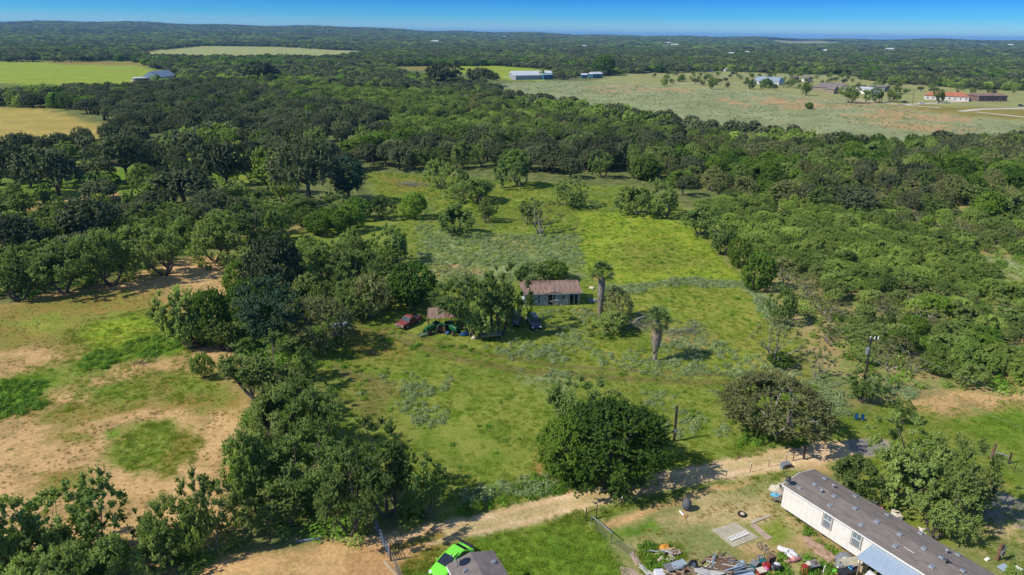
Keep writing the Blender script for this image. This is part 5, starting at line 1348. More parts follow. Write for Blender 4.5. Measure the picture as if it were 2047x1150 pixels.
for k in range(nS):
    w_ = (L + .9) / nS; s = ribbed(0, w_ - .015, -.55, D + .2, 2.28, 2.86, 4, .03); o = s.build('roof_sheet', RUSTR, sh); o.location = (-.45 + k * w_, rnd.uniform(-.08, .08), .10 + rnd.uniform(-.012, .012)); o.rotation_euler = (0, 0, rnd.uniform(-.008, .008))
s = MB(); s.add([(xo * .28, -.52, 2.26), (xo * .98, -.52, 2.26), (xo * .66, -.52, 2.66), (xo * .66, 2.6, 2.86)], [(0, 1, 2), (0, 2, 3), (2, 1, 3)]); s.build('porch_gable', RUSTR, sh)
s = MB(); s.box((L / 2, -.57, 2.29), (L + .9, .04, .12)); s.build('fascia', W_OLD, sh)
for x, w_, h_, nm, m_ in ((L * .10, .55, 1.3, 'window', DARK), (L * .19, .95, 1.95, 'door', W_OLD), (L * .255, .3, 1.7, 'window', DARK), (L * .47, .75, 1.95, 'door', DARK), (L * .53, .35, 1.5, 'window', DARK), (L * .70, .45, .6, 'window', DARK)):
    f = MB(); zc = h_ / 2 + .1 if nm == 'door' else 1.35
    for dx in (-w_ / 2 - .05, w_ / 2 + .05): f.box((x + dx, -.04, zc), (.09, .08, h_ + .18))
    f.box((x, -.04, zc + h_ / 2 + .05), (w_, .08, .09)); fr = f.build(nm, W_OLD, sh)
    g = MB(); g.box((x, -.02, zc), (w_, .03, h_)); g.build('panel', m_ if nm == 'door' else DARK, fr)
HB_ = (1108, 607)
s = MB()
g_ = random.Random(4)
for k in range(34):
    x = g_.uniform(.5, L - 1); s.tube([(x, D * .8 + g_.uniform(-.8, .6), 3.05), (x + g_.uniform(-1.6, 1.6), D + g_.uniform(-.6, .8), 3.2 + g_.uniform(0, .45))], .025, 3, cap=False)
new_obj('dead_vine', s.mesh('dead_vine', BROWNB), loc=(a.x, a.y, 0), rz=rz, label='tangle of bare brown branches along the top edge of the rusty roof', cat='branches')

# work bench, tarp, sack, trailer
a = P(962, 684); b = P(1002, 682); e = empty('work_bench', 'rough outdoor work bench with a warped tin top at the front of the big mesquite', 'bench', (a.x, a.y, 0), yaw(a, b)); q = (b - a).length
for k in range(2):
    s = ribbed(0, q * .56, 0, 1.0, 1.0, 1.05, 5, .03); o = s.build('top_sheet', GALV, e); o.location = (k * q * .45, 0, k * .03); o.rotation_euler = (0, -.05, .03 * k)
for x in (.2, q / 2, q - .2):
    for y in (.12, .85): s = MB(); s.tube([(x, y, 0), (x, y, 1.0)], .05, 6); s.build('leg', TREATED, e)
s = MB(); s.bar((0, .05, .93), (q, .05, .93), .05, .09); s.build('rail', WOODN, e)


def blob_thing(name, label, cat, px, py, r, m, seed=1, amp=.25, z=0.0, rz=0, flat=.3, **kw):
    p = P(px, py, z); s = MB(); s.blob((0, 0, r[2] * flat), r, seed, amp, 14, 8, flat=flat)
    return new_obj(name, s.mesh(name, m, True), loc=(p.x, p.y, z), rz=rz, label=label, cat=cat, **kw)


blob_thing('blue_tarp', 'crumpled blue tarp bundle between the rusty shelter and the big mesquite', 'tarp', 929, 670, (.8, .5, .4), BLUEPL, 2)
blob_thing('white_sack', 'white sack lying left of the outdoor work bench', 'sack', 949, 677, (.5, .4, .35), CREAMC, 3)
blob_thing('blue_drum_bundle', 'small blue bundle under the right half of the rusty shelter', 'bundle', 895, 668, (.4, .3, .35), BLUEPL, 7)
blob_thing('pale_sheet', 'low pale sheet lying on the grass between the rusty-roofed house and the taller palm', 'sheet', 1183, 602, (1.1, .7, .25), GREYC, 4)
blob_thing('white_bundle', 'small white bundle behind the taller palm', 'bundle', 1183, 577, (.6, .4, .3), CREAMC, 5)
a = P(667, 676); b = P(702, 672); e = empty('box_trailer', 'red-sided box trailer with a grey-blue top under the dark olive tree', 'trailer', (a.x, a.y, 0), yaw(a, b)); q = (b - a).length
s = MB(); s.box((q / 2, .9, .95), (q, 1.8, .9)); s.build('box', REDP, e, bevel=.03)
for k in range(4):
    s2_ = ribbed(0, q / 4 - .01, -.15, 1.95, 1.42, 1.62, 3, .02); o = s2_.build('roof_sheet', BLUEMET, e); o.location = (k * q / 4, 0, 0)
for x in (q * .3, q * .6): wheel(e, x, -.02, .33); wheel(e, x, 1.82, .33)
s = MB(); s.bar((q, .9, .5), (q + 1.1, .9, .45), .1); s.build('tow_bar', BLACK, e)
blob_thing('rust_heap', 'low rust-brown heap at the edge of the sand below the pasture mesquites', 'heap', 390, 692, (1.5, .7, .5), RUST, 6, .15)
e = empty('white_bench', 'pale low bench-like frame among trees at the far left', 'bench', P(82, 470), .1)
s = MB(); s.box((0, 0, .55), (2.4, .6, .08)); s.build('seat', W_PAINT, e)
for x in (-1, 1): s = MB(); s.box((x, 0, .26), (.1, .5, .5)); s.build('leg', W_PAINT, e)
p = P(720, 600); blob_thing('scrap_heap', 'pale grey scrap heap showing under the trees left of the red pickup', 'scrap', 716, 604, (1.5, 1, .9), GREYC, 9, .35)


def brush_pile(name, label, px, py, L, n, m=M_BARKG, rz=0, hgt=.7, seed=1, spread=.5):
    g = random.Random(seed); p = P(px, py); s = MB()
    for _ in range(n):
        x, y = g.gauss(0, L * .28), g.gauss(0, L * .28 * spread); an = g.uniform(-.7, .7) + (math.pi if g.random() < .5 else 0); l = g.uniform(.4, 1) * L * .4
        z = max(.05, g.uniform(0, hgt)); r = g.uniform(.02, .06)
        q = Vector((x, y, z)); d = Vector((math.cos(an), math.sin(an), g.uniform(-.25, .35)))
        s.tube([q, q + d * l * .5 + Vector((0, 0, g.uniform(-.1, .15))), q + d * l], [r, r * .7, r * .3], 4, cap=False)
    return new_obj(name, s.mesh(name, m), loc=p, rz=rz, label=label, cat='dead wood')


brush_pile('dead_brush', 'tan heap of dry brush against the front wall of the rusty-roofed house', 1108, 610, 2.6, 60, CREAMC, 0, 1.3, 12)
brush_pile('brush_pile', 'pile of grey dead branches at the upper left of the meadow', 822, 371, 7, 120, seed=2)
brush_pile('fallen_branch', 'dark fallen branch lying on the sandy pasture at the left', 292, 727, 4.5, 14, M_BARK, .3, .3, 3, .25)
brush_pile('fallen_branch', 'fallen grey limb left of the vine-covered tree, by the lawn', 600, 383, 6, 26, seed=4)
brush_pile('brush_pile', 'grey dead brush left of the shorter palm, with a bent bare limb', 1278, 655, 5, 60, seed=5, hgt=1.3)
brush_pile('brush_pile', 'tangle of pale dead twigs right of the shorter palm', 1370, 665, 6, 60, M_BARKG, .4, .5, seed=6)
brush_pile('brush_pile', 'grey brush beside the short green bush by the track', 742, 711, 1.8, 26, M_BARK, 0, .7, seed=8)
brush_pile('fallen_log', 'bare bleached trunk leaning at the wood edge right of the meadow', 1428, 405, 4, 16, M_BARKG, 1.2, 2.4, seed=9, spread=.3)
p = P(1262, 655); s = MB(); s.tube([(0, 0, .2), (.8, .1, 1.5), (2.0, .2, 1.9), (3.2, .3, 1.3), (3.6, .3, .2)], [.14, .13, .12, .1, .07], 7)
new_obj('bent_limb', s.mesh('bent_limb', M_BARKG), loc=p, label='bare limb bent into an arch between the two palms', cat='dead wood')


# ---------------------------------------------------------------- fan palms
def frond_mesh(seed, dead=False):
    g = random.Random(seed); mb = MB(); Lp = 1.15
    mb.tube([(0, 0, 0), (Lp * .5, 0, .03), (Lp, 0, 0)], [.03, .02, .015], 4)
    n = 15
    for k in range(n):
        an = math.radians(-80 + 160 * k / (n - 1)) + g.uniform(-.03, .03); l = .95 * (1 - .28 * abs(k - 7) / 7) * g.uniform(.88, 1.05)
        d = Vector((math.cos(an), math.sin(an), 0)); sd = Vector((-math.sin(an), math.cos(an), 0)); o = Vector((Lp, 0, 0))
        dr = -.14 - .16 * g.random()
        a0, a1, a2 = o, o + d * l * .6 + Vector((0, 0, .02)), o + d * l + Vector((0, 0, dr * 2))
        w = .042
        vs = [a0 - sd * .012, a0 + sd * .012, a1 + sd * w + Vector((0, 0, .03)), a1 + Vector((0, 0, -.02)), a1 - sd * w + Vector((0, 0, .03)), a2]
        mb.add(vs, [(0, 3, 4), (0, 1, 3), (1, 2, 3), (3, 2, 5), (3, 5, 4)])
    me = mb.mesh('frond', PALMT if dead else PALMF)
    at = me.attributes.new('tint', 'FLOAT', 'POINT'); at.data.foreach_set('value', [g.uniform(.2, .8)] * len(me.vertices))
    return me


FR = [frond_mesh(s) for s in range(4)]; FRD = [frond_mesh(9 + s, True) for s in range(2)]


def palm(label, px, py, ytop, skirt, seed, lean=0.0):
    g = random.Random(seed); p = P(px, py); d = np.array([p.x, p.y, -H]); s_ = F / (d @ FW)
    zt = 0
    for z in np.arange(3, 16, .05):
        if Q(p.x, p.y, z + 1.0)[1] < ytop: zt = z; break
    e = empty('fan_palm', label, 'palm tree', p, 0)
    b = MB(); b.tube([(0, 0, -.05), (.03, 0, zt * .15), (lean * .5, 0, zt * .5), (lean, 0, zt)], [.34, .28, .25, .22], 12); b.build('trunk', PALMD, e)
    # skirt of dead fronds: overlapping hanging blades
    sk = MB()
    top, bot, prof = skirt
    for k in range(420):
        u = g.random() ** .8; z = zt * (bot + (top - bot) * u); r = prof(u); a = g.uniform(0, 6.28); l = g.uniform(.6, 1.3) * zt * .11
        w = g.uniform(.05, .12); c = Vector((math.cos(a) * r, math.sin(a) * r, z)); t = Vector((-math.sin(a), math.cos(a), 0))
        o_ = Vector((lean * z / zt, 0, 0)); en = Vector((math.cos(a) * prof(max(0, u - l / zt)) * 1.04, math.sin(a) * prof(max(0, u - l / zt)) * 1.04, z - l))
        sk.m = 1 if (seed == 5 and u > .66 and g.random() < .7) else 0
        sk.add([c - t * w + o_, c + t * w + o_, en + t * w * 1.3 + o_, en - t * w * .5 + o_], [(0, 1, 2, 3)])
    sk.m = 0; rings = []
    for j in range(9):
        u = j / 8; rings.append([(math.cos(a) * prof(u) * .93 + lean * (bot + (top - bot) * u), math.sin(a) * prof(u) * .93, zt * (bot + (top - bot) * u)) for a in [6.283 * i / 14 for i in range(14)]])
    sk.loft(rings); sk.build('dead_frond_skirt', [PALMD, PALMT], e)
    for k in range(36):
        a = k * 2.4 + g.uniform(-.2, .2); el_ = math.radians(76 - 104 * (k / 35) + g.uniform(-10, 10))
        dead = k > 32; m = FRD[k % 2] if dead else FR[k % 4]
        f = new_obj('dead_frond' if dead else 'frond', m, e, loc=(lean, 0, zt + .1)); f.rotation_euler = Matrix.Rotation(a, 3, 'Z').to_quaternion().to_matrix().to_4x4().to_euler()
        f.rotation_euler = (Matrix.Rotation(a, 4, 'Z') @ Matrix.Rotation(-el_, 4, 'Y') @ Matrix.Rotation(g.uniform(-.4, .4), 4, 'X')).to_euler(); q = g.uniform(.85, 1.12); q *= 1.12; f.scale = (q, q, q)
    return e


palm('taller fan palm with a thick grey skirt of dead fronds, beside a dark bush', 1198, 641, 536, (.93, .12, lambda u: .29 + .28 * math.sin(math.pi * min(u * .72, 1)) ** 1.2), 3)
pm = palm('shorter fan palm with a tan and grey bulging skirt, casting a shadow on the grass', 1308, 721, 628, (.97, .26, lambda u: .27 + .46 * math.sin(math.pi * min(.1 + u * .62, 1)) ** 1.5), 5)


# ---------------------------------------------------------------- poles, wires, fences, gate
def utility_pole(label, px, py, ptx, pty, kind=0, r=.16):
    a = P(px, py); e = empty('utility_pole', label, 'utility pole', a)
    d = np.array([a.x, a.y]); dirn = d / np.linalg.norm(d)
    z = next((z for z in np.arange(3, 20, .05) if Q(a.x, a.y, z)[1] < pty), 10); tx = (ptx - Q(a.x, a.y, z)[0]) / (F / (np.array([a.x, a.y, z - H]) @ FW))
    s = MB(); s.tube([(0, 0, -.1), (tx * .5, 0, z * .5), (tx, 0, z)], [r, r * .85, r * .7], 10); s.build('pole', TREATED, e)
    if kind == 1:
        s = MB(); s.cyl((tx * .8 - .3, -.2, z - 1.75), .24, .8, 14); s.cyl((tx * .8 - .3, -.2, z - 1.32), .2, .1, 14); s.build('transformer', GALV, e)
        s = MB(); s.bar((tx - .3, -.1, z - .25), (tx + 1.0, .1, z - .25), .09, .1); s.build('crossarm', TREATED, e)
        for dx in (-.05, .5, .95): s = MB(); s.cyl((tx + dx, 0, z - .05), .08, .3, 8, r2=.05); s.cyl((tx + dx, 0, z + .12), .1, .08, 8); s.build('insulator', LAMPW, e)
        s = MB(); s.cyl((tx + .3, .25, z - .55), .1, .5, 8); s.build('fuse', GALV, e)
    if kind == 0:
        s = MB(); s.box((0.02, -r - .06, 1.45), (.28, .14, .42)); s.build('meter_box', GALV, e)
        s = MB(); s.box((0.02, -r - .05, 1.12), (.2, .1, .16)); s.build('red_tag', REDPL, e)
        s = MB(); s.tube([(r, 0, .1), (r + tx, 0, z + .3)], .035, 6); s.build('conduit', GALV, e)
    if kind == 2:
        s = MB(); s.bar((tx - 1.1, 0, z - .5), (tx + 1.1, 0, z - .5), .12); s.build('crossarm', TREATED, e)
        s = MB(); s.cyl((tx + .3, -.2, z - 1.6), .25, .9, 10); s.build('transformer', GALV, e)
    return e, Vector((a.x + tx, a.y, z))


_, t1 = utility_pole('tall wooden power pole with transformer and insulators, bush at its foot', 1725, 790, 1741, 676, 1, .18)
_, t2 = utility_pole('short dark pole with a meter box beside the big roadside tree', 1347, 882, 1353, 812, 0, .15)
for i, (x, y, tx_, ty_) in enumerate([(1824, 210, 1828, 178), (1875, 208, 1877, 190), (1608, 160, 1608, 140), (1520, 178, 1521, 158), (1984, 204, 1986, 184)]):
    utility_pole(['power pole standing by the far lane, left of the orange-roofed house', 'shorter pole in front of the orange-roofed house', 'thin pole in the far field above the brown-roofed house', 'pole before the pale metal-roofed house', 'pole in front of the brown far barn'][i], x, y, tx_, ty_, 2 if i == 0 else 9, .16)


def wire(label, pts, sag, r=.012, m=GALV):
    s = MB(); out = []
    for i in range(len(pts) - 1):
        a, b = Vector(pts[i]), Vector(pts[i + 1])
        for k in range(13): u = k / 12; out.append(a.lerp(b, u) - Vector((0, 0, sag * 4 * u * (1 - u))))
    s.tube(out, r, 4, cap=False); return new_obj('power_line', s.mesh('power_line', m), label=label, cat='cable')


far1 = P(2300, 905, 8.5)
wire('upper power cable running right from the top of the tall power pole', [t1 + Vector((.9, 0, 0)), far1 + Vector((0, 0, 1.0))], .8, .005)
wire('lower cable running right from below the transformer of the tall pole', [t1 + Vector((0, -.1, -2.6)), far1 + Vector((0, 0, -2.0))], .8, .005)
wire('service cable from the tall power pole down to the lower left', [t1 + Vector((-.1, -.1, -2.6)), P(1600, 830, 3.0)], .4, .006)


def fence(label, pts, post_h, step, m_post, wires, post_r=.04, top=None, cat='fence', mesh_h=0, white_top=False):
    a0 = P(*pts[0]); e = empty('wire_fence', label, cat, a0); W = [P(*p) - a0 for p in pts]
    pm_ = MB(); pm_.tube([(0, 0, 0), (0, 0, post_h)], post_r, 6)
    pm_.m = 1
    if white_top: pm_.cyl((0, 0, post_h), post_r * 1.5, .22, 6)
    me = pm_.mesh('post', [m_post, W_PAINT])
    ws = MB()
    for i in range(len(W) - 1):
        a, b = W[i], W[i + 1]; n = max(1, round((b - a).length / step))
        for k in range(n + (i == len(W) - 2)):
            q = a.lerp(b, k / n); o = new_obj('post', me, e, loc=q); o.rotation_euler = (rnd.uniform(-.04, .04), rnd.uniform(-.04, .04), 0)
        for z in wires: ws.bar(a + Vector((0, 0, z)), b + Vector((0, 0, z)), .012)
    ws.build('wire', GALV, e)
    if top:
        s = MB()
        for i in range(len(W) - 1): s.tube([W[i] + Vector((0, 0, top[0])), W[i + 1] + Vector((0, 0, top[0]))], .045, 8)
        s.build('top_rail', top[1], e)
    if mesh_h:
        s = MB()
        for i in range(len(W) - 1):
            a, b = W[i], W[i + 1]; Lf = (b - a).length; d = (b - a) / Lf; n = int(Lf / .16)
            for k in range(n):
                x0 = k * .16
                for sg in (1, -1):
                    x1 = x0 + sg * mesh_h * .75
                    if 0 <= x1 <= Lf: s.bar(a + d * x0 + Vector((0, 0, .03)), a + d * x1 + Vector((0, 0, mesh_h)), .010)
        s.build('chain_link', DKGREY, e, kind='stuff')
    return e


fence('low wire fence of thin posts along the road side of the trailer yard', [(1192, 1030), (1290, 1000), (1400, 972), (1500, 944), (1605, 914)], 1.15, 2.9, TREATED, (.3, .6, .9), .03, white_top=True)
fence('chain link fence with a pale top rail at the left corner of the yard', [(1181, 1052), (1222, 1086)], 1.2, 2.0, GALV, (), .03, (1.2, GALV), mesh_h=1.18)
fence('sagging dark chain link continuing down to the lumber heaps', [(1222, 1086), (1268, 1116)], 1.0, 2.2, BLACK, (.9,), .025, mesh_h=.9)
fence('wire fence below the metal gate at the bottom edge', [(784, 1122), (808, 1175)], 1.2, 1.6, GALV, (.3, .7, 1.1), .03, mesh_h=1.1)
fence('wire fence crossing the lawn at the right edge', [(1915, 893), (1985, 925), (2070, 965)], 1.2, 2.6, TREATED, (.3, .6, .9, 1.15), .035)
fence('wire fence along the back of the far orange-roofed homestead', [(1700, 212), (1810, 224), (1920, 232)], 1.3, 12, TREATED, (1.1,), .08)
# dark gate frame at the yard corner
a, b = P(1171, 1042), P(1192, 1036); e = empty('yard_gate', 'small dark pipe gate frame at the left corner of the yard', 'gate', a, yaw(a, b)); q = (b - a).length
for x in (0, q): s = MB(); s.tube([(x, 0, 0), (x, 0, 1.6)], .05, 6); s.build('post', BLACK, e)
s = MB(); s.tube([(0, 0, .9), (q, 0, 1.1)], .03, 5); s.tube([(0, 0, .2), (q, 0, .3)], .02, 5); s.build('bar', BLACK, e)
# yard corner posts
for px, py, h_, lb in [(1606, 918, 1.6, 'dark wooden corner post at the top of the yard beside the asphalt patch'), (1585, 921, 1.4, 'thin dark post just left of the yard corner post'), (1657, 828, 1.7, 'dark stump post beside the weeds left of the blue chairs')]:
    p = P(px, py); s = MB(); s.tube([(0, 0, -.05), (.03, 0, h_)], [.13, .11] if px != 1585 else [.05, .05], 8); new_obj('fence_post', s.mesh('fence_post', TREATED), loc=p, label=lb, cat='post')
a, b = P(1982, 916), P(2016, 927); e = empty('brace_post', 'H-shaped wooden brace of the right lawn fence', 'fence brace', a, yaw(a, b)); q = (b - a).length
s = MB(); s.tube([(0, 0, 0), (0, 0, 1.9)], .15, 8); s.build('post', BROWNB, e); s = MB(); s.tube([(q, 0, 0), (q, 0, 1.4)], .1, 8); s.build('post', TREATED, e)
s = MB(); s.tube([(0, 0, .9), (q, 0, .85)], .07, 6); s.build('brace', GALV, e)
# metal gate
a, b = P(752, 1062), P(780, 1120); e = empty('metal_gate', 'blue-grey tubular metal gate standing open beside the dirt road', 'gate', a, yaw(a, b)); q = (b - a).length
for z in (.15, .38, .6, .82, 1.05, 1.3): s = MB(); s.tube([(0, 0, z), (q, 0, z)], .028 if z != 1.3 else .035, 6); s.build('rail', BLUESTEEL, e)
for x in (0, q * .33, q * .66, q): s = MB(); s.tube([(x, 0, .13), (x, 0, 1.32)], .03, 6); s.build('upright', BLUESTEEL, e)
s = MB(); s.tube([(q + .12, 0, 0), (q + .12, 0, 1.7)], .07, 8); s.build('post', RUST, e); s = MB(); s.tube([(-.15, 0, 0), (-.15, 0, 1.9)], .06, 8); s.build('post', TEAL, e)
a, b = P(766, 1124), P(797, 1158); s = MB(); s.bar((0, 0, .12), ((b - a).length, 0, .16), .14, .07); s.bar((0, .2, .06), ((b - a).length * .9, .16, .06), .12, .05)
new_obj('plank', s.mesh('plank', WOODN), loc=a, rz=yaw(a, b), label='pale wooden planks on the ground at the foot of the metal gate', cat='plank')
# ---------------------------------------------------------------- yard things
def slab(name, label, cat, pp, th_, m, warp=0.0, nseg=1):
    pts = [P(x, y) for x, y in pp]; c = sum(pts, Vector()) / len(pts)
    mb = plate([(p.x - c.x, p.y - c.y) for p in pts], -.05, th_)
    return new_obj(name, mb.mesh(name, m), loc=(c.x, c.y, 0), label=label, cat=cat)


slab('concrete_slab', 'square old concrete slab with the white ladder on it', 'slab', [(1422, 1060), (1469, 1045), (1517, 1075), (1466, 1095)], .05, CONC)
slab('concrete_curb', 'short pale concrete strip above the slab', 'slab', [(1500, 1043), (1536, 1030), (1540, 1034), (1504, 1048)], .10, CONC)
slab('concrete_path', 'pinkish concrete strip right of the square slab', 'slab', [(1498, 1050), (1508, 1047), (1544, 1076), (1534, 1080)], .06, CONCP)
slab('brick_path', 'broken pale path strip among weeds left of the rubble heap', 'path', [(1258, 1108), (1266, 1104), (1283, 1127), (1272, 1131)], .05, CONCP)
slab('paving_sheet', 'pinkish flat sheet at the bottom edge left of the white pipes', 'sheet', [(1238, 1133), (1260, 1137), (1285, 1150), (1285, 1170), (1250, 1170)], .06, CONCP)
# worn pink carpet: an uneven sheet
pts = [P(x, y) for x, y in [(1600, 1070), (1612, 1069), (1678, 1111), (1662, 1131), (1628, 1108), (1608, 1088)]]; c = sum(pts, Vector()) / len(pts)
import mathutils
bm_pts = np.array([(p.x - c.x, p.y - c.y) for p in pts]); lo, hi = bm_pts.min(0), bm_pts.max(0); V = []; idm = {}
gx, gy = np.meshgrid(np.arange(lo[0], hi[0], .16), np.arange(lo[1], hi[1], .16)); gp = np.column_stack([gx.ravel(), gy.ravel()])
ins = sdist(gp + np.column_stack([fbm(gp[:, 0] * 2, gp[:, 1] * 2, 3) - .5, fbm(gp[:, 0] * 2, gp[:, 1] * 2, 8) - .5]) * .5, bm_pts) > 0
zz = .03 + .14 * np.abs(fbm(gp[:, 0] * 1.6, gp[:, 1] * 1.6, 6) - .5); ny, nx = gx.shape
vs = [(gp[i, 0], gp[i, 1], zz[i]) for i in range(len(gp))]
fs = [(j * nx + i, j * nx + i + 1, (j + 1) * nx + i + 1, (j + 1) * nx + i) for j in range(ny - 1) for i in range(nx - 1) if ins[j * nx + i] and ins[(j + 1) * nx + i + 1] and ins[j * nx + i + 1] and ins[(j + 1) * nx + i]]
mb = MB(); mb.add(vs, fs); o = new_obj('old_carpet', mb.mesh('old_carpet', CARPETP, True), loc=(c.x, c.y, 0), label='worn pinkish carpet spread on the ground before the trailer house', cat='carpet')
o.modifiers.new('t', 'SOLIDIFY').thickness = .02

# ladder
a, b = P(1461, 1083, .05), P(1498, 1068, .05); e = empty('ladder', 'white ladder lying on the square concrete slab', 'ladder', a, yaw(a, b)); q = (b - a).length
for y in (0, .42): s = MB(); s.box((q / 2, y, .07), (q, .06, .1)); s.build('rail', W_PAINT, e)
for k in range(8): s = MB(); s.box((.15 + k * (q - .3) / 7, .21, .09), (.1, .38, .05)); s.build('rung', W_PAINT, e)


def tyre(label, px, py, r=.36, lean=0.0, z=0, rz=0.0, rim=True):
    p = P(px, py, z); e = empty('tyre_ring', label, 'tyre', p, rz)
    s = MB(); n, m_ = 22, 8; vs = []; fs = []
    for i in range(n):
        a = 6.2832 * i / n
        for j in range(m_):
            b = 6.2832 * j / m_; vs.append(((r * .78 + r * .24 * math.cos(b)) * math.cos(a), (r * .78 + r * .24 * math.cos(b)) * math.sin(a), .12 * math.sin(b)))
    for i in range(n):
        for j in range(m_): fs.append((i * m_ + j, ((i + 1) % n) * m_ + j, ((i + 1) % n) * m_ + (j + 1) % m_, i * m_ + (j + 1) % m_))
    T = Matrix.Translation((0, 0, .12 if not lean else r)) @ Matrix.Rotation(lean, 4, 'X'); s.add(vs, fs, T); s.build('tread', RUBBER, e, smooth=True)
    if rim: s = MB(); s.cyl((0, 0, 0), r * .5, .12, 14, M=T); s.build('rim', GALV, e)
    return e


tyre('black tyre ring lying in weeds above the concrete slab', 1483, 1030, .42, rim=False)
blob_thing('stone_lump', 'pale stone inside the tyre ring above the slab', 'stone', 1485, 1030, (.3, .25, .2), CONC, 3)
tyre('upright grey tyre beside the lumber heap at the bottom edge', 1384, 1139, .5, 1.25, rz=.3)
# wire mesh drum and pipe
blob_thing('wire_mesh_drum', 'dark grey rounded wire mesh bin standing alone on the dry yard', 'bin', 1372, 1019, (.48, .48, .72), DKGREY, 2, .05, flat=.85)
a, b = P(1359, 1024), P(1367, 1033); e = empty('white_pipe', 'short white pipe with an orange end lying beside the grey mesh bin', 'pipe', a, yaw(a, b))
s = MB(); s.tube([(0, 0, .12), ((b - a).length, 0, .12)], .1, 8); s.build('tube', W_PAINT, e); s = MB(); s.blob(((b - a).length + .15, 0, .1), (.16, .13, .08), 2); s.build('orange_end', ORANGE, e)
# box by the corner
a = P(1570, 934); e = empty('scrap_crate', 'small rusty crate at the top corner of the yard by the fence', 'crate', a, .3)
s = MB(); s.box((0, 0, .25), (.9, .6, .5)); s.build('box', BROWNB, e, bevel=.02); s = MB(); s.box((0, 0, .52), (.96, .66, .04)); s.build('lid', GALV, e); s = MB(); s.box((-.5, -.1, .25), (.3, .5, .45)); s.build('side_panel', BLUESTEEL, e)

# chairs on the lawn
for k, (px, py) in enumerate([(1711, 840), (1724, 842)]):
    e = empty('lawn_chair', ['left of the two small blue lawn chairs on the grass', 'right of the two small blue lawn chairs on the grass'][k], 'chair', P(px, py), -.4 + .3 * k, 'blue lawn chairs'); e.scale = (.72, .72, .72)
    s = MB(); s.box((0, 0, .42), (.56, .5, .05)); s.build('seat', BLUEPL, e); s = MB(); s.box((0, .26, .78), (.56, .05, .75), rx=-.2); s.build('backrest', BLUEPL, e)
    for sx in (-.25, .25):
        for sy in (-.2, .24): s = MB(); s.box((sx, sy, .2), (.04, .04, .4)); s.build('leg', BLUEPL, e)
        s = MB(); s.box((sx, 0, .62), (.06, .5, .04)); s.build('armrest', BLUEPL, e)


# heaps of lumber: every board on its own
def board(name, label, px, py, px2, py2, w, t, m, z=.05, z2=None, cat='board', group=None):
    a, b = P(px, py, z), P(px2, py2, z if z2 is None else z2); d = b - a; s = MB()
    s.bar((0, 0, 0), d, w, t); return new_obj(name, s.mesh(name, m), loc=a, label=label, cat=cat, group=group)


# bottom heap, centre-right: sheets and boards (1395-1490, 1118-1150)
for i, (px, py, l, w_, an, m, z, lb) in enumerate([
    (1471, 1136, 2.4, 1.6, .25, BLUEMET, .25, 'pale blue metal sheet at the right of the bottom lumber heap'),
    (1480, 1150, 2.4, 1.3, .1, BLUEMET, .2, 'pale blue metal sheet at the lower right edge of the lumber heap'),
    (1450, 1131, 1.6, 1.5, -.5, BROWNB, .45, 'brown plywood square on top of the lumber heap'),
    (1458, 1121, 1.5, 1.1, .5, WOOD, .32, 'tan plywood sheet at the top corner of the lumber heap'),
    (1430, 1140, 1.7, 1.2, .6, WHITED, .35, 'white door panel in the middle of the lumber heap'),
    (1420, 1150, 1.9, 1.2, .7, BLUEMET, .22, 'blue-white sheet low at the left of the lumber heap'),
    (1404, 1146, 1.2, .8, .2, WHITED, .3, 'white box board at the left end of the lumber heap'),
    (1346, 1132, 1.6, 1.0, .35, GREYC, .55, 'grey slatted pallet on the brown scrap heap'),
    (1354, 1128, .7, .8, .35, BLUEMET, .6, 'small blue sheet beside the grey pallet'),
    (1350, 1146, 1.9, 1.1, .3, BROWNB, .3, 'brown rusty box frame under the grey pallet'),
    (1318, 1147, .8, .7, .2, TARPW, .3, 'white box left of the brown scrap heap')]):
    p = P(px, py, z); s = MB(); s.box((0, 0, 0), (l, w_, .05 if 'box' not in lb else .4)); 
    if 'pallet' in lb:
        s = MB(); [s.box((-.7 + .2 * k, 0, 0), (.13, w_, .04)) for k in range(8)]; [s.box((0, y, -.07), (l, .1, .09)) for y in (-.4, 0, .4)]
    o = new_obj('metal_sheet' if m is BLUEMET else 'scrap_sheet', s.mesh('scrap_sheet', m), loc=(p.x, p.y, z), label=lb, cat='scrap'); o.rotation_euler = (rnd.uniform(-.15, .15), rnd.uniform(-.15, .15), an)
g_ = random.Random(21)
def boards(n, cx, cy, sx, sy, zr, lens, ms, label, group, ang=(-.5, 1.2)):
    for _ in range(n):
        p = P(cx + g_.uniform(-sx, sx), cy + g_.uniform(-sy, sy)); l = g_.uniform(*lens); an = g_.uniform(*ang); z = g_.uniform(*zr)
        s = MB(); s.box((0, 0, 0), (l, g_.choice((.09, .12, .18)), .045)); o = new_obj('board', s.mesh('board', g_.choice(ms)), loc=(p.x, p.y, z), label=label, cat='board', group=group); o.rotation_euler = (g_.uniform(-.2, .2), g_.uniform(-.25, .25), an)


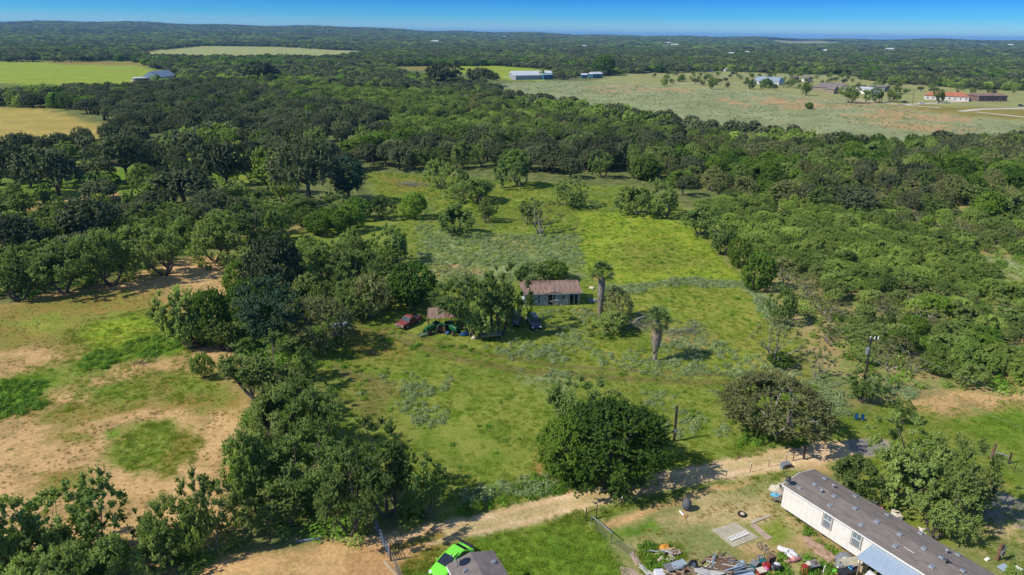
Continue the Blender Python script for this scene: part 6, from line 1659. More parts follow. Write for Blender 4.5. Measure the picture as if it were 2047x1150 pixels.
boards(34, 1445, 1144, 42, 10, (.12, .45), (1.2, 3.2), [WOOD, WOODN, WHITED, BLUESTEEL, BROWNB, W_OLD], 'loose board in the big lumber and sheet metal heap at the bottom edge', 'boards of the big bottom heap')
boards(10, 1432, 1118, 22, 3, (.1, .4), (.8, 1.8), [WOOD, WOODN, BROWNB], 'short splintered board at the top fringe of the big lumber heap', 'boards at the fringe of the big heap')
boards(16, 1345, 1145, 24, 7, (.12, .5), (.8, 1.8), [WOOD, BROWNB, RUST, WOODN, W_OLD], 'scrap board in the brown heap left of the upright tyre', 'boards of the brown scrap heap')
boards(6, 1292, 1144, 7, 6, (.06, .25), (1.3, 2.0), [WHITED], 'white pipe length in the small stack at the bottom edge', 'white pipe lengths', (-1.2, -.8))
boards(7, 1388, 1148, 4, 6, (.1, .5), (1.4, 1.9), [WOOD], 'brown plank leaning by the upright tyre', 'planks by the upright tyre', (1.9, 2.2))
boards(11, 1325, 1106, 18, 4, (.08, .35), (.9, 2.4), [WOOD, W_OLD, BROWNB, WOODN], 'weathered board in the weedy rubble heap under the orange lump', 'boards of the weedy rubble heap', (-.4, .3))
board('metal_bar', 'long dark bar sticking out of the lumber heap to the upper right', 1418, 1120, 1469, 1115, .07, .07, RUST, .35, .75, 'bar')
board('metal_bar', 'thin rust bar on the grass left of the lumber heap', 1386, 1121, 1396, 1118, .05, .05, RUST, .05, .1, 'bar')
board('roof_beam', 'long pale blue beam lying across the right of the lumber heap', 1448, 1142, 1485, 1130, .1, .1, BLUEMET, .6, .65, 'beam')
blob_thing('orange_lump', 'orange-yellow foam lump on the weedy rubble heap', 'lump', 1329, 1098, (.55, .45, .35), ORANGE, 4, .2, rz=.4)
blob_thing('orange_offcut', 'small orange foam piece right of the orange lump', 'lump', 1340, 1103, (.4, .22, .2), ORANGE, 5, .2)
bk = MB()
for k in range(7): 
    p = P(1338 + k * 3.2, 1106 + (k % 2) * 1.5, .1)
    s = MB(); s.box((0, 0, .12), (.22, .4, .2)); s.box((0, -.205, .12), (.12, .02, .12)); new_obj('cinder_block', s.mesh('cinder_block', CONCP), loc=(p.x, p.y, .06), rz=.2 + rnd.uniform(-.1, .1), label='pinkish hollow block in the short row on the weedy rubble heap', cat='block', group='hollow blocks of the rubble heap')
for k in range(9):
    blob_thing('rubble_stone', 'pale rubble piece in weeds below the orange lump', 'stone', 1316 + g_.uniform(0, 28), 1112 + g_.uniform(0, 10), (.2, .16, .14), CONC, k, .3, group='rubble pieces in the weeds')
board('white_stick', 'white stick slanting across the weedy rubble heap', 1338, 1108, 1350, 1117, .06, .05, WHITED, .3, .15, 'stick')

# toy and bin cluster (1500-1560, 1100-1145)
e = empty('bicycle', 'bicycle with chrome wheels standing behind the toy heap', 'bicycle', P(1534, 1112), 2.0)
for x in (0, 1.0):
    s = MB(); s.tube([(x + .33 * math.cos(t), 0, .35 + .33 * math.sin(t)) for t in [i * math.pi / 10 for i in range(21)]], .025, 5); w_ = s.build('wheel', RUBBER, e)
    s = MB(); [s.tube([(x, 0, .35), (x + .3 * math.cos(t), 0, .35 + .3 * math.sin(t))], .008, 3) for t in [i * math.pi / 4 for i in range(8)]]; s.build('spoke', CHROME, w_)
s = MB(); [s.tube(q, .022, 5) for q in ([(0, 0, .35), (.35, 0, .8), (.85, 0, .8), (.45, 0, .38), (0, 0, .35)], [(.45, 0, .38), (.33, 0, .9)], [(1.0, 0, .35), (.85, 0, .8), (.83, 0, 1.0)])]; s.build('frame', CHROME, e)
s = MB(); s.box((.33, 0, .92), (.24, .12, .05)); s.build('saddle', BLACK, e); s = MB(); s.tube([(.8, -.25, 1.0), (.84, 0, 1.02), (.8, .25, 1.0)], .018, 5); s.build('handlebar', CHROME, e)


def bin_(name, label, px, py, w, d, h, m, lid=None, rz=0., z=0., cat='bin'):
    e = empty(name, label, cat, P(px, py), rz); e.location.z = z
    s = MB(); s.loft([[(x * w * .42, y * d * .42, .0) for x, y in ((-1, -1), (1, -1), (1, 1), (-1, 1))], [(x * w * .5, y * d * .5, h) for x, y in ((-1, -1), (1, -1), (1, 1), (-1, 1))]]); s.build('tub', m, e, bevel=.02)
    s = MB(); s.box((0, 0, h + .015), (w * 1.06, d * 1.06, .05)); s.build('lid', lid or m, e); return e


bin_('teal_bin', 'teal plastic bin at the left of the toy heap', 1507, 1136, .75, .55, .6, TEAL, GREYC, .8)
bin_('green_bin', 'dark green tub in the middle of the toy heap', 1524, 1131, .6, .5, .45, GREENT, TEAL, .2)
bin_('red_tub', 'dark red tub filled with odds and ends at the bottom of the toy heap', 1521, 1147, .7, .6, .4, REDPL, CREAMC, .3)
blob_thing('red_bag', 'pinkish red bag in the middle of the toy heap', 'bag', 1531, 1136, (.42, .35, .5), REDPL, 8, .25)
blob_thing('pink_bag', 'pink soft bag leaning on the red one', 'bag', 1530, 1141, (.4, .3, .3), PINK, 18, .25)
e = empty('stroller', 'black folded stroller with white cloth right of the toy heap', 'stroller', P(1550, 1142), .5)
s = MB(); s.blob((0, 0, .55), (.5, .38, .25), 3, .2); s.build('seat', BLACK, e); s = MB(); s.blob((.05, 0, .78), (.25, .2, .1), 5, .3); s.build('cloth', TARPW, e)
s = MB(); [s.tube([(sx * .35, sy * .3, .1), (-sx * .2, sy * .3, .8)], .02, 5) for sx in (-1, 1) for sy in (-1, 1)]; s.build('frame', GREYC, e)
for sx in (-.35, .35):
    for sy in (-.3, .3): s = MB(); s.cyl((sx, sy, .12), .12, .06, 10, 'Y'); s.build('wheel', RUBBER, e)
e = empty('folding_chair', 'dark folding chair frame left of the bicycle in the toy heap', 'chair', P(1521, 1125), .4)
s = MB(); s.tube([(-.3, 0, 0), (-.3, 0, .9), (.3, 0, .9), (.3, 0, 0)], .025, 5); s.tube([(-.3, .4, 0), (-.3, .4, .45), (.3, .4, .45), (.3, .4, 0)], .025, 5); s.build('frame', BLACK, e); s = MB(); s.box((0, .2, .45), (.55, .42, .04)); s.build('seat', GREYC, e)
s = MB(); s.box((0, 0, .45), (.7, .35, .9)); p = P(1540, 1128); new_obj('brown_crate', s.mesh('brown_crate', BROWNB), loc=p, rz=.3, label='dark brown upright crate behind the pink bag', cat='crate')
# white sheet & pink cloth heap
s = MB(); s.blob((0, 0, .3), (.8, .45, .24), 12, .4, 18, 8, flat=.5); p = P(1574, 1110); new_obj('white_sheet', s.mesh('white_sheet', TARPW), loc=p, rz=-.6, label='crumpled white sheet metal heap right of the toys', cat='sheet')
blob_thing('pink_cloth', 'heap of pinkish cloth below the crumpled white sheet', 'cloth', 1583, 1119, (.75, .5, .3), PINKC, 14, .35)
brush_pile('twig_heap', 'small tangle of twigs right of the pinkish cloth heap', 1594, 1117, 1.6, 22, M_BARKG, -.7, .2, 30, .4)
e = empty('wheelbarrow', 'rusty wheelbarrow full of junk in the weeds at the bottom', 'wheelbarrow', P(1624, 1138), .3)
s = MB(); s.loft([[(-.35, -.25, .35), (.35, -.25, .35), (.35, .25, .35), (-.35, .25, .35)], [(-.55, -.4, .7), (.5, -.4, .62), (.5, .4, .62), (-.55, .4, .7)]]); s.build('tray', GREYC, e)
s = MB(); s.cyl((.65, 0, .2), .2, .1, 14, 'Y'); s.build('wheel', RUBBER, e); s = MB(); [s.tube([(.65, sy * .1, .2), (-.9, sy * .3, .55)], .025, 5) for sy in (-1, 1)]; [s.tube([(-.3, sy * .25, .4), (-.35, sy * .28, 0)], .02, 5) for sy in (-1, 1)]; s.build('handle', WOOD, e)
for k, (m, dx, dy) in enumerate([(CREAMC, -.2, .1), (GREYC, .1, -.1), (BROWNB, .25, .15)]): blob_thing('scrap_bundle', ['cream bundle in the wheelbarrow', 'grey bundle in the wheelbarrow', 'brown bundle in the wheelbarrow'][k], 'bundle', 1622 + dx * 22, 1130 - dy * 8, (.3, .26, .2), m, k + 3, .3, z=.5)
e = empty('metal_stool', 'dark red metal stool frame cut by the bottom edge', 'stool', P(1606, 1149), .1)
s = MB(); s.box((0, 0, .95), (.5, .4, .06)); s.build('seat', REDPL, e)
for sx in (-.2, .2):
    for sy in (-.15, .15): s = MB(); s.box((sx, sy, .46), (.06, .06, .92)); s.build('leg', REDPL, e)
bin_('green_hose_bin', 'light green toy under the wheelbarrow edge', 1620, 1148, .3, .2, .15, GREENT, LIMEP, .7, cat='toy')
blob_thing('yellow_toy', 'small yellow-green toy on the grass near the dark tarp', 'toy', 1668, 1141, (.3, .18, .12), LIMEP, 6, .1)
blob_thing('white_ball', 'small white ball near the yellow-green toy', 'ball', 1674, 1136, (.12, .12, .12), W_PAINT, 6, .0, flat=.9)
e = empty('bent_toy', 'white bent toy frame left of the yellow-green toy', 'toy', P(1647, 1142), .9)
s = MB(); s.tube([(-.3, 0, 0), (-.2, 0, .5), (.2, 0, .5), (.35, .1, 0)], .035, 6); s.build('frame', W_PAINT, e); s = MB(); s.box((.1, -.2, .08), (.5, .12, .05)); s.build('foot', W_PAINT, e)
# junk by the porch (1670-1735, 1110-1150)
blob_thing('black_tarp_heap', 'dark tarp heap with white cloth beside the porch roof corner', 'tarp', 1688, 1124, (1.0, .8, .55), GREYC, 21, .3, rz=.5)
blob_thing('white_cloth', 'crumpled white cloth on the dark tarp heap', 'cloth', 1690, 1117, (.45, .25, .15), TARPW, 22, .35, z=.45)
s = MB(); s.box((0, 0, .82), (1.9, .9, .05)); [s.box((sx * .85, sy * .38, .4), (.07, .07, .8)) for sx in (-1, 1) for sy in (-1, 1)]; p = P(1699, 1137); new_obj('grey_table', s.mesh('grey_table', CONC), loc=p, rz=.2, label='grey table standing by the porch roof corner', cat='table')
bin_('wooden_cabinet', 'orange-brown wooden cabinet at the porch corner', 1722, 1142, .8, .6, 1.1, WOODN, BROWNB, .4, cat='cabinet')
bin_('black_box', 'long black box in front of the grey table', 1692, 1152, 1.6, .7, .6, BLACK, BLACK, .3, cat='box')
bin_('light_blue_item', 'light blue plastic toy on the long black box', 1697, 1147, .3, .5, .5, LTBLUE, BLUEPL, .5, z=.3, cat='toy')
blob_thing('cream_pot', 'round cream pot on top of the wooden cabinet', 'pot', 1720, 1125, (.25, .25, .2), CREAMC, 3, .05, z=1.2)
e = empty('white_walker', 'white tube frame standing before the wooden cabinet', 'frame', P(1707, 1147), .3)
s = MB(); s.tube([(-.3, 0, 0), (-.3, 0, .9), (.3, 0, .9), (.3, 0, 0)], .03, 6); s.build('hoop', W_PAINT, e); s = MB(); s.tube([(-.3, 0, .45), (.3, 0, .45)], .025, 6); s.build('crossbar', W_PAINT, e)
# junk at the end of the trailer
blob_thing('cream_canvas', 'cream canvas heap against the end of the long trailer house', 'canvas', 1556, 985, (.85, .7, .75), CREAMC, 31, .28)
blob_thing('light_blue_cloth', 'light blue cloth under the cream canvas at the trailer end', 'cloth', 1551, 992, (.55, .4, .22), LTBLUE, 32, .3)
for k in range(6): board('leaning_board', 'dark board leaning against the end of the long trailer house', 1541 + k * 3, 998 + (k % 3) * 2, 1562, 992 + k * 2, .16, .05, [BROWNB, WOOD, GREYC][k % 3], .06, .9, 'board', 'boards leaning at the trailer end')
# behind the trailer
board('pink_roll', 'bright pink roll lying behind the long trailer roof', 1750, 1013, 1763, 1020, .4, .35, PINK, .3, .3, 'roll')
for k, (px, py) in enumerate([(1745, 1008), (1795, 1037), (1788, 1030)]): bin_('white_box', ['white box left of the pink roll', 'pale box by the mesquite trunk behind the trailer', 'small pale box left of the other by the trunk'][k], px, py, .7, .5, .45 if k else .3, W_PAINT, CREAMC, .5 + k, cat='box')
for k in range(8): blob_thing('scrap_stone', 'pale scrap in the small heap behind the trailer roof', 'scrap', 1834 + g_.uniform(-14, 14), 1064 + g_.uniform(-6, 6), (.28, .2, .16), [W_PAINT, CREAMC, BROWNB][k % 3], k, .3, group='scraps behind the trailer')
# service post right
e = empty('service_post', 'brown wooden post with meter boxes on the lawn, bottom right', 'service post', P(1994, 1120), 0.3)
s = MB(); s.box((0, 0, .9), (.3, .25, 1.8)); s.build('post', BROWNB, e); s = MB(); s.box((.25, -.05, 1.2), (.25, .22, .7)); s.build('meter_box', GALV, e); s = MB(); s.box((.05, -.2, .95), (.3, .16, .5)); s.build('meter_box', GREYC, e)
slab('white_cover', 'small white square lid on the lawn left of the service post', 'lid', [(1967, 1119), (1973, 1115), (1979, 1119), (1973, 1123)], .12, W_PAINT)
bin_('grey_box', 'low grey metal box on the lawn below the service post', 2005, 1140, .9, .6, .3, GALV, BLUEMET, .4, cat='box')
bin_('white_barrel', 'white barrel cut by the bottom edge near the right corner', 2030, 1152, .6, .6, .8, W_PAINT, W_PAINT, .4, cat='barrel')
for k, (px, py) in enumerate([(373, 1109), (432, 1101)]): blob_thing('white_bag', ['small pale bag under the bottom left mesquites', 'grey-blue bag at the foot of the forked mesquite'][k], 'bag', px, py, (.35, .25, .2), [TARPW, GREYC][k], k + 40, .2)
a, b = P(590, 1083), P(640, 1077); board('grey_pipe', 'long grey-blue pipe lying in the shade by the dirt road', 590, 1083, 642, 1076, .16, .14, BLUESTEEL, .1, .1, 'pipe')
board('road_plate', 'small square metal frame lying on the dirt road', 1474, 915, 1480, 914, .4, .02, RUST, .02, .02, 'frame')


# ---------------------------------------------------------------- far farms
def farm_house(name, label, px, py, px2, py2, D, eave, ridge, roofm, wallm, hip=0.0, wins=4, porch=False, parts=True, cat='house'):
    a, b = P(px, py), P(px2, py2); a.z = float(hz(np.array([a.x]), np.array([a.y]))[0]); rz = yaw(a, b); L = math.hypot(b.x - a.x, b.y - a.y)
    e = empty(name, label, cat, a, rz)
    s = MB(); s.box((L / 2, D / 2, eave / 2), (L, D, eave)); s.build('wall', wallm, e)
    o = .5; s = MB(); h = hip * D / 2 + .001
    v = [(-o, -o, eave), (L + o, -o, eave), (L + o, D + o, eave), (-o, D + o, eave), (h - o, D / 2, ridge), (L - h + o, D / 2, ridge)]
    s.add([(x, y, z - .02) for x, y, z in v] + [(x, y, z + .15) for x, y, z in v], [(6, 7, 11, 10), (7, 8, 11), (8, 9, 10, 11), (9, 6, 10), (3, 2, 1, 0), (0, 1, 7, 6), (1, 2, 8, 7), (2, 3, 9, 8), (3, 0, 6, 9)])
    s.build('roof', roofm, e)
    if hip == 0:
        s = MB(); s.add([(-.01, 0, eave), (-.01, D, eave), (-.01, D / 2, ridge)], [(0, 1, 2)]); s.add([(L + .01, 0, eave), (L + .01, D, eave), (L + .01, D / 2, ridge)], [(0, 1, 2)]); s.build('gable', wallm, e)
    for k in range(wins):
        x = L * (k + .5) / wins; f = MB(); f.box((x, -.05, eave * .5), (1.2, .1, 1.3)); w_ = f.build('window' if k != wins // 2 else 'door', W_PAINT, e)
        g = MB(); g.box((x, -.12, eave * .5), (.95, .05, 1.1)); g.build('pane', GLASS, w_)
    if porch:
        s = MB(); s.box((L / 2, -1.3, eave - .1), (L * .6, 2.6, .12)); s.build('porch_roof', roofm, e)
        for k in range(4): g = MB(); g.box((L * .22 + k * L * .185, -2.4, eave / 2 - .1), (.2, .2, eave - .2)); g.build('post', W_PAINT, e)
    return e


farm_house('metal_barn', 'nearer long grey metal barn at the foot of the far green field', 1031, 160, 1082, 159, 11, 4.2, 5.8, PALEROOF, LILAC, 0, 3, cat='barn')
farm_house('metal_barn', 'long pale-roofed barn behind the nearer grey one', 1028, 157, 1105, 156, 14, 5.0, 7.0, PALEROOF, LILAC, 0, 0, cat='barn')
farm_house('teal_shed', 'dark teal metal shed at the right end of the long barns', 1087, 159.5, 1105, 159, 8, 4.6, 6, BLUEROOF, TEALMET, 0, 1, cat='shed')
farm_house('blue_shed', 'small blue shed beside the tall tree in the far farmyard', 1164, 157, 1174, 157, 6, 3.6, 5, PALEROOF, TEALMET, 0, 1, cat='shed')
farm_house('blue_shed', 'larger blue shed right under the tall tree', 1185, 157, 1204, 156.5, 8, 4.4, 6.4, PALEROOF, TEALMET, 0, 2, cat='shed')
farm_house('carport', 'white-roofed farm carport at the far left', 271, 165.5, 304, 164.5, 10, 3.6, 4.3, PALEROOF, BROWNW, 0, 3, cat='carport')
farm_house('farmhouse', 'grey farmhouse with a steep pale roof at the far left', 315, 165, 352, 161, 13, 4.2, 9, BLUEROOF, STUCCO, 0, 4)
farm_house('farmhouse', 'dark-roofed house among trees in the far left distance', 226, 99, 250, 98.5, 14, 4, 8, SHINGLE2, STUCCO, .5, 3)
farm_house('red_barn', 'low rust-red barn in the far left distance', 152, 103, 176, 103, 12, 4, 6, RUSTR, BROWNW, 0, 2, cat='barn')
farm_house('ranch_house', 'house with pale blue metal roof and white walls in the far homesteads', 1505, 168, 1556, 171, 13, 3.2, 7, BLUEROOF, STUCCO, .3, 5, True)
farm_house('ranch_house', 'wide brown-roofed stone house in the far homesteads', 1622, 182, 1694, 186, 15, 3.4, 7.2, SHINGLE2, STONEW, 1, 6)
farm_house('stone_wing', 'gabled stone wing at the front of the brown-roofed house', 1652, 187, 1666, 188, 8, 3.4, 6.0, SHINGLE2, STONEW, 0, 1, cat='house wing')
farm_house('white_shed', 'white metal shed with open bays left of the dark carport', 1709, 186, 1740, 189, 10, 4.2, 5.2, PALEROOF, W_PAINT, 0, 3, cat='shed')
farm_house('dark_carport', 'dark-roofed carport right of the white metal shed', 1737, 182, 1768, 184, 10, 3.8, 5, SHINGLE2, GREYC, 0, 0, cat='carport')
farm_house('ranch_house', 'low white house with orange clay roof at the far right', 1848, 199, 1936, 203, 12, 3.2, 5.8, TERRA, STUCCO, .8, 8)
farm_house('long_shed', 'brown shed with a rusty lilac roof at the far right', 1955, 203, 2012, 203, 14, 4, 5.4, RUSTR, BROWNW, 0, 2, cat='shed')
farm_house('cottage', 'tiny white gabled cottage behind the brown-roofed house', 1602, 163, 1614, 164, 7, 3, 5.5, SHINGLE2, STUCCO, 0, 1)
farm_house('low_shed', 'low red-brown shed left of the tiny cottage', 1584, 160, 1597, 160, 5, 2.6, 3.2, RUSTR, BROWNW, 0, 1, cat='shed')
farm_house('cottage', 'reddish-roofed house by the far tree line above the farm road', 1408, 144, 1426, 144, 9, 3.2, 5.5, RUSTR, STUCCO, .6, 2)
farm_house('white_shed', 'small pale shed by the far tree line, right of the reddish house', 1452, 143, 1466, 143, 7, 3, 4.2, PALEROOF, W_PAINT, 0, 1, cat='shed')
for i, (x, y, w_, m, lb) in enumerate([
    (1336, 92, 9, PALEROOF, 'bright white building highest on the distant wooded slope'), (1330, 97, 7, PALEROOF, 'small white building just below the bright white one far away'), (1349, 97, 14, PALEROOF, 'long pale roof right of the white buildings on the distant slope'),
    (1168, 98, 7, PALEROOF, 'single white gabled building in the distant woods right of centre'), (1222, 92, 5, PALEROOF, 'tiny white building in the distant woods between two others'), (1008, 83, 8, BLUEROOF, 'tiny pale blue roof in the distant woods at the centre'),
    (869, 90, 14, PALEROOF, 'pale long roof in the distant woods left of centre'), (1127, 80, 12, STONEW, 'tan building high in the distant woods'), (1462, 114, 10, PALEROOF, 'white shed in the woods above the farm road'), (1494, 111, 6, PALEROOF, 'smaller white shed right of the one above the farm road'),
    (1780, 107, 15, PALEROOF, 'long white roof in the right-hand distance'), (1640, 99, 5, W_PAINT, 'tiny white dot of a building in the right-hand distance'), (1966, 98, 9, BLUEROOF, 'tiny blue-grey roof near the right horizon'), (2020, 99, 9, W_PAINT, 'tiny pale building at the right horizon edge'), (1650, 108, 5, W_PAINT, 'tiny pale shed left of the long white roof'),
    (975, 64, 9, RUSTR, 'reddish roof on the centre horizon'), ]):
    for _ in range(3): pass
    yy = max(y, 76.5) if x < 1500 else max(y, 86)
    a = P(x, yy); d = math.hypot(a.x, a.y); L = min(w_ * d / F * 1.05, 70); D_ = max(8, L * .5)
    a = P(x - w_ / 2, yy)
    if d > 5200: continue
    e = farm_house('distant_building', lb, x - w_ / 2, yy, x + w_ / 2, yy + w_ * .012, D_, max(4, L * .2), max(6, L * .32), m, W_PAINT if m is not STONEW else STONEW, 0, 2, cat='building')
    e.location.z = float(hz(np.array([e.location.x]), np.array([e.location.y]))[0]) + (6 if d > 2000 else 4)

# ---------------------------------------------------------------- ground cover one could not count
def tuft(n, h, spread, w, seed, m, droop=.4):
    g = np.random.default_rng(seed); V = []; 
    a = g.uniform(0, 6.28, n); r = g.uniform(0, spread, n); l = g.uniform(.5, 1, n) * h; ln = g.uniform(.1, droop, n)
    bx, by = np.cos(a) * r, np.sin(a) * r; tx, ty = bx + np.cos(a) * l * ln * 1.5, by + np.sin(a) * l * ln * 1.5; an = g.uniform(0, 3.14, n)
    sx, sy = np.cos(an) * w, np.sin(an) * w
    V = np.stack([np.stack([bx - sx, by - sy, bx * 0 - .02], -1), np.stack([bx + sx, by + sy, bx * 0 - .02], -1), np.stack([tx + sx * .3, ty + sy * .3, l], -1), np.stack([tx - sx * .3, ty - sy * .3, l * .97], -1)], 1).reshape(-1, 3)
    return mesh_np('tuft', V, np.arange(n * 4).reshape(-1, 4), [m], tint=np.repeat(g.random(n), 4))


def leafy(n, r, h, leaf, seed, m):
    g = np.random.default_rng(seed); d = g.normal(size=(n, 3)); d /= np.linalg.norm(d, axis=1)[:, None]; d[:, 2] = np.abs(d[:, 2])
    lob = 1 + .3 * np.sin(np.arctan2(d[:, 1], d[:, 0]) * 3 + seed)
    p = d * np.array([r, r, h]) * (g.uniform(.55, 1.05, n) * lob)[:, None]; nm = d + g.normal(size=(n, 3)) * .5 + np.array([0, 0, .5]); nm /= np.linalg.norm(nm, axis=1)[:, None]
    t = g.normal(size=(n, 3)); t -= nm * (t * nm).sum(1)[:, None]; t /= np.linalg.norm(t, axis=1)[:, None]; b = np.cross(nm, t); a_ = (leaf * g.uniform(.6, 1.2, n))[:, None]
    V = np.stack([p + t * a_, p + b * a_ * .6, p - t * a_, p - b * a_ * .6], 1).reshape(-1, 3)
    return mesh_np('plant', V, np.arange(n * 4).reshape(-1, 4), [m], tint=np.repeat(g.random(n), 4))


def fill(poly, dens, sp_noise=6, thr=.45, seed=0, excl=()):
    wp = wpoly(poly); lo, hi = wp.min(0), wp.max(0); n = int((hi - lo).prod() * dens)
    p = np.column_stack([nr.uniform(lo[0], hi[0], n), nr.uniform(lo[1], hi[1], n)])
    p = p[sdist(p, wp) + (fbm(p[:, 0] / 3, p[:, 1] / 3, seed) - .5) * 5 > 0]
    s = fbm(p[:, 0] / sp_noise, p[:, 1] / sp_noise, seed + 5) + .16 * nr.random(len(p))
    p = p[s > thr + .08]
    for x in excl: p = p[sdist(p, wpoly(x)) < 0]
    return p


ROADX = [(280, 1180), (480, 1112), (760, 1073), (900, 1040), (1150, 982), (1400, 934), (1700, 876), (1785, 880), (1785, 908), (1700, 924), (1480, 955), (1300, 990), (1150, 1023), (1000, 1062), (820, 1102), (780, 1180)]
SLABS = [(1415, 1060), (1469, 1040), (1525, 1075), (1466, 1100)]
HOUSEX = [(1045, 560), (1165, 560), (1165, 611), (1045, 613)]
TRAILX = [(1562, 1012), (1640, 985), (2060, 1180), (1760, 1180)]
EXC = [ROADX, SLABS, HOUSEX, TRAILX]
MEADOW = [(730, 345), (860, 350), (1000, 360), (1270, 375), (1410, 440), (1480, 540), (1545, 620), (1625, 700), (1660, 800), (1560, 905), (1130, 1000), (900, 1048), (700, 900), (610, 740), (720, 620), (860, 600), (820, 480), (780, 420)]
GRASSY = [(MEADOW, 2.6, .34), ([(790, 1100), (1170, 1025), (1240, 1090), (1300, 1200), (780, 1200)], 7, .1), ([(150, 650), (300, 615), (380, 640), (440, 800), (190, 822), (-60, 850), (-60, 750), (60, 742)], 3.5, .35), ([(215, 905), (250, 852), (340, 838), (400, 880), (398, 915), (330, 945), (240, 952)], 6, .2),
          ([(1640, 840), (1800, 800), (1900, 825), (2060, 800), (2060, 1150), (1980, 1150), (1850, 1000), (1700, 960)], 3.5, .3), ([(960, 1060), (1170, 1003), (1610, 905), (1650, 925), (1400, 985), (1200, 1040)], 7, .1), ([(900, 1000), (1130, 958), (1330, 912), (1560, 878), (1600, 885), (1340, 938), (1130, 1000), (930, 1045)], 7, .1),
          ([(1275, 1110), (1320, 1088), (1350, 1090), (1375, 1118), (1345, 1140), (1290, 1142)], 16, .0)]
gp = np.vstack([fill(p, d, 5, t, 3, EXC) for p, d, t in GRASSY]); n = len(gp); print('grass', n)
q = nr.uniform(.6, 1.5, n); scatter('grass', np.column_stack([gp, np.zeros(n)]), np.column_stack([q, q, q * nr.uniform(.6, 1.2, n)]), [tuft(26, .20, .34, .018, k, L_GRS) for k in range(5)])
gp = np.vstack([fill(MEADOW, .7, 7, .56, 13, EXC), fill([(790, 1100), (900, 1070), (960, 1090), (860, 1160), (780, 1160)], 5, 5, .2, 3), fill([(-100, 620), (360, 575), (520, 500), (490, 1100), (-100, 1180)], 1.6, 4, .50, 33), fill([(1185, 1042), (1600, 920), (1700, 1010), (1740, 1150), (1300, 1200)], 3.0, 5, .45, 8, EXC)])
n = len(gp); print('dry', n); q = nr.uniform(.4, 1.0, n); scatter('dry_grass', np.column_stack([gp, np.zeros(n)]), np.column_stack([q, q, q]), [tuft(22, .22, .22, .02, 20 + k, L_DRY) for k in range(4)])
gp = np.vstack([fill([(-100, 620), (360, 575), (520, 500), (490, 1100), (-100, 1180)], 1.1, 5, .46, 43), fill([(1780, 800), (2060, 765), (2060, 800), (1900, 835)], 2, 4, .4, 9)])
n = len(gp); print('tufts', n); q = nr.uniform(.25, .8, n); scatter('low_tufts', np.column_stack([gp, np.zeros(n)]), np.column_stack([q, q, q * .8]), [leafy(26, .3, .22, .07, 60 + k, L_WEED if k else L_OLV) for k in range(3)])
# lush weeds in patches
WEEDY = [([(620, 730), (760, 660), (840, 690), (760, 760)], .8, .5), ([(1480, 860), (1640, 850), (1610, 885), (1480, 900)], 2, .35), ([(1130, 940), (1330, 905), (1330, 925), (1130, 985), (920, 1035), (900, 1000)], 2, .4), ([(1570, 1016), (1640, 1062), (1714, 1108), (1706, 1122), (1635, 1080), (1588, 1045)], 7, .1), ([(1275, 1110), (1320, 1088), (1350, 1090), (1375, 1118), (1345, 1140), (1290, 1142)], 3, .3), (MEADOW, .14, .56),
         ([(0, 750), (110, 760), (80, 820), (-60, 850)], 4, .2), ([(190, 700), (290, 680), (370, 660), (380, 695), (250, 725), (160, 742)], 2.5, .25), ([(1600, 1110), (1680, 1130), (1680, 1160), (1540, 1160)], 3, .3)]
gp = np.vstack([fill(p, d, 4, t, 50, EXC) for p, d, t in WEEDY]); n = len(gp); print('weeds', n)
q = nr.uniform(.6, 1.6, n); scatter('green_weeds', np.column_stack([gp, np.zeros(n)]), np.column_stack([q, q, q]), [leafy(70, .38, .36, .075, 70 + k, L_WEED) for k in range(4)])
# grey-green weeds
SAGE = [([(835, 450), (960, 468), (1158, 472), (1160, 562), (1000, 562), (880, 568), (840, 515)], 1.9, .40), ([(1180, 585), (1225, 572), (1350, 556), (1480, 560), (1540, 600), (1580, 660), (1560, 660), (1520, 612), (1480, 572), (1350, 570), (1230, 588)], 5, .05),
        ([(800, 740), (900, 750), (890, 850), (830, 860), (790, 790)], 1.9, .52), ([(1030, 738), (1150, 740), (1140, 795), (1060, 775)], 2.2, .46), ([(1290, 770), (1450, 790), (1480, 870), (1330, 880), (1300, 830)], 1.6, .50), ([(1080, 615), (1190, 625), (1190, 700), (1290, 700), (1500, 760), (1300, 750), (1050, 720), (930, 690), (1080, 670)], 1.8, .47),
        ([(1250, 625), (1400, 650), (1500, 700), (1600, 740), (1540, 790), (1420, 740), (1290, 690)], 1.9, .46), ([(1600, 740), (1680, 770), (1690, 820), (1620, 830)], 4, .2), ([(1740, 750), (1850, 790), (1820, 810), (1730, 780)], 4, .2), ([(920, 985), (960, 965), (1060, 950), (1135, 965), (1100, 985), (940, 1012)], 5, .15), ([(1000, 700), (1100, 690), (1110, 720), (1010, 720)], 2, .3), ([(1280, 715), (1340, 725), (1440, 740), (1420, 755), (1290, 735)], 2.5, .3),
        ([(860, 350), (1000, 450), (960, 470), (840, 450)], .5, .5), ([(690, 730), (900, 730), (880, 790), (700, 790)], .5, .55), ([(1130, 380), (1270, 385), (1340, 428), (1160, 430)], .5, .5), ([(860, 565), (900, 560), (1000, 562), (900, 580)], 2, .2), ([(1620, 400), (2000, 420), (2060, 760), (1800, 760), (1500, 560), (1400, 450)], .12, .4)]
gp = np.vstack([fill(p, d, 3.2, t, 90 + i, EXC) for i, (p, d, t) in enumerate(SAGE)]); n = len(gp); print('sage', n)
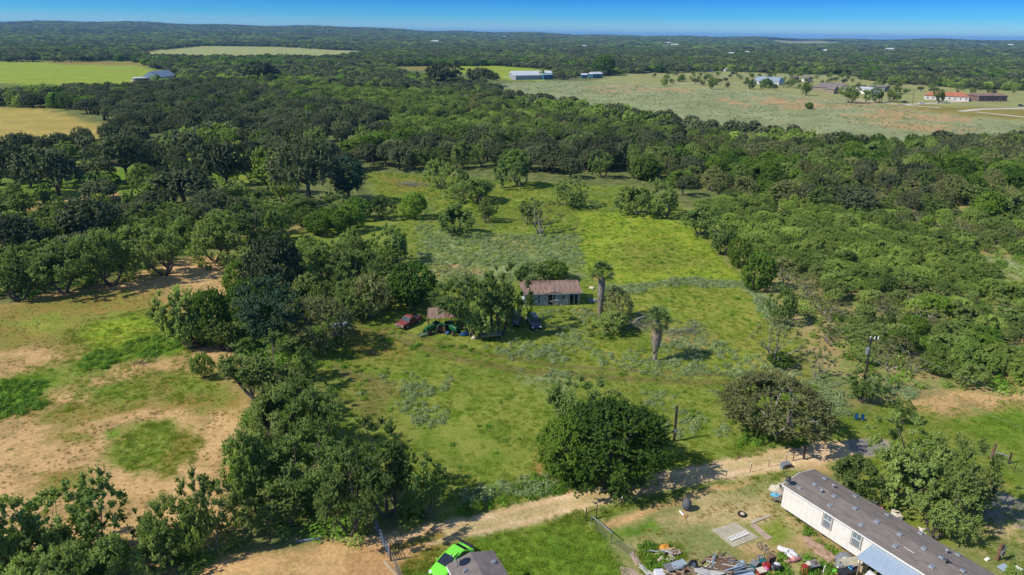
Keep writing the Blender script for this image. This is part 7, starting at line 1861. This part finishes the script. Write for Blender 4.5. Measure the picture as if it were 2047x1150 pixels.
q = nr.uniform(.5, 1.35, n); scatter('grey_green_weeds', np.column_stack([gp, np.zeros(n)]), np.column_stack([q, q, q]), [leafy(90, .48, .42, .075, 80 + k, L_SAG) for k in range(5)])
# scrub of the far grey-green field
gp = fill([(960, 172), (1080, 163), (1200, 164), (1400, 180), (1510, 184), (1700, 202), (1850, 226), (2060, 248), (2060, 300), (1700, 300), (1450, 262), (1200, 224), (1000, 195)], .06, 16, .42, 7); n = len(gp); print('scrub', n)
q = nr.uniform(.8, 2.0, n); scatter('field_scrub', np.column_stack([gp, np.zeros(n)]), np.column_stack([q, q, q * .8]), [leafy(90, .48, .42, .085, 84 + k, L_SAG if k < 3 else L_OLV) for k in range(4)])
# undergrowth below the right-hand thicket and woods
gp = np.vstack([fill([(1400, 420), (1900, 430), (2500, 450), (2500, 800), (1850, 785), (1700, 745), (1590, 640), (1480, 500)], .22, 5, .40, 17), fill([(-60, 400), (500, 420), (560, 480), (300, 560), (-80, 615)], .15, 5, .4, 18), fill([(430, 600), (700, 600), (720, 660), (640, 740), (480, 720)], .4, 4, .3, 19), fill([(470, 820), (640, 860), (860, 1040), (700, 1085), (520, 1075)], .4, 4, .3, 23), fill([(-60, 1120), (420, 1080), (480, 1090), (300, 1170), (-60, 1240)], .5, 4, .25, 24)])
n = len(gp); print('under', n); q = nr.uniform(1.2, 3.0, n); scatter('undergrowth', np.column_stack([gp, np.zeros(n)]), np.column_stack([q, q, q * .9]), [leafy(120, .5, .5, .075, 95 + k, L_BRU if k % 2 else L_WEED) for k in range(4)])
# ---------------------------------------------------------------- haze
def haze():
    z0, z1, L = -3.0, 140.0, 33000.0
    mb = MB(); mb.box((0, 0, (z0 + z1) / 2), (2 * L, 2 * L, z1 - z0))
    m, t, out = nodes('haze')
    v = N(t, 'ShaderNodeVolumePrincipled'); v.inputs['Density'].default_value = 6.5e-5; v.inputs['Color'].default_value = (0.24, 0.56, 1.0, 1); v.inputs['Anisotropy'].default_value = 0.0
    t.links.new(v.outputs[0], out.inputs['Volume'])
    mb.build('haze', m, kind='stuff')


haze()
